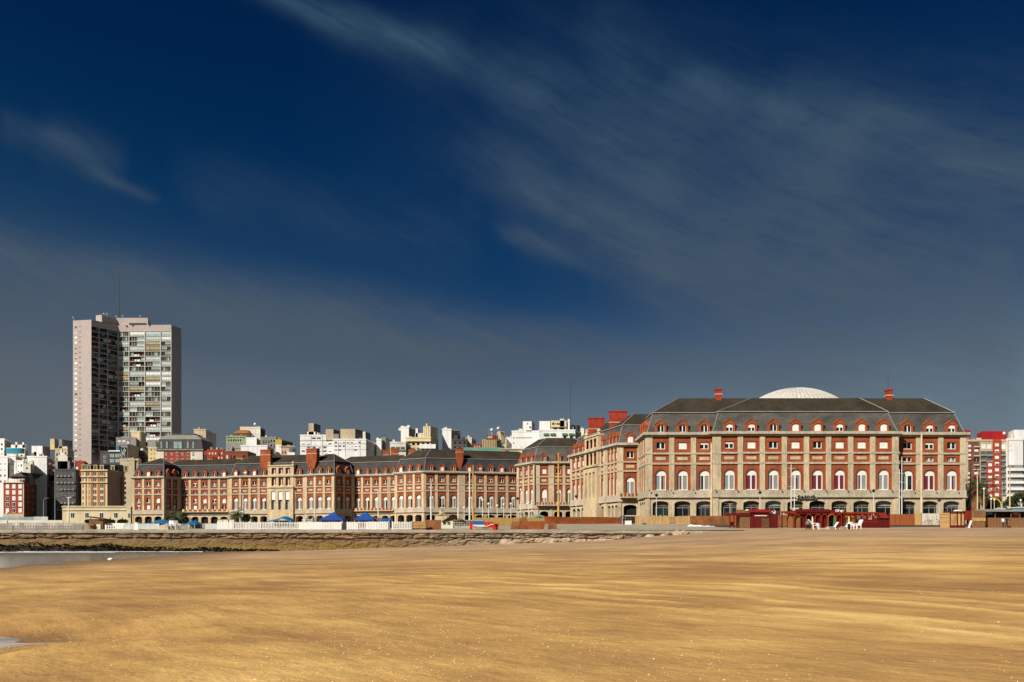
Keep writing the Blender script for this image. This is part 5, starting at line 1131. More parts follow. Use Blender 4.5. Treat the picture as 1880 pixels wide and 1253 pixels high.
# ------------------------------------------------------------------ left part of the promenade
r = picket('low grey baluster railing along the top of the sea wall', -20, 152, 965, 974, 112.6, .45, 'wall_grey', .34, group=None, name='railing', posts=3)
r, f = boards('whitewashed weathered parapet behind the grey railing', 14, 138, 960, 968, 117, 'tarp', 'wall', 'parapet_wall', posts=False); 
r, f = boards('bright white parapet between wooden shack and glass windbreaks', 190, 232, 961, 967, 117, 'wall_white', 'wall', 'parapet_wall', posts=False)
r, f = boards('pale teal glass fence behind the parapet at far left', -10, 62, 949.5, 955.5, 160, 'gl_teal', 'fence', 'glass_fence'); r, f = boards('lighter teal glass fence section next to the dark city block', 62, 88, 949, 955, 158, 'gl_pale', 'fence', 'glass_fence')
r, f = boards('long cream plinth wall below the teal glass fences', -20, 116, 955.5, 962, 155, 'wall_offwhite', 'wall', 'plinth_wall', posts=False)
r, f = thing('wooden_shack', 'dark wooden plank shack with sloping roof on the promenade', 'shack', 163.5, 189, 116); m = MB(); zb, zt = r.location.z, Z(951, 116)
for k in range(12): u = k * f.L / 12; m.box(f.T, u + .01, u + f.L / 12 - .01, zb, zt - .2 + .01 * (k % 3), -1.6, 0)
m.build('plank_wall', ['wood_brown'], r); m = MB(); m.prism(f.T, [(-.15, zt + .08), (f.L + .15, zt - .25), (f.L + .15, zt - .15), (-.15, zt + .2)], -1.8, .25); m.build('roof', ['wood_dark'], r)
m = MB(); m.box(f.T, .1, f.L * .45, Z(966, 116), Z(963, 116), .0, .5); m.build('counter', ['wood_brown'], r); m = MB(); m.box(f.T, .55 * f.L, .85 * f.L, zb, Z(963, 116), .01, .12); m.build('door', ['wall_offwhite'], r)
for (a_, b_, l) in ((193, 227, 'white baluster fence between the wooden shack and the glass windbreak'),): picket(l, a_, b_, 964, 972, 113.2, .4, 'white', .3)
G_ = 'pale glass windbreaks along the sea wall'
for a_, b_, l in ((228, 246, 'first pale teal windbreak panel after the white baluster fence'), (254, 292, 'long pale teal windbreak panels under the first blue awning'), (377, 399, 'pale teal windbreak panels before the white picket fence')):
    r, f = thing('windbreak', l, 'windbreak', a_, b_, 113, G_); m = MB(); zb = r.location.z; n = max(2, int(f.L / .9)); zt = Z(962, 113)
    for k in range(n): m.box(f.T, k * f.L / n + .03, (k + 1) * f.L / n - .03, zb + .1, zt, -.01, .01)
    m.build('panes', ['gl_pale'], r); m = MB()
    for k in range(n + 1): m.box(f.T, k * f.L / n - .025, k * f.L / n + .025, zb, zt + .05, -.03, .03)
    m.build('frame', ['white'], r)
def heap(label, px0, px1, yt, D, mk, cat, name):
    r, f = thing(name, label, cat, px0, px1, D); m = MB(); zb = r.location.z; zt = Z(yt, D); pr = [(0, zb), (f.L, zb)] + [(f.L * (.5 + .5 * math.cos(math.pi * k / 8)), zb + (zt - zb) * math.sin(math.pi * k / 8) ** .6 * R.uniform(.85, 1.05)) for k in range(1, 8)]
    m.prism(f.T, pr, -.9, 0); m.build('cover', [mk], r); return r
heap('white plastic covered heap beside the first windbreak panel', 245, 255, 959, 114, 'wall_white', 'heap', 'covered_heap')
heap('beige tarpaulin covered mound right of the first blue awning', 291, 309, 962.5, 114, 'wall_beige', 'heap', 'covered_heap')
def plastic_chair(label, px, D, rz, s_=1.0, mk='plastic_white', recl=.25, group='white plastic chairs', name='plastic_chair'):
    x = X(px, D); r = root(name, label, 'chair', (x, D, gz(x, D)), group); c, s = math.cos(rz), math.sin(rz); o = (x, D, r.location.z)
    def T(u, v, w): return (o[0] + s_ * (u * c - w * s), o[1] + s_ * (u * s + w * c), o[2] + s_ * v)
    m = MB(); m.box(T, -.27, .27, .40, .45, -.27, .28); m.build('seat', [mk], r)
    m = MB(); m.prism(lambda u, v, w: T(w, v, u), [(.24, .42), (.30, .42), (.30 + recl + .05, 1.05), (.24 + recl, 1.05)], -.27, .27); m.build('backrest', [mk], r)
    for a_ in (-.27, .27):
        m = MB(); m.box(T, a_ - .04, a_ + .04, .62, .67, -.28, .3); m.build('armrest', [mk], r)
        for w in (-.24, .26): m = MB(); m.box(T, a_ - .035, a_ + .035, 0, .62 if w < 0 else .5, w - .035, w + .035); m.build('leg', [mk], r)
    return r
for i, (p, l) in enumerate(((312, 'white plastic chair right of the beige tarpaulin mound'), (318, 'white plastic chair in the middle of the jumble left of the palms'), (325.5, 'white plastic chair nearest to the low blue awning'))): plastic_chair(l, p, 114.5, .4 * i, 1.15)
def awning(label, px0, px1, yt, ye, D, mk, walls=None, cat='awning', name='awning', skew=.45):
    r, f = thing(name, label, cat, px0, px1, D); zt, ze, zb = Z(yt, D), Z(ye, D), r.location.z; m = MB(); n = 14; L = []
    for k in range(n + 1):
        t = k / n; h = math.sin(math.pi * min(1, t / (2 * skew)) / 2) if t < skew else math.cos(math.pi * (t - skew) / (2 * (1 - skew)))
        L.append((t * f.L, ze + (zt - ze) * h))
    for (u0, z0), (u1, z1) in zip(L, L[1:]): m.poly([f.T(u0, z0 - .25, .8), f.T(u1, z1 - .25, .8), f.T(u1, z1, -1.6), f.T(u0, z0, -1.6)]); m.poly([f.T(u0, z0 - .45, .8), f.T(u1, z1 - .45, .8), f.T(u1, z1 - .25, .8), f.T(u0, z0 - .25, .8)])
    m.build('canopy', [mk], r)
    for u in (.1, f.L * .5, f.L - .1):
        for w in (.7, -1.5): m = MB(); m.tube(f.T(u, zb, w), f.T(u, ze - .1, w), .04, n=5); m.build('post', ['pole_white'], r)
    if walls: m = MB(); m.box(f.T, f.L * .08, f.L * .9, zb, ze - .05, -2.4, -1.7); m.build('back_wall', [walls], r)
    return r
awning('wide low azure awning over a dark stall left of the palms', 273, 311, 954, 959.5, 124, 'azure_canvas', 'dark_inside', skew=.35)
awning('small azure awning between the two groups of palms', 338, 362, 955.5, 960.5, 120, 'azure_canvas', 'wall_grey')
awning('teal arched awning over a brown stall in front of the hotel portico', 492, 537, 947.5, 955, 132, 'azure_canvas', 'wood_brown', skew=.55)
def tent(label, px0, px1, yp, ye, D, mk='blue_canvas', wall='wood_dark'):
    r, f = thing('pyramid_tent', label, 'tent', px0, px1, D, 'blue pyramid tents'); zp, ze, zb = Z(yp, D), Z(ye, D), r.location.z; L = f.L; m = MB()
    c = f.T(L / 2, zp, -L / 2); q = [f.T(0, ze, 0), f.T(L, ze, 0), f.T(L, ze, -L), f.T(0, ze, -L)]; top = [f.T(L * .485, zp, -L * .485), f.T(L * .515, zp, -L * .485), f.T(L * .515, zp, -L * .515), f.T(L * .485, zp, -L * .515)]
    for k in range(4):
        j = (k + 1) % 4
        prev = (q[k], q[j])
        for t in (.25, .5, .75, 1):
            cur = tuple(tuple(lerp(p_[i], t_[i], t) - (.12 * math.sin(math.pi * t) if i == 2 else 0) for i in range(3)) for p_, t_ in ((q[k], top[k]), (q[j], top[j])))
            m.poly([prev[0], prev[1], cur[1], cur[0]]); prev = cur
        dn = [(a_[0], a_[1], a_[2] - .28) for a_ in (q[k], q[j])]; m.poly([q[k], q[j], dn[1], dn[0]])
    m.build('canopy', [mk], r)
    for u, w in ((.08, -.08), (L - .08, -.08), (.08, -L + .08), (L - .08, -L + .08)): m = MB(); m.tube(f.T(u, zb, w), f.T(u, ze, w), .045, n=6); m.build('pole', ['pole_white'], r)
    m = MB(); m.box(f.T, .12, L - .12, zb, ze - .2, -L + .2, -.5); m.build('side_wall', [wall], r)
tent('blue pyramid tent with brown walls left of the other pyramid tent', 586.5, 629.5, 940, 952.5, 128)
tent('blue pyramid tent with brown walls right of the other pyramid tent', 650, 686, 939.5, 952.5, 128)
awning('small white topped bright blue stall canopy beside the right tent', 697, 718, 950.5, 953, 124, 'blue_paint', 'blue_paint')
r, f = boards('brown timber stall side between right tent and blue canopy', 685, 700, 951, 960, 130, 'wood_brown', 'stall', 'timber_stall')
for a_, b_, l, g_, so in ((399, 425, 'white panelled picket fence left of the flagpole by the palm', .8, None), (424, 446, 'white lattice fence just behind the bushy palm', .5, None), (446, 480, 'white slatted fence right of the palm flagpole', .62, None), (480, 512, 'open white picket fence left of the solid white boards', .42, None), (512, 548, 'open white picket fence under the teal awning', .42, None),
                          (548, 557, 'short solid white board section after the pickets', .97, None), (557, 592, 'solid white board fence before the left blue tent', .95, None), (592, 610, 'white fence with grey inset grille left half below the tent', .9, (.1, .9, 'gl_grey')), (610, 627, 'white fence with grey inset grille right half below the tent', .9, (.1, .9, 'gl_grey')),
                          (637, 658, 'white fence starting right of the dark gap', .9, (.3, .95, 'wall_grey')), (658, 671, 'white pickets in front of the right blue tent', .5, None), (671, 691, 'white fence with grey inset under the right blue tent', .9, (.15, .9, 'gl_grey')), (691, 713, 'white boarded fence ending by the blue stall', .9, (.05, .9, 'wall_grey')), (720, 756, 'separate white picket fence left of the brown pallets', .5, None)):
    picket(l, a_, b_, 958.5 if a_ < 640 else 958, 971, 113, g_, 'white', .2, so)
for p, l in ((404, 'left one of three pale crates above the white fence'), (414, 'middle one of three pale crates above the white fence'), (425, 'right one of three pale crates above the white fence')):
    r, f = thing('pale_crate', l, 'crate', p - 4.5, p + 4.5, 118, 'pale crates behind the white fence'); m = MB(); m.box(f.T, 0, f.L, r.location.z, Z(954, 118), -.7, 0); m.build('box', ['wall_offwhite'], r); m = MB(); m.box(f.T, -.04, f.L + .04, Z(954.6, 118), Z(953.6, 118), -.74, .04); m.build('lid', ['wall_grey'], r)
for a_, b_, l in ((554, 562, 'left cluster of white stacked loungers behind the white boards'), (564, 574, 'right cluster of white stacked loungers behind the white boards')):
    r, f = thing('lounger_stack', l, 'loungers', a_, b_, 119); m = MB()
    for k in range(4): z = r.location.z + .5 + .22 * k; m.prism(f.T, [(0, z), (f.L * .7, z), (f.L, z + .35), (f.L, z + .42), (f.L * .68, z + .08), (0, z + .08)], -1.4, 0)
    m.build('stacked_seats', ['plastic_white'], r); m = MB(); m.box(f.T, .1, f.L - .1, r.location.z, r.location.z + .5, -1.2, -.2); m.build('base', ['wall_offwhite'], r)
heap('dark covered bundle in the gap between the white fences', 627.5, 637, 957, 114, 'metal_dark', 'heap', 'covered_heap')
r, f = boards('brown slatted pallet fence right of the white pickets', 756, 782, 957.5, 970.5, 113.2, 'wood_brown', 'fence', 'pallet_fence', .0)
m = MB()
for k in range(5): z = lerp(Z(970, 113), Z(957.5, 113), (k + .5) / 5); m.box(f.T, 0, f.L, z - .06, z + .06, .035, .07)
m.build('slats', ['wood_pale'], r)
boards('dark brown sheet fence between the pallets and the masonry hut', 781, 810, 955, 970, 114, 'rust_brown', 'fence', 'sheet_fence')
# masonry hut
r, f = thing('masonry_hut', 'low brick hut with pitched dark roof beside the stone statue', 'hut', 809, 886, 120); zb = r.location.z; m = MB(); L = f.L; z1 = Z(957, 120)
m.box(f.T, 0, f.u(832), zb, z1, -3, 0, 0); m.box(f.T, f.u(832) + .01, L, zb, Z(955, 120), -2, -.1, 1); m.build('wall', ['wall_offwhite', 'concrete'], r)
m = MB(); m.prism(f.T, [(f.u(811), z1), (f.u(830), Z(947.5, 120)), (f.u(852), Z(955, 120)), (f.u(852), Z(956, 120)), (f.u(830), Z(949, 120)), (f.u(811), z1 - .1)], -3.2, .3); m.build('roof', ['slate_dark'], r)
m = MB(); m.prism(f.T, [(f.u(815), z1), (f.u(830), Z(949.2, 120)), (f.u(848), z1)], -2.8, -.02); m.build('gable', ['wood_brown'], r)
for k in range(3):
    m = MB(); z = lerp(Z(966, 120), Z(956.5, 120), (k + .4) / 3)
    for j in range(11): u = lerp(f.u(834), f.u(884), j / 11); m.box(f.T, u + .06, u + .3, z, z + .1, -.12, -.05)
    m.build('vent_holes', ['black'], r)
for p in (816, 824): m = MB(); m.box(f.T, f.u(p - 2.5), f.u(p + 2.5), Z(963.5, 120), Z(958.5, 120), -.05, .03); m.build('window', ['gl_grey'], r)
# sea lion statue
x = X(811, 150); r = root('sea_lion_statue', 'pale stone sea lion statue rearing on a pedestal behind the hut', 'statue', (x, 150, gz(x, 150))); m = MB(); zb = r.location.z; zp = Z(948, 150); m.box(lambda u, v, w: (x + u, 150 - w, v), -1.0, 1.0, zb, zp, -.8, .8); m.build('pedestal', ['stone_warm'], r)
def skin_body(name, pts, edges, rad, mats, parent, sub=1, matf=None):
    me = bpy.data.meshes.new(name); me.from_pydata(pts, edges, []); o = bpy.data.objects.new(name, me); COL.objects.link(o)
    md = o.modifiers.new('skin', 'SKIN'); md.use_smooth_shade = True
    for v, rr_ in zip(me.skin_vertices[0].data, rad): v.radius = (rr_, rr_) if not isinstance(rr_, tuple) else rr_
    me.skin_vertices[0].data[0].use_root = True
    if sub: s_ = o.modifiers.new('sub', 'SUBSURF'); s_.levels = sub; s_.render_levels = sub
    bpy.context.view_layer.update(); dg = bpy.context.evaluated_depsgraph_get(); me2 = bpy.data.meshes.new_from_object(o.evaluated_get(dg)); o.modifiers.clear(); o.data = me2
    for k in mats: me2.materials.append(M[k])
    if matf:
        for p in me2.polygons: p.material_index = matf(p.center)
    o.parent = parent; return o
h = Z(934, 150) - zp; k = h / 2.0
skin_body('sea_lion', [(.7 * k, 0, .35 * k + zp - zb), (.25 * k, 0, .55 * k + zp - zb), (-.2 * k, -.05, 1.0 * k + zp - zb), (-.3 * k, -.1, 1.45 * k + zp - zb), (-.12 * k, -.2, 1.85 * k + zp - zb), (.2 * k, -.3, 1.95 * k + zp - zb), (1.2 * k, 0, .12 * k + zp - zb), (-.45 * k, -.5, .1 * k + zp - zb), (-.4 * k, .45, .1 * k + zp - zb)],
          [(0, 1), (1, 2), (2, 3), (3, 4), (4, 5), (0, 6), (2, 7), (2, 8)], [.5 * k, .62 * k, .58 * k, .36 * k, .26 * k, .13 * k, .14 * k, .16 * k, .16 * k], ['statue_stone'], r)
# red stall with blue sign
r, f = thing('red_stall', 'red drinks stall with blue panel and white swoosh on the wall top', 'stall', 862, 915, 113); zb = r.location.z; L = f.L; zt = Z(957.5, 113); m = MB()
m.box(f.T, f.u(862.5), f.u(867), zb, zt - .1, -.5, 0); m.box(f.T, f.u(904), L, zb, Z(963, 113), -.9, .05); m.build('counter', ['red_plastic'], r)
m = MB(); m.box(f.T, f.u(868), f.u(889.5), Z(964, 113), Z(957.5, 113), -.2, .06); m.build('blue_panel', ['blue_paint'], r); m = MB(); m.box(f.T, f.u(868), f.u(889.5), Z(965.8, 113), Z(964, 113), -.2, .08); m.build('white_ledge', ['white'], r)
m = MB(); m.box(f.T, f.u(889.8), f.u(906), Z(967, 113), Z(958.5, 113), -.2, .02); m.box(f.T, f.u(868), f.u(905), Z(968.8, 113), Z(967, 113), -.3, .05); p = m.build('red_panel', ['red_plastic'], r)
m = MB(); sw_ = [(875, 967.8), (885, 967.6), (894, 966.6), (900, 964.6), (904, 963.2), (907, 964.6)]
for a_, b_ in zip(sw_, sw_[1:]): m.tube(f.T(f.u(a_[0]), Z(a_[1], 113), .08), f.T(f.u(b_[0]), Z(b_[1], 113), .08), .05, n=5)
m.build('white_swoosh', ['white'], p); m = MB()
for q in (891.5, 894.5, 898, 901): m.box(f.T, f.u(q), f.u(q + 1.4), Z(963, 113), Z(960, 113), .02, .05)
m.build('orange_marks', ['orange_trim'], p); m = MB(); m.box(f.T, f.u(905), f.u(916), Z(962.6, 113), Z(960.2, 113), -.9, .3); m.build('yellow_top', ['orange_trim'], r)
m = MB(); m.box(f.T, f.u(910), f.u(912.5), zb + .02, Z(963.4, 113), .05, .08); m.build('dark_door', ['black'], r)
# boards and rusty plates
boards('long ochre board fence behind the red stall', 868, 1000, 951, 962, 135, 'ochre_board', plank=1.2, vary=.05)
boards('long rust orange sheet fence in front of the casino wing', 999, 1139, 949, 962, 146, 'rust', plank=2.4, vary=.04, D1=150)
G_ = 'rusty plates leaning near the wall top'
for a_, b_, y0, mk, l in ((937, 954, 957.5, 'rust_brown', 'first brown rusty plate right of the red stall'), (953, 968, 957, 'rust', 'second orange rusty plate in the leaning row'), (967, 982, 957.5, 'rust', 'third orange rusty plate in the leaning row'), (981, 999, 957, 'rust', 'last orange rusty plate at the right of the leaning row')):
    r, f = thing('rusty_plate', l, 'metal plate', a_, b_, 116, G_); z = r.location.z; m = MB(); sk = f.L * .18; m.prism(f.T, [(0, z), (f.L - .05, z), (f.L + sk - .05, Z(y0, 116)), (sk, Z(y0, 116))], -.04, .02); m.build('plate', [mk], r)
    m = MB(); m.tube(f.T(f.L * .5, z, -.8), f.T(f.L * .5 + sk, Z(y0, 116) - .2, -.05), .04, n=4); m.build('strut', ['wood_dark'], r)
r, f = thing('round_disc', 'brown round metal disc behind the second rusty plate', 'disc', 952, 969, 122); m = MB(); cu_, cz = f.L / 2, Z(957.5, 122); m.prism(f.T, [(cu_ + .62 * math.cos(t * math.pi / 9), cz + .62 * math.sin(t * math.pi / 9)) for t in range(18)], -.06, 0); m.build('disc', ['rust_brown'], r); m = MB(); m.box(f.T, cu_ - .08, cu_ + .08, r.location.z, cz, -.2, -.07); m.build('stand', ['wood_dark'], r)
heap('low brown rubble pile with dark edge right of the rusty plates', 1006, 1023, 959, 117, 'rust_brown', 'heap', 'rubble_pile')
r, f = boards('pale vertical palisade of split wood before the casino left arches', 1166, 1267, 947.5, 962, 146, 'wood_pale', 'fence', 'palisade', .22, vary=.10)
m = MB()
for p0, p1 in ((1227, 1238),):
    for k in range(6): z = lerp(Z(961, 146), Z(948, 146), k / 6); m.box(f.T, f.u(p0), f.u(p1), z, z + .12, .03, .09)
m.build('cross_slats', ['wood_pale'], r)
boards('brown weathered sheet wall between palisade and red pergola', 1267, 1341, 947.5, 961, 146, 'rust_brown', plank=2.4)
boards('orange sheet wall behind the red pergola posts', 1340, 1362, 947, 962, 147, 'orange_board', plank=1.2)
boards('brown sheet wall seen between the red cabin and the arched bar', 1424, 1452, 946, 963, 147, 'rust_brown', plank=1.2)
boards('orange plank fence right of the red slatted bar', 1633, 1680, 944.5, 961, 146, 'orange_board', plank=.5)
boards('tan plywood sheet between orange fence and torn tarpaulin', 1679.5, 1693, 942, 961, 145, 'plywood', 'sheet', 'plywood_sheet', posts=True)
r, f = boards('torn grey and white tarpaulin hung on a frame', 1692.5, 1726, 943, 961, 144, 'tarp', 'tarpaulin', 'hung_tarpaulin', posts=True)
m = MB(); L = f.L
for k in range(9): u = L * (k + .2) / 9; m.prism(f.T, [(u, Z(943.5 + R.random(), 144)), (u + .35, Z(943, 144)), (u + .3 + R.uniform(-.2, .2), Z(956 + R.uniform(-3, 4), 144)), (u + R.uniform(-.1, .1), Z(958 + R.uniform(-4, 3), 144))], .03, .06)
m.build('torn_strips', ['wall_offwhite'], r)
r, f = boards('plywood booth front with dark battens right of the tarpaulin', 1726, 1744.5, 942, 966, 138, 'plywood', 'booth', 'plywood_booth')
m = MB()
for y in (944, 950, 958): m.box(f.T, 0, f.L, Z(y + .6, 138), Z(y, 138), .03, .07)
m.build('batten', ['wood_pale'], r)
r, f = thing('framed_booth', 'booth with dark frame and faded painted panel', 'booth', 1743.5, 1771.5, 138); zb = r.location.z; m = MB(); L = f.L; zt = Z(939, 138)
for u in (.06, L * .5, L * .74, L - .06): m.box(f.T, u - .06, u + .06, zb, zt, -.1, .06)
m.box(f.T, 0, L, zb, zb + .42, -.1, .09); m.box(f.T, -.1, L + .1, zt - .15, zt, -2, .2); m.build('frame', ['deep_red'], r); m = MB(); m.box(f.T, .1, L - .1, zb + .3, zt - .16, -.2, -.05); m.build('panel', ['wood_pale'], r)
m = MB(); m.prism(f.T, [(L * .12, zb + 1.0), (L * .3, zb + .55), (L * .46, zb + 1.0), (L * .44, zb + 1.7), (L * .36, zb + 2.2), (L * .28, zb + 1.8), (L * .2, zb + 1.5)], -.05, -.02); m.build('faded_picture', ['ochre_board'], r)
m = MB(); m.prism(f.T, [(L * .4, zt + .001), (L * .55, zt + .25), (L * .75, zt + .2), (L * .85, zt + .001)], -1, -.1); m.build('roof_bundle', ['wall_white'], r)
boards('small bright red panel beside the framed booth', 1771.5, 1784, 938, 952, 141, 'red_trim', 'board', 'red_board')
r, f = boards('brown and tan counter front left of the dark snack stand', 1784, 1809, 938, 966, 140, 'wood_brown', 'counter', 'timber_counter', .6)
m = MB(); m.box(f.T, 0, f.L, Z(957, 140), Z(951, 140), .04, .08); m.build('pale_band', ['wood_pale'], r)
r, f = thing('snack_stand', 'dark beach snack stand with brown base and picture signs', 'snack stand', 1808, 1900, 141); zb = r.location.z; L = f.L; zt = Z(937.5, 141); zm = Z(951, 141)
m = MB(); m.box(f.T, 0, L, zb - .3, zm, -3, .1, 0); m.build('base', ['wood_brown'], r); m = MB(); m.box(f.T, 0, L, zm, zt, -3, -.6); m.build('back_wall', ['dark_inside'], r)
m = MB(); m.prism(lambda u, v, w: f.T(w, v, u), [(.4, zt - .2), (.4, zt), (-3, zt + .3), (-3, zt)], 0, L); m.build('roof', ['wall_grey'], r)
for u in (.1, f.u(1827), f.u(1856), f.u(1872)): m = MB(); m.box(f.T, u - .06, u + .06, zm, zt, -.1, .1); m.build('post', ['wood_dark'], r)
m = MB(); m.box(f.T, f.u(1812.5), f.u(1823), Z(945, 141), Z(939, 141), -.2, -.1); m.build('picture_sign', [mm('sign_blue', (.08, .22, .42), c2=(.10, .06, .22), scale=1.4)], r); m = MB(); m.box(f.T, f.u(1857), f.u(1875), Z(950, 141), Z(938.5, 141), -.25, -.1); q = m.build('dark_sign', ['black'], r)
m = MB(); m.prism(f.T, [(f.u(1866) + .62 * math.cos(t * math.pi / 8), Z(943, 141) + .22 * math.sin(t * math.pi / 8)) for t in range(16)], -.1, -.05); m.build('orange_emblem', ['orange_trim'], q)
r, f = thing('sun_canopy', 'pale grey sloping canopy above the dark snack stand', 'canopy', 1826, 1862, 144); m = MB(); zb = r.location.z; n = 12; L = f.L
for k in range(n):
    t0_, t1_ = k / n, (k + 1) / n; z0, z1 = (Z(938, 144) + (Z(931.5, 144) - Z(938, 144)) * math.sin(math.pi * t) ** 1.4 for t in (t0_, t1_)); m.poly([f.T(t0_ * L, z0 - .25, 1.2), f.T(t1_ * L, z1 - .25, 1.2), f.T(t1_ * L, z1, -1.5), f.T(t0_ * L, z0, -1.5)])
m.build('cloth', ['fabric_grey'], r); m = MB(); m.tube(f.T(L / 2, zb, -1), f.T(L / 2, Z(932, 144), -1), .05); m.build('pole', ['pole_white'], r)
r, f = thing('flat_canopy', 'blue and white flat canopy at the right picture edge', 'canopy', 1866, 1900, 165); m = MB(); zb = r.location.z; m.box(f.T, 0, f.L, Z(936, 165), Z(932.5, 165), -2, 0); m.build('roof', ['teal_paint'], r); m = MB(); m.box(f.T, -.05, f.L + .05, Z(932.5, 165), Z(931.3, 165), -2.05, .05); m.build('trim', ['white'], r)
for u in (.2, f.L - .2): m = MB(); m.tube(f.T(u, zb, -.5), f.T(u, Z(936, 165), -.5), .06); m.build('post', ['pole_white'], r)
r, f = thing('white_board', 'white board leaning below the red panel', 'board', 1777, 1785, 137); m = MB(); z = r.location.z; m.prism(f.T, [(0, z), (.25, z), (f.L, z + 1.15), (f.L - .3, z + 1.2)], -.04, .04); m.build('board', ['plastic_white'], r)
m = MB(); x = X(1287, 128); D = 128; z = gz(x, D); o_ = root('white_sheet', 'crumpled white plastic sheet lying on the ramp', 'sheet', (x, D, z)); 
for k in range(8): a_, b_ = x - 2 + .5 * k, x - 1.5 + .5 * k; h1, h2 = .35 * abs(math.sin(k * 1.3)) * (1 - k / 9), .35 * abs(math.sin((k + 1) * 1.3)) * (1 - (k + 1) / 9); m.poly([(a_, D - .3, z + .06), (b_, D - .3, z + .06), (b_, D + .2, z + .12 + h2), (a_, D + .2, z + .12 + h1)])
m.build('sheet', ['plastic_white'], o_)
r, f = thing('white_box', 'white cool box on a rack left of the palisade', 'box', 1148, 1159.5, 143); m = MB(); zb = r.location.z; m.box(f.T, 0, f.L, zb, Z(957, 143), -.6, 0); m.build('body', ['plastic_white'], r); m = MB(); m.box(f.T, -.03, f.L + .03, Z(957, 143), Z(956.3, 143), -.63, .03); m.build('lid', ['white'], r)
r, f = thing('shelf_rack', 'wooden shelf rack with white top behind the cool box', 'rack', 1139, 1168, 147); m = MB(); zb = r.location.z; L = f.L
for u in (.08, L * .33, L * .66, L - .08): m.box(f.T, u - .05, u + .05, zb, Z(947.5, 147), -.5, 0)
for y in (950, 953.5, 957): m.box(f.T, 0, L, Z(y, 147), Z(y - .7, 147), -.45, .03)
m.build('frame', ['wood_dark'], r); m = MB(); m.box(f.T, L * .3, L + .1, Z(948, 147), Z(946.8, 147), -.6, .15); m.build('top', ['white'], r)
r, f = thing('blue_basin', 'bright blue basin at the foot of the palisade', 'basin', 1178.5, 1186.5, 144); m = MB(); m.lathe((r.location.x, 144, r.location.z), [(.25, 0), (.36, .22), (.38, .24), (.30, .2), (0, .18)], 14); m.build('bowl', ['azure_canvas'], r)
# ------------------------------------------------------------------ red beach bar on the sand
DK = 139.0
r, f = thing('pergola', 'dark red open pergola left of the red cabin', 'pergola', 1327, 1378, DK); zb = r.location.z; m = MB(); m.box(f.T, f.u(1338), f.u(1378), Z(946.5, DK), Z(943.5, DK), -.15, .15); m.box(f.T, f.u(1329), f.u(1378), Z(943.5, DK) + .005, Z(942.5, DK), -2.5, .3); m.build('beam', ['red_trim'], r)
for p in (1340, 1347.5, 1352.5): m = MB(); u = f.u(p); m.box(f.T, u - .08, u + .08, zb, Z(946.5, DK) - .002, -.08, .08); m.build('post', ['deep_red'], r)
r, f = thing('beach_cabin', 'dark red plank beach cabin with bright red fascia', 'cabin', 1359, 1428, DK); zb = r.location.z; m = MB()
for k in range(7): u = lerp(f.u(1359), f.u(1377), k / 7); m.box(f.T, u + .01, u + .21, zb, Z(942, DK), -2.4, -.1, 0)
m.build('side_planks', ['wood_brown'], r); m = MB(); n = 20
for k in range(n): z = lerp(zb, Z(941, DK), k / n); m.box(f.T, f.u(1377), f.u(1413), z + .008, z + (Z(941, DK) - zb) / n, -2.4, .0)
for k in range(6): u = lerp(f.u(1413.2), f.u(1428), k / 6); m.box(f.T, u + .01, u + .2, zb, Z(944, DK), -2.4, -.15)
m.build('plank_wall', ['deep_red'], r); m = MB(); m.box(f.T, f.u(1376), f.u(1415), Z(941, DK) + .004, Z(935.5, DK), -2.6, .25, 0); m.box(f.T, f.u(1358), f.u(1375.8), Z(942, DK) + .004, Z(936, DK), -2.4, .1, 1); m.build('fascia', ['fascia_red', 'wood_brown'], r)
m = MB(); m.box(f.T, f.u(1385.5), f.u(1408), Z(948, DK), Z(946.3, DK), .0, .05); m.build('white_strip', ['wall_offwhite'], r); m = MB(); m.box(f.T, f.u(1398), f.u(1412.5), zb + .02, Z(952, DK), .0, .03); m.build('hatch', ['wood_dark'], r)
m = MB(); m.box(f.T, f.u(1369), f.u(1373), Z(938.3, DK), Z(935.3, DK), .1, .25); m.build('roof_lamp', ['wall_white'], r)
m = MB()
for k in range(6): u = f.u(1414) + .16 * k; m.prism(f.T, [(u, Z(943.5, DK)), (u + .3, Z(943.7, DK)), (u + .1, Z(939, DK) + R.uniform(-.2, .2))], -.6, -.2)
m.build('folded_cloth', ['plastic_white'], r)
r, f = thing('arched_beach_bar', 'long red and orange arched beach bar with white lettering', 'beach bar', 1424, 1634, DK); zb = r.location.z; L = f.L
m = MB(); m.box(f.T, f.u(1424), f.u(1461), Z(942, DK), Z(939, DK), -.3, .12, 0); m.box(f.T, f.u(1460), f.u(1522), Z(940.3, DK), Z(935.2, DK), -2.6, .3, 1); m.box(f.T, f.u(1522.1), f.u(1552), Z(940.5, DK), Z(936.5, DK), -2.6, .15, 1); m.box(f.T, f.u(1450), f.u(1610), Z(943.5, DK), Z(940.5, DK) - .004, -2.5, .1, 0)
fas = m.build('fascia', ['red_trim', 'deep_red'], r)
for p in (1427, 1435.8): m = MB(); u = f.u(p); m.box(f.T, u - .08, u + .08, zb, Z(942, DK) - .003, -.08, .08); m.build('post', ['deep_red'], r)
m = MB(); segs = [(1450, 1457, 'rust_brown'), (1457.5, 1470, 'wood_brown'), (1470.5, 1479, 'deep_red'), (1479.5, 1491, 'dark_inside'), (1491.5, 1507, 'deep_red'), (1507.5, 1519, 'deep_red'), (1519.5, 1533, 'dark_inside'), (1533.5, 1549, 'deep_red'), (1549.5, 1575, 'wood_brown')]
mats_ = ['rust_brown', 'wood_brown', 'deep_red', 'dark_inside']
for a_, b_, k in segs: m.box(f.T, f.u(a_), f.u(b_), zb, Z(943.5, DK) - .01, -1.4, -1.0 if k == 'dark_inside' else -.35, mats_.index(k))
m.build('back_wall', mats_, r)
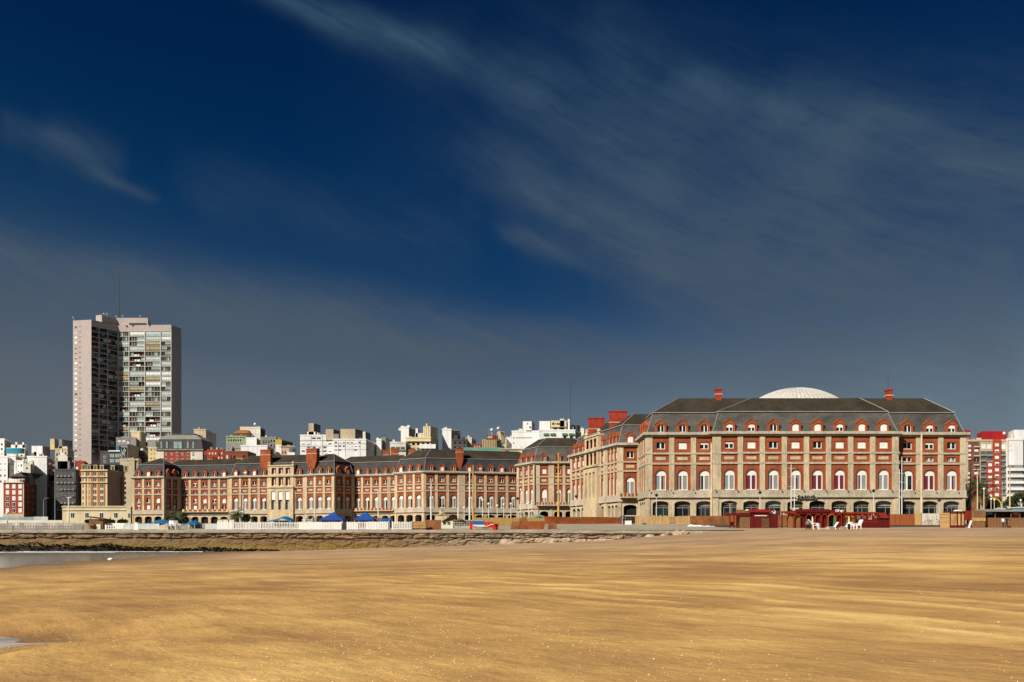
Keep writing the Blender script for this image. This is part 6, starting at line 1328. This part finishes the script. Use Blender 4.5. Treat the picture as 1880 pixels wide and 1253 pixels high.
for a_, b_ in ((1457, 1470), (1479, 1491), (1496, 1507.5), (1508, 1519), (1519.5, 1534.5), (1535, 1546)):
    m = MB(); u0, u1 = f.u(a_), f.u(b_); c_ = (u0 + u1) / 2; w = u1 - u0; zt = Z(944, DK); outer = arch(c_, w, zb, zt - .55, zt, 10); inner = arch(c_, w - .22, zb, zt - .6, zt - .14, 10)
    pl = [outer[0]] + outer[1:] + [outer[0]]
    for q in range(2, len(outer)):
        q0, q1 = (outer[1] if q == 2 else outer[q - 1]), outer[q]; i0_, i1_ = (inner[1] if q == 2 else inner[q - 1]), inner[q]
        m.prism(f.T, [q0, q1, i1_, i0_], -.1, .06)
    m.prism(f.T, [outer[-1], outer[0], inner[0], inner[-1]], -.1, .06); m.build('arch_frame', ['orange_trim' if a_ in (1519.5,) else 'red_trim'], r)
for i, p in enumerate((1551, 1561, 1572, 1582.5, 1592.5, 1603)):
    m = MB(); u0 = f.u(p); w = .72; zt = Z(943.5, DK); zl = Z(952.5 if i > 1 else 951.5, DK); m.prism(lambda u, v, w_: f.T(u, v, w_), [(u0, zl), (u0 + w, zl), (u0 + w, zt), (u0 + w * .6, zt), (u0, zt - .35)], -.25, -.18); q = m.build('canvas_flap', [('rust_brown', 'orange_board', 'wood_brown')[i % 3]], r)
    m = MB(); m.prism(f.T, [(u0 + .05, zt - .35), (u0 + .2, zt - .4), (u0 + .62, zt - .02), (u0 + .45, zt)], -.17, -.12); m.build('brace', ['orange_trim'], q)
for p in (1549.5, 1560, 1570.5, 1581, 1591.5, 1602, 1613, 1632.5): m = MB(); u = f.u(p); m.box(f.T, u - .07, u + .07, zb, Z(942.5, DK), -.12, .05); m.build('post', ['deep_red'], r)
m = MB(); n = 40
for k in range(n): u = lerp(f.u(1574.5), f.u(1633), k / n); m.box(f.T, u + .01, u + .115, zb, Z(954 if u < f.u(1600) else 952, DK), -.08, .03)
m.build('slat_fence', ['deep_red'], r); m = MB(); m.box(f.T, f.u(1574.5), f.u(1613), Z(959.5, DK), Z(957.5, DK), .03, .08); m.build('rail', ['fascia_red'], r)
m = MB(); m.prism(lambda u, v, w: f.T(w, v, u), [(.25, Z(951.5, DK)), (.3, Z(951.2, DK)), (-1.8, Z(941, DK)), (-1.8, Z(941.4, DK))], f.u(1611), f.u(1633)); m.build('sloping_roof', ['red_trim'], r)
m = MB()
for k in range(8): u = lerp(f.u(1550), f.u(1574), k / 8); m.box(f.T, u + .02, u + .1, zb, Z(960, DK), -.05, .02)
m.build('low_pickets', ['ochre_board'], r)
cu = bpy.data.curves.new('bar_letters', 'FONT'); cu.body = 'Oleaje'; cu.size = .52; cu.extrude = .02; cu.align_x = 'CENTER'; cu.offset = .022
ob = bpy.data.objects.new('tmp', cu); COL.objects.link(ob); bpy.context.view_layer.update()
me = bpy.data.meshes.new_from_object(ob.evaluated_get(bpy.context.evaluated_depsgraph_get())); bpy.data.objects.remove(ob); me.materials.clear(); me.materials.append(M['plastic_white'])
lt = inst('sign_letters', me, fas, f.T(f.u(1540.5), Z(940, DK), .2)); lt.rotation_euler = (math.pi / 2, 0, 0)
m = MB(); m.box(f.T, f.u(1457), f.u(1467), Z(937.5, DK), Z(933, DK), -.6, -.1); m.build('roof_box', ['wall_offwhite'], r)
m = MB(); m.box(f.T, f.u(1497.5), f.u(1505.5), zb, Z(961.5, DK), -.3, .02); m.build('poster_box', ['fabric_grey'], r)
def umbrella(label, px, yt, yb, D, mk):
    x = X(px, D); z = gz(x, D); r = root('closed_umbrella', label, 'umbrella', (x, D, z), 'closed beach umbrellas'); zt = Z(yt, D); m = MB(); m.tube((x, D, z), (x, D, zt), .025, n=6); m.build('pole', ['pole_white'], r)
    m = MB(); m.lathe((x, D, 0), [(.0, zt), (.06, zt - .08), (.13, zt - .5), (.17, lerp(zt, z, .72)), (.15, lerp(zt, z, .76)), (.03, lerp(zt, z, .74))], 8); m.build('folded_canopy', [mk], r)
umbrella('closed green umbrella in front of the bar arch', 1531.5, 948, 970, 136.5, 'green_canvas'); umbrella('closed yellow umbrella beside the white sun loungers', 1558.8, 947.5, 975, 127, 'yellow_canvas'); umbrella('closed white and olive umbrella near the white deck chair', 1491.8, 948.5, 970, 135, 'wall_offwhite')
def lounger(label, px, D, flip=1, L=1.7):
    x = X(px, D); z = gz(x, D); r = root('sun_lounger', label, 'sun lounger', (x, D, z), 'white sun loungers on the sand'); T = lambda u, v, w: (x + flip * u, D - w, z + v); m = MB()
    m.prism(T, [(-L * .5, .26), (L * .15, .30), (L * .15, .36), (-L * .5, .32)], -.3, .3); m.build('seat', ['plastic_white'], r); m = MB(); m.prism(T, [(L * .13, .30), (L * .19, .28), (L * .5, 1.0), (L * .44, 1.03)], -.3, .3); m.build('backrest', ['plastic_white'], r)
    for u in (-L * .42, L * .2):
        for w in (-.26, .26): m = MB(); m.box(T, u - .04, u + .04, 0, .28, w - .04, w + .04); m.build('leg', ['plastic_white'], r)
lounger('white sun lounger left of the closed yellow umbrella', 1528, 124); lounger('white sun lounger touching the closed yellow umbrella', 1549.5, 124.5)
plastic_chair('white reclined deck chair next to the dark stool', 1496, 122.5, math.pi * .5, 1.35, recl=.45, group='white chairs on the sand', name='deck_chair')
plastic_chair('white armchair draped with a grey towel right of the black bin', 1574, 124.5, -math.pi * .4, 1.3, group='white chairs on the sand', name='deck_chair')
plastic_chair('small white armchair between black bin and towel draped chair', 1567.5, 126, math.pi * .15, 1.0, group='white chairs on the sand', name='deck_chair')
x = X(1484.3, 122); z = gz(x, 122); r = root('folding_stool', 'dark folding stool with an olive grey bag on top', 'stool', (x, 122, z)); m = MB()
m.tube((x - .3, 122, z), (x + .25, 122, z + .62), .035); m.tube((x + .3, 122, z), (x - .25, 122, z + .62), .035); m.tube((x - .3, 122.4, z), (x + .25, 122.4, z + .62), .035); m.tube((x + .3, 122.4, z), (x - .25, 122.4, z + .62), .035); m.build('legs', ['black'], r)
m = MB(); m.box(lambda u, v, w: (x + u, 122.2 - w, z + v), -.34, .34, .6, .68, -.28, .28); m.build('seat', ['metal_dark'], r)
m = MB(); m.lathe((x - .02, 122.2, z + .68), [(.0, .55), (.2, .5), (.33, .3), (.36, .1), (.3, 0)], 10); o = m.build('cloth_bag', [mm('olive', (.16, .16, .11), var=.2)], None, True); tag(o, 'olive grey cloth bag sitting on the dark folding stool', 'bag')
x = X(1558.5, 124); z = gz(x, 124); r = root('waste_bin', 'black cylindrical bin between loungers and armchair', 'bin', (x, 124, z)); m = MB(); m.tube((x, 124, z), (x, 124, z + .72), .17, .19, 12); m.build('body', ['black'], r); m = MB(); m.tube((x, 124, z + .72), (x, 124, z + .77), .21, .2, 12); m.build('rim', ['metal_dark'], r)
x = X(1512, 121.5); z = gz(x, 121.5); r = root('low_bench', 'low white plank bench lying left of the loungers', 'bench', (x, 121.5, z)); T = lambda u, v, w: (x + u, 121.5 - w, z + v); m = MB(); m.box(T, -.75, .75, .14, .2, -.2, .2); m.build('plank', ['wall_offwhite'], r)
for u in (-.6, .6): m = MB(); m.box(T, u - .05, u + .05, 0, .14, -.18, .18); m.build('leg', ['wall_offwhite'], r)
# ------------------------------------------------------------------ plants
def crown(m, c, rx, ry, rz_, n, ls, seed):
    rr_ = random.Random(seed); cl = []
    for k in range(14):
        d = Vector((rr_.uniform(-1, 1), rr_.uniform(-1, 1), rr_.uniform(-.8, 1))); d = d.normalized() * rr_.uniform(.35, .85); cl.append((Vector((c[0] + d.x * rx, c[1] + d.y * ry, c[2] + d.z * rz_)), rr_.uniform(.25, .45)))
    for k in range(n):
        p, s_ = rr_.choice(cl); d = Vector((rr_.gauss(0, 1), rr_.gauss(0, 1), rr_.gauss(0, 1))).normalized() * rr_.random() ** .4 * s_
        q = p + Vector((d.x * rx, d.y * ry, d.z * rz_)); a_ = Vector((rr_.gauss(0, 1), rr_.gauss(0, 1), rr_.gauss(0, 1))).normalized(); b_ = a_.orthogonal().normalized(); l = ls * rr_.uniform(.5, 1.3)
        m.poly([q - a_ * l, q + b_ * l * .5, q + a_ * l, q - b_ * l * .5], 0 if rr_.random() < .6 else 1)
def tree(label, px, yt, yb, wpx, D, n=2600, name='bushy_tree', cat='tree', group='trees at the right edge', mats=('leaf', 'leaf_pale')):
    x = X(px, D); zb = gz(x, D); r = root(name, label, cat, (x, D, zb), group); zt, zl = Z(yt, D), max(zb + .3, Z(yb, D)); w = wpx * D / F / 2; m = MB(); crown(m, (x, D, (zt + zl) / 2), w, w * .8, (zt - zl) / 2, n, .32, int(px)); m.build('crown', list(mats), r)
    m = MB(); p = (x, D, zb)
    m.tube(p, (x + .1, D, (zt + zl) / 2), .22, .12)
    for k in range(5): t = k * 1.3; m.tube((x + .05, D, lerp(zb, zl, .9) + .2 * k), (x + math.cos(t) * w * .6, D + math.sin(t) * w * .5, lerp(zl, zt, .5)), .09, .03, 5)
    m.build('trunk', ['bark'], r)
def palm(label, px, ytop, D, spread, n=26, trunk=True, group='palms', dry=6, thick=.32):
    x = X(px, D); zb = gz(x, D); r = root('palm_tree', label, 'palm', (x, D, zb), group); zc = Z(ytop, D) - spread * .35; rr_ = random.Random(int(px * 3)); m = MB(); zc = max(zc, zb + .3)
    m.lathe((x, D, zb), [(thick * 1.3, 0), (thick, .4), (thick * .9, (zc - zb) * .7), (thick * 1.2, zc - zb)], 9); m.build('trunk', ['bark'], r); m = MB()
    for k in range(n):
        az = rr_.uniform(0, 6.28); el = rr_.uniform(-.35, 1.35) if k >= dry else rr_.uniform(-.9, -.4); L = spread * rr_.uniform(.8, 1.1); p = Vector((x, D, zc)); d = Vector((math.cos(az) * math.cos(el), math.sin(az) * math.cos(el), math.sin(el))); seg = 9; mi = 1 if k < dry else 0
        for j in range(seg):
            q = p + d * (L / seg); side = d.cross(Vector((0, 0, 1)));
            if side.length < .05: side = Vector((math.sin(az), -math.cos(az), 0))
            side.normalize(); ll = L * .24 * math.sin(math.pi * (j + 1.2) / (seg + 1.6))
            for s_ in (-1, 1):
                for h_ in (0, .5):
                    b_ = p.lerp(q, h_); tip = b_ + side * s_ * ll + d * ll * .5 - Vector((0, 0, ll * .25)); m.poly([b_, b_ + d * (L / seg) * .34, tip], mi)
            m.tube(p, q, .03, .02, 4, mi, cap=False); p = q; d = (d + Vector((0, 0, -.16 - .05 * j * .5))).normalized()
    m.build('fronds', ['palm_leaf', 'palm_dry'], r)
palm('large shaggy palm between the casino corner and the street lamps', 1797, 884, 232, 5.6, 46, dry=14, thick=.36)
tree('dark bush at the foot of the casino right corner', 1776, 889, 945, 22, 235, 2200, 'leafy_bush', 'bush')
tree('dark shrub behind the small bollard lamps', 1818, 912, 946, 26, 238, 2000, 'leafy_bush', 'bush'); tree('dark green tree below the curved arm lamp', 1836, 914, 944, 30, 245, 2200)
tree('big rounded green tree at the right picture edge', 1872, 902, 938, 40, 240, 3600); tree('rounded green tree left of the big right edge tree', 1857, 908, 938, 26, 242, 2200)
palm('low bushy palm left of the small azure awning', 315, 945, 150, 2.1, 30, dry=3); palm('spreading low palm right of the first bushy palm', 327, 947, 148, 2.2, 34, dry=3); palm('low palm leaning over the small azure awning', 341, 946.5, 149, 1.9, 26, dry=3)
palm('feathery tall palm beside the flagpole and white fence', 434, 938, 150, 2.1, 34, dry=3); tree('dark green bush right of the feathery palm', 452, 944, 962, 11, 150, 1200, 'leafy_bush', 'bush', None); tree('small potted green bush by the hotel arch', 468, 950, 962, 8, 155, 800, 'leafy_bush', 'bush', None)
for p, w_, l in ((166, 22, 'low dark shrub left of the wooden shack'), (202, 20, 'low dark shrub right of the wooden shack'), (224, 18, 'low dark shrub before the end of the cream pavilion')): tree(l, p, 956.5, 963, w_, 150, 900, 'leafy_bush', 'bush', 'low shrubs before the cream pavilion')
# ------------------------------------------------------------------ people
def person(label, px, D, rz, shirt, legs, arm=(.25, .25), lean=0, sit=False, zoff=0, h=1.72):
    x = X(px, D); z = gz(x, D) + zoff; r = root('person', label, 'person', (x, D, z)); r.rotation_euler = (0, 0, rz); k = h / 1.75
    def a(s_, sw): return [(s_ * .21, .0, 1.42), (s_ * (.26 + .08 * sw), -.10 * sw - .02, 1.14), (s_ * (.25 + .04 * sw), -.38 * sw - .04, .93 + .2 * sw), (s_ * (.24 + .04 * sw), -.46 * sw - .06, .85 + .24 * sw)]
    P = [(0, 0, .95), (0, 0, 1.15), (0, -.01, 1.40), (0, -.01, 1.50), (0, -.03, 1.62), (0, -.03, 1.70)]; rd = [(.16, .12), (.15, .11), (.17, .11), .06, .10, .08]; E = [(0, 1), (1, 2), (2, 3), (3, 4), (4, 5)]
    for s_, sw in ((-1, arm[0]), (1, arm[1])):
        i = len(P); P += a(s_, sw); rd += [.065, .05, .04, .042]; E += [(2, i), (i, i + 1), (i + 1, i + 2), (i + 2, i + 3)]
        i = len(P); P += [(s_ * .10, 0, .90), (s_ * .11, -.02 + s_ * .06, .50), (s_ * .12, s_ * .08, .09), (s_ * .12, s_ * .08 - .14, .04)]; rd += [.10, .07, .05, .045]; E += [(0, i), (i, i + 1), (i + 1, i + 2), (i + 2, i + 3)]
    P = [(p[0] * k, p[1] * k - lean * max(0, p[2] - .9), p[2] * k) for p in P]
    def mf(c): return 2 if c.z > 1.50 * k or (abs(c.x) > .2 * k and c.z < 1.16 * k) else (0 if c.z > .92 * k else 1)
    b_ = skin_body('body', P, E, rd, [shirt, legs, 'skin'], r, 1, mf)
    m = MB(); m.lathe((0, .0, 1.56 * k), [(.118, .03), (.122, .09), (.10, .17), (.05, .205), (0, .21)], 12); hme = m.mesh('hair', ['hair'], smooth=True); inst('hair', hme, r, None).location = (0, -.0 - lean * .8, 0)
person('person in white top and dark trousers standing at the snack stand counter', 1841.5, 139.2, .3, 'plastic_white', 'cloth_navy', (.2, .5)); person('person in dark clothes beside the one in white at the snack stand', 1848, 139.6, -.4, 'cloth_dark', 'cloth_dark', (.6, .1))
person('person in dark blue working beside the white cool box', 1144.8, 143.5, .5, 'cloth_blue', 'cloth_navy', (.8, .3), .12)
person('person in teal shirt walking by the casino wing arcade', 1029.5, 196, 2.2, 'cloth_blue', 'cloth_navy'); person('person in pale top near the arcade of the casino pavilion', 1005, 198, 1.2, 'wall_offwhite', 'cloth_dark'); person('person in red top seen above the green stall roof', 988.5, 196, -.8, 'cloth_red', 'cloth_dark')
awning('small green stall roof below the casino pavilion arcade', 975, 1001, 944.5, 948, 165, 'wall_teal', 'wall_grey')
# ------------------------------------------------------------------ sky, sun, camera
EL, AZ = math.radians(38), math.radians(44)
sd = Vector((-math.sin(AZ) * math.cos(EL), -math.cos(AZ) * math.cos(EL), math.sin(EL)))
ld = bpy.data.lights.new('sun', 'SUN'); ld.energy = 5.0; ld.angle = math.radians(.5); ld.color = (1, .93, .82); lo = bpy.data.objects.new('sun', ld); COL.objects.link(lo); lo.rotation_euler = sd.to_track_quat('Z', 'Y').to_euler()
w = bpy.data.worlds.new('World'); sc.world = w; w.use_nodes = True; nt = w.node_tree; bg = nt.nodes['Background']; STR = .1; bg.inputs['Strength'].default_value = STR
sky = nt.nodes.new('ShaderNodeTexSky'); sky.sky_type = 'NISHITA'; sky.sun_disc = False; sky.sun_elevation = EL; sky.sun_rotation = math.atan2(sd.x, sd.y) % (2 * math.pi); sky.air_density = 1.0; sky.dust_density = .4; sky.ozone_density = 3.0
tc = nt.nodes.new('ShaderNodeTexCoord').outputs['Generated']; sp = nt.nodes.new('ShaderNodeSeparateXYZ'); nt.links.new(tc, sp.inputs[0]); x_, y_, z_ = sp.outputs
mt = lambda *a, **k: math_(nt, *a, **k)
az = mt('ARCTAN2', x_, y_); el = mt('ARCSINE', z_)
wn_ = nt.nodes.new('ShaderNodeTexNoise'); wn_.inputs['Scale'].default_value = 4.5; wn_.inputs['Detail'].default_value = 7; nt.links.new(tc, wn_.inputs['Vector']); ws_ = nt.nodes.new('ShaderNodeSeparateColor'); nt.links.new(wn_.outputs['Color'], ws_.inputs[0])
azw = mt('ADD', az, mt('MULTIPLY', mt('SUBTRACT', ws_.outputs[0], .5), .085)); elw = mt('ADD', el, mt('MULTIPLY', mt('SUBTRACT', ws_.outputs[1], .5), .06))
cv = nt.nodes.new('ShaderNodeCombineXYZ'); nt.links.new(azw, cv.inputs[0]); nt.links.new(elw, cv.inputs[1])
def dirn(deg, sx_, sy_, sc_, det=6, ro=.62): return noise_(nt, mapping(nt, mapping(nt, cv.outputs[0], (0, 0, math.radians(deg))), (0, 0, 0), (sx_, sy_, 1)), sc_, det, ro, .3)
strk = dirn(24, 2.2, 13, 1.0); strk2 = dirn(10, 1.6, 16, 1.0); puff = dirn(-30, 5, 9, 1.0)
fib0 = dirn(27, 3.0, 50, 1.0, 10, .7); fib1 = dirn(15, 3.2, 38, 1.0, 10, .7); fib2 = noise_(nt, mapping(nt, tc, (0, 0, 0), (1, 1, 1.6)), 7.0, 10, .66)
fib = mt('ADD', mt('ADD', mt('MULTIPLY', fib0, .36), mt('MULTIPLY', fib1, .22)), mt('MULTIPLY', fib2, .42))
def ae(px, py): a_ = math.atan((px - 940) / F); return a_, math.atan((HY - py) / F * math.cos(a_))
def band(p0, p1, w0, w1, inten, tex, lo_=.2, f0=.15, f1=.2):
    (a0, e0), (a1, e1) = ae(*p0), ae(*p1); dx, dy = a1 - a0, e1 - e0; L2 = dx * dx + dy * dy; L = math.sqrt(L2)
    t = mt('ADD', mt('MULTIPLY', mt('SUBTRACT', azw, a0), dx / L2), mt('MULTIPLY', mt('SUBTRACT', elw, e0), dy / L2))
    d = mt('ADD', mt('MULTIPLY', mt('SUBTRACT', azw, a0), -dy / L), mt('MULTIPLY', mt('SUBTRACT', elw, e0), dx / L))
    wd = mt('MULTIPLY_ADD', mt('MAXIMUM', mt('MINIMUM', t, 1.0), 0.0), (w1 - w0) / F, w0 / F)
    q = mt('DIVIDE', d, wd); g = mt('EXPONENT', mt('MULTIPLY', mt('MULTIPLY', q, q), -1.0))
    s0 = mt('MULTIPLY', t, 1 / f0, clamp=True); s1 = mt('MULTIPLY', mt('SUBTRACT', 1.0, t), 1 / f1, clamp=True)
    tx = mt('MULTIPLY', mt('MULTIPLY_ADD', tex, 1.9, -.42 + lo_, clamp=True), mt('MAXIMUM', mt('MULTIPLY_ADD', mt('SUBTRACT', fib, .5), 5.0, 1.0), .15)); inten *= 1.25
    return mt('MULTIPLY', mt('MULTIPLY', mt('MULTIPLY', g, mt('MULTIPLY', s0, s1)), tx), inten)
B_ = [band((180, -230), (960, 165), 14, 34, .62, strk, .35, .2, .2), band((860, 100), (1270, 350), 34, 80, .62, strk, .28, .25, .3), band((1060, 240), (1740, 560), 90, 120, .62, strk, .16, .25, .25), band((810, 262), (1340, 480), 26, 70, .55, strk, .25, .25, .3),
      band((1220, 130), (1580, 240), 24, 44, .72, puff, .15, .25, .2), band((1500, 190), (1980, 350), 40, 60, .7, strk, .15, .2, .1), band((1600, 150), (1470, 360), 14, 50, .55, puff, .1, .25, .3), band((1060, 10), (1200, 160), 50, 60, .26, puff, .05, .3, .3),
      band((-60, 205), (190, 262), 18, 24, .30, strk, .3, .1, .4), band((90, 268), (285, 348), 14, 9, .30, strk, .35, .3, .2), band((20, 225), (230, 300), 34, 30, .25, strk),
      band((-200, 395), (930, 600), 34, 46, .50, strk2, .35, .05, .3), band((-200, 450), (1000, 640), 46, 50, .55, strk2, .35, .05, .3), band((-200, 520), (1100, 680), 45, 60, .55, strk2, .35, .05, .3), band((300, 540), (1250, 700), 30, 50, .4, strk, .3),
      band((1300, 330), (1900, 480), 100, 140, .32, puff, .2, .2, .05), band((1080, 480), (1900, 650), 60, 100, .36, strk2, .3, .2, .05), band((900, 415), (1300, 510), 16, 30, .4, strk), band((820, 610), (1700, 690), 34, 60, .35, strk2, .3), band((1250, 420), (1800, 600), 60, 90, .25, strk, .2), band((560, 60), (2000, 560), 150, 200, .18, puff, .3, .3, .05), band((900, 60), (1950, 260), 90, 110, .22, strk, .2, .3, .05), band((300, 300), (900, 470), 40, 60, .13, strk, .3)]
cl = B_[0]
for q in B_[1:]: cl = mt('SUBTRACT', mt('ADD', cl, q), mt('MULTIPLY', cl, q))
K = 1 / STR
def kc(*c): return tuple(v * K for v in c)
# deep polarised blue: the physical sky, darkened and saturated, then haze near the horizon and cirrus
g2 = mixc(nt, 1.0, sky.outputs[0], (.004, .125, .33), 'MULTIPLY')
deep = ramp(nt, mt('MULTIPLY', el, 1 / .62), [(.0, kc(.03, .06, .10)), (.36, kc(.0006, .031, .080)), (.58, kc(.0003, .0195, .055)), (.78, kc(.0002, .0105, .037)), (1.0, kc(.0002, .004, .019))])
base = mixc(nt, .7, g2, deep)
hs = mt('ADD', mt('MULTIPLY_ADD', mt('MAXIMUM', mt('MULTIPLY', az, -1.0), 0.0), .16, .20), mt('MULTIPLY', mt('MAXIMUM', az, 0.0), .10)); he = mt('DIVIDE', mt('MAXIMUM', el, 0.0), hs); hz = mt('EXPONENT', mt('MULTIPLY', mt('POWER', he, 3.0), -1.0))
hcol = mixc(nt, mt('MULTIPLY_ADD', az, .95, .58, clamp=True), kc(.092, .108, .122), kc(.130, .175, .208)); hcol = mixc(nt, mt('MULTIPLY', mt('SUBTRACT', el, .19), 1 / .16, clamp=True), hcol, kc(.030, .076, .128))
base = mixc(nt, hz, base, hcol)
ccol = mixc(nt, mt('MULTIPLY', el, 1 / .5, clamp=True), kc(.084, .100, .117), kc(.031, .067, .112))
base = mixc(nt, cl, base, ccol); nt.links.new(base, bg.inputs['Color'])
cd = bpy.data.cameras.new('camera'); cam = bpy.data.objects.new('camera', cd); COL.objects.link(cam); cam.location = (0, 0, EYE); cam.rotation_euler = (math.pi / 2, 0, 0)
cd.sensor_width = 36; cd.lens = 36 * F / 1880; cd.shift_y = (HY - 626.5) / 1880; cd.clip_start = .1; cd.clip_end = 9000; sc.camera = cam
vs = sc.view_settings; vs.view_transform = 'Standard'; vs.look = 'None'; vs.gamma = 1; vs.exposure = 0.3; vs.use_curve_mapping = False
sc.cycles.max_bounces = 6; sc.cycles.use_denoising = True
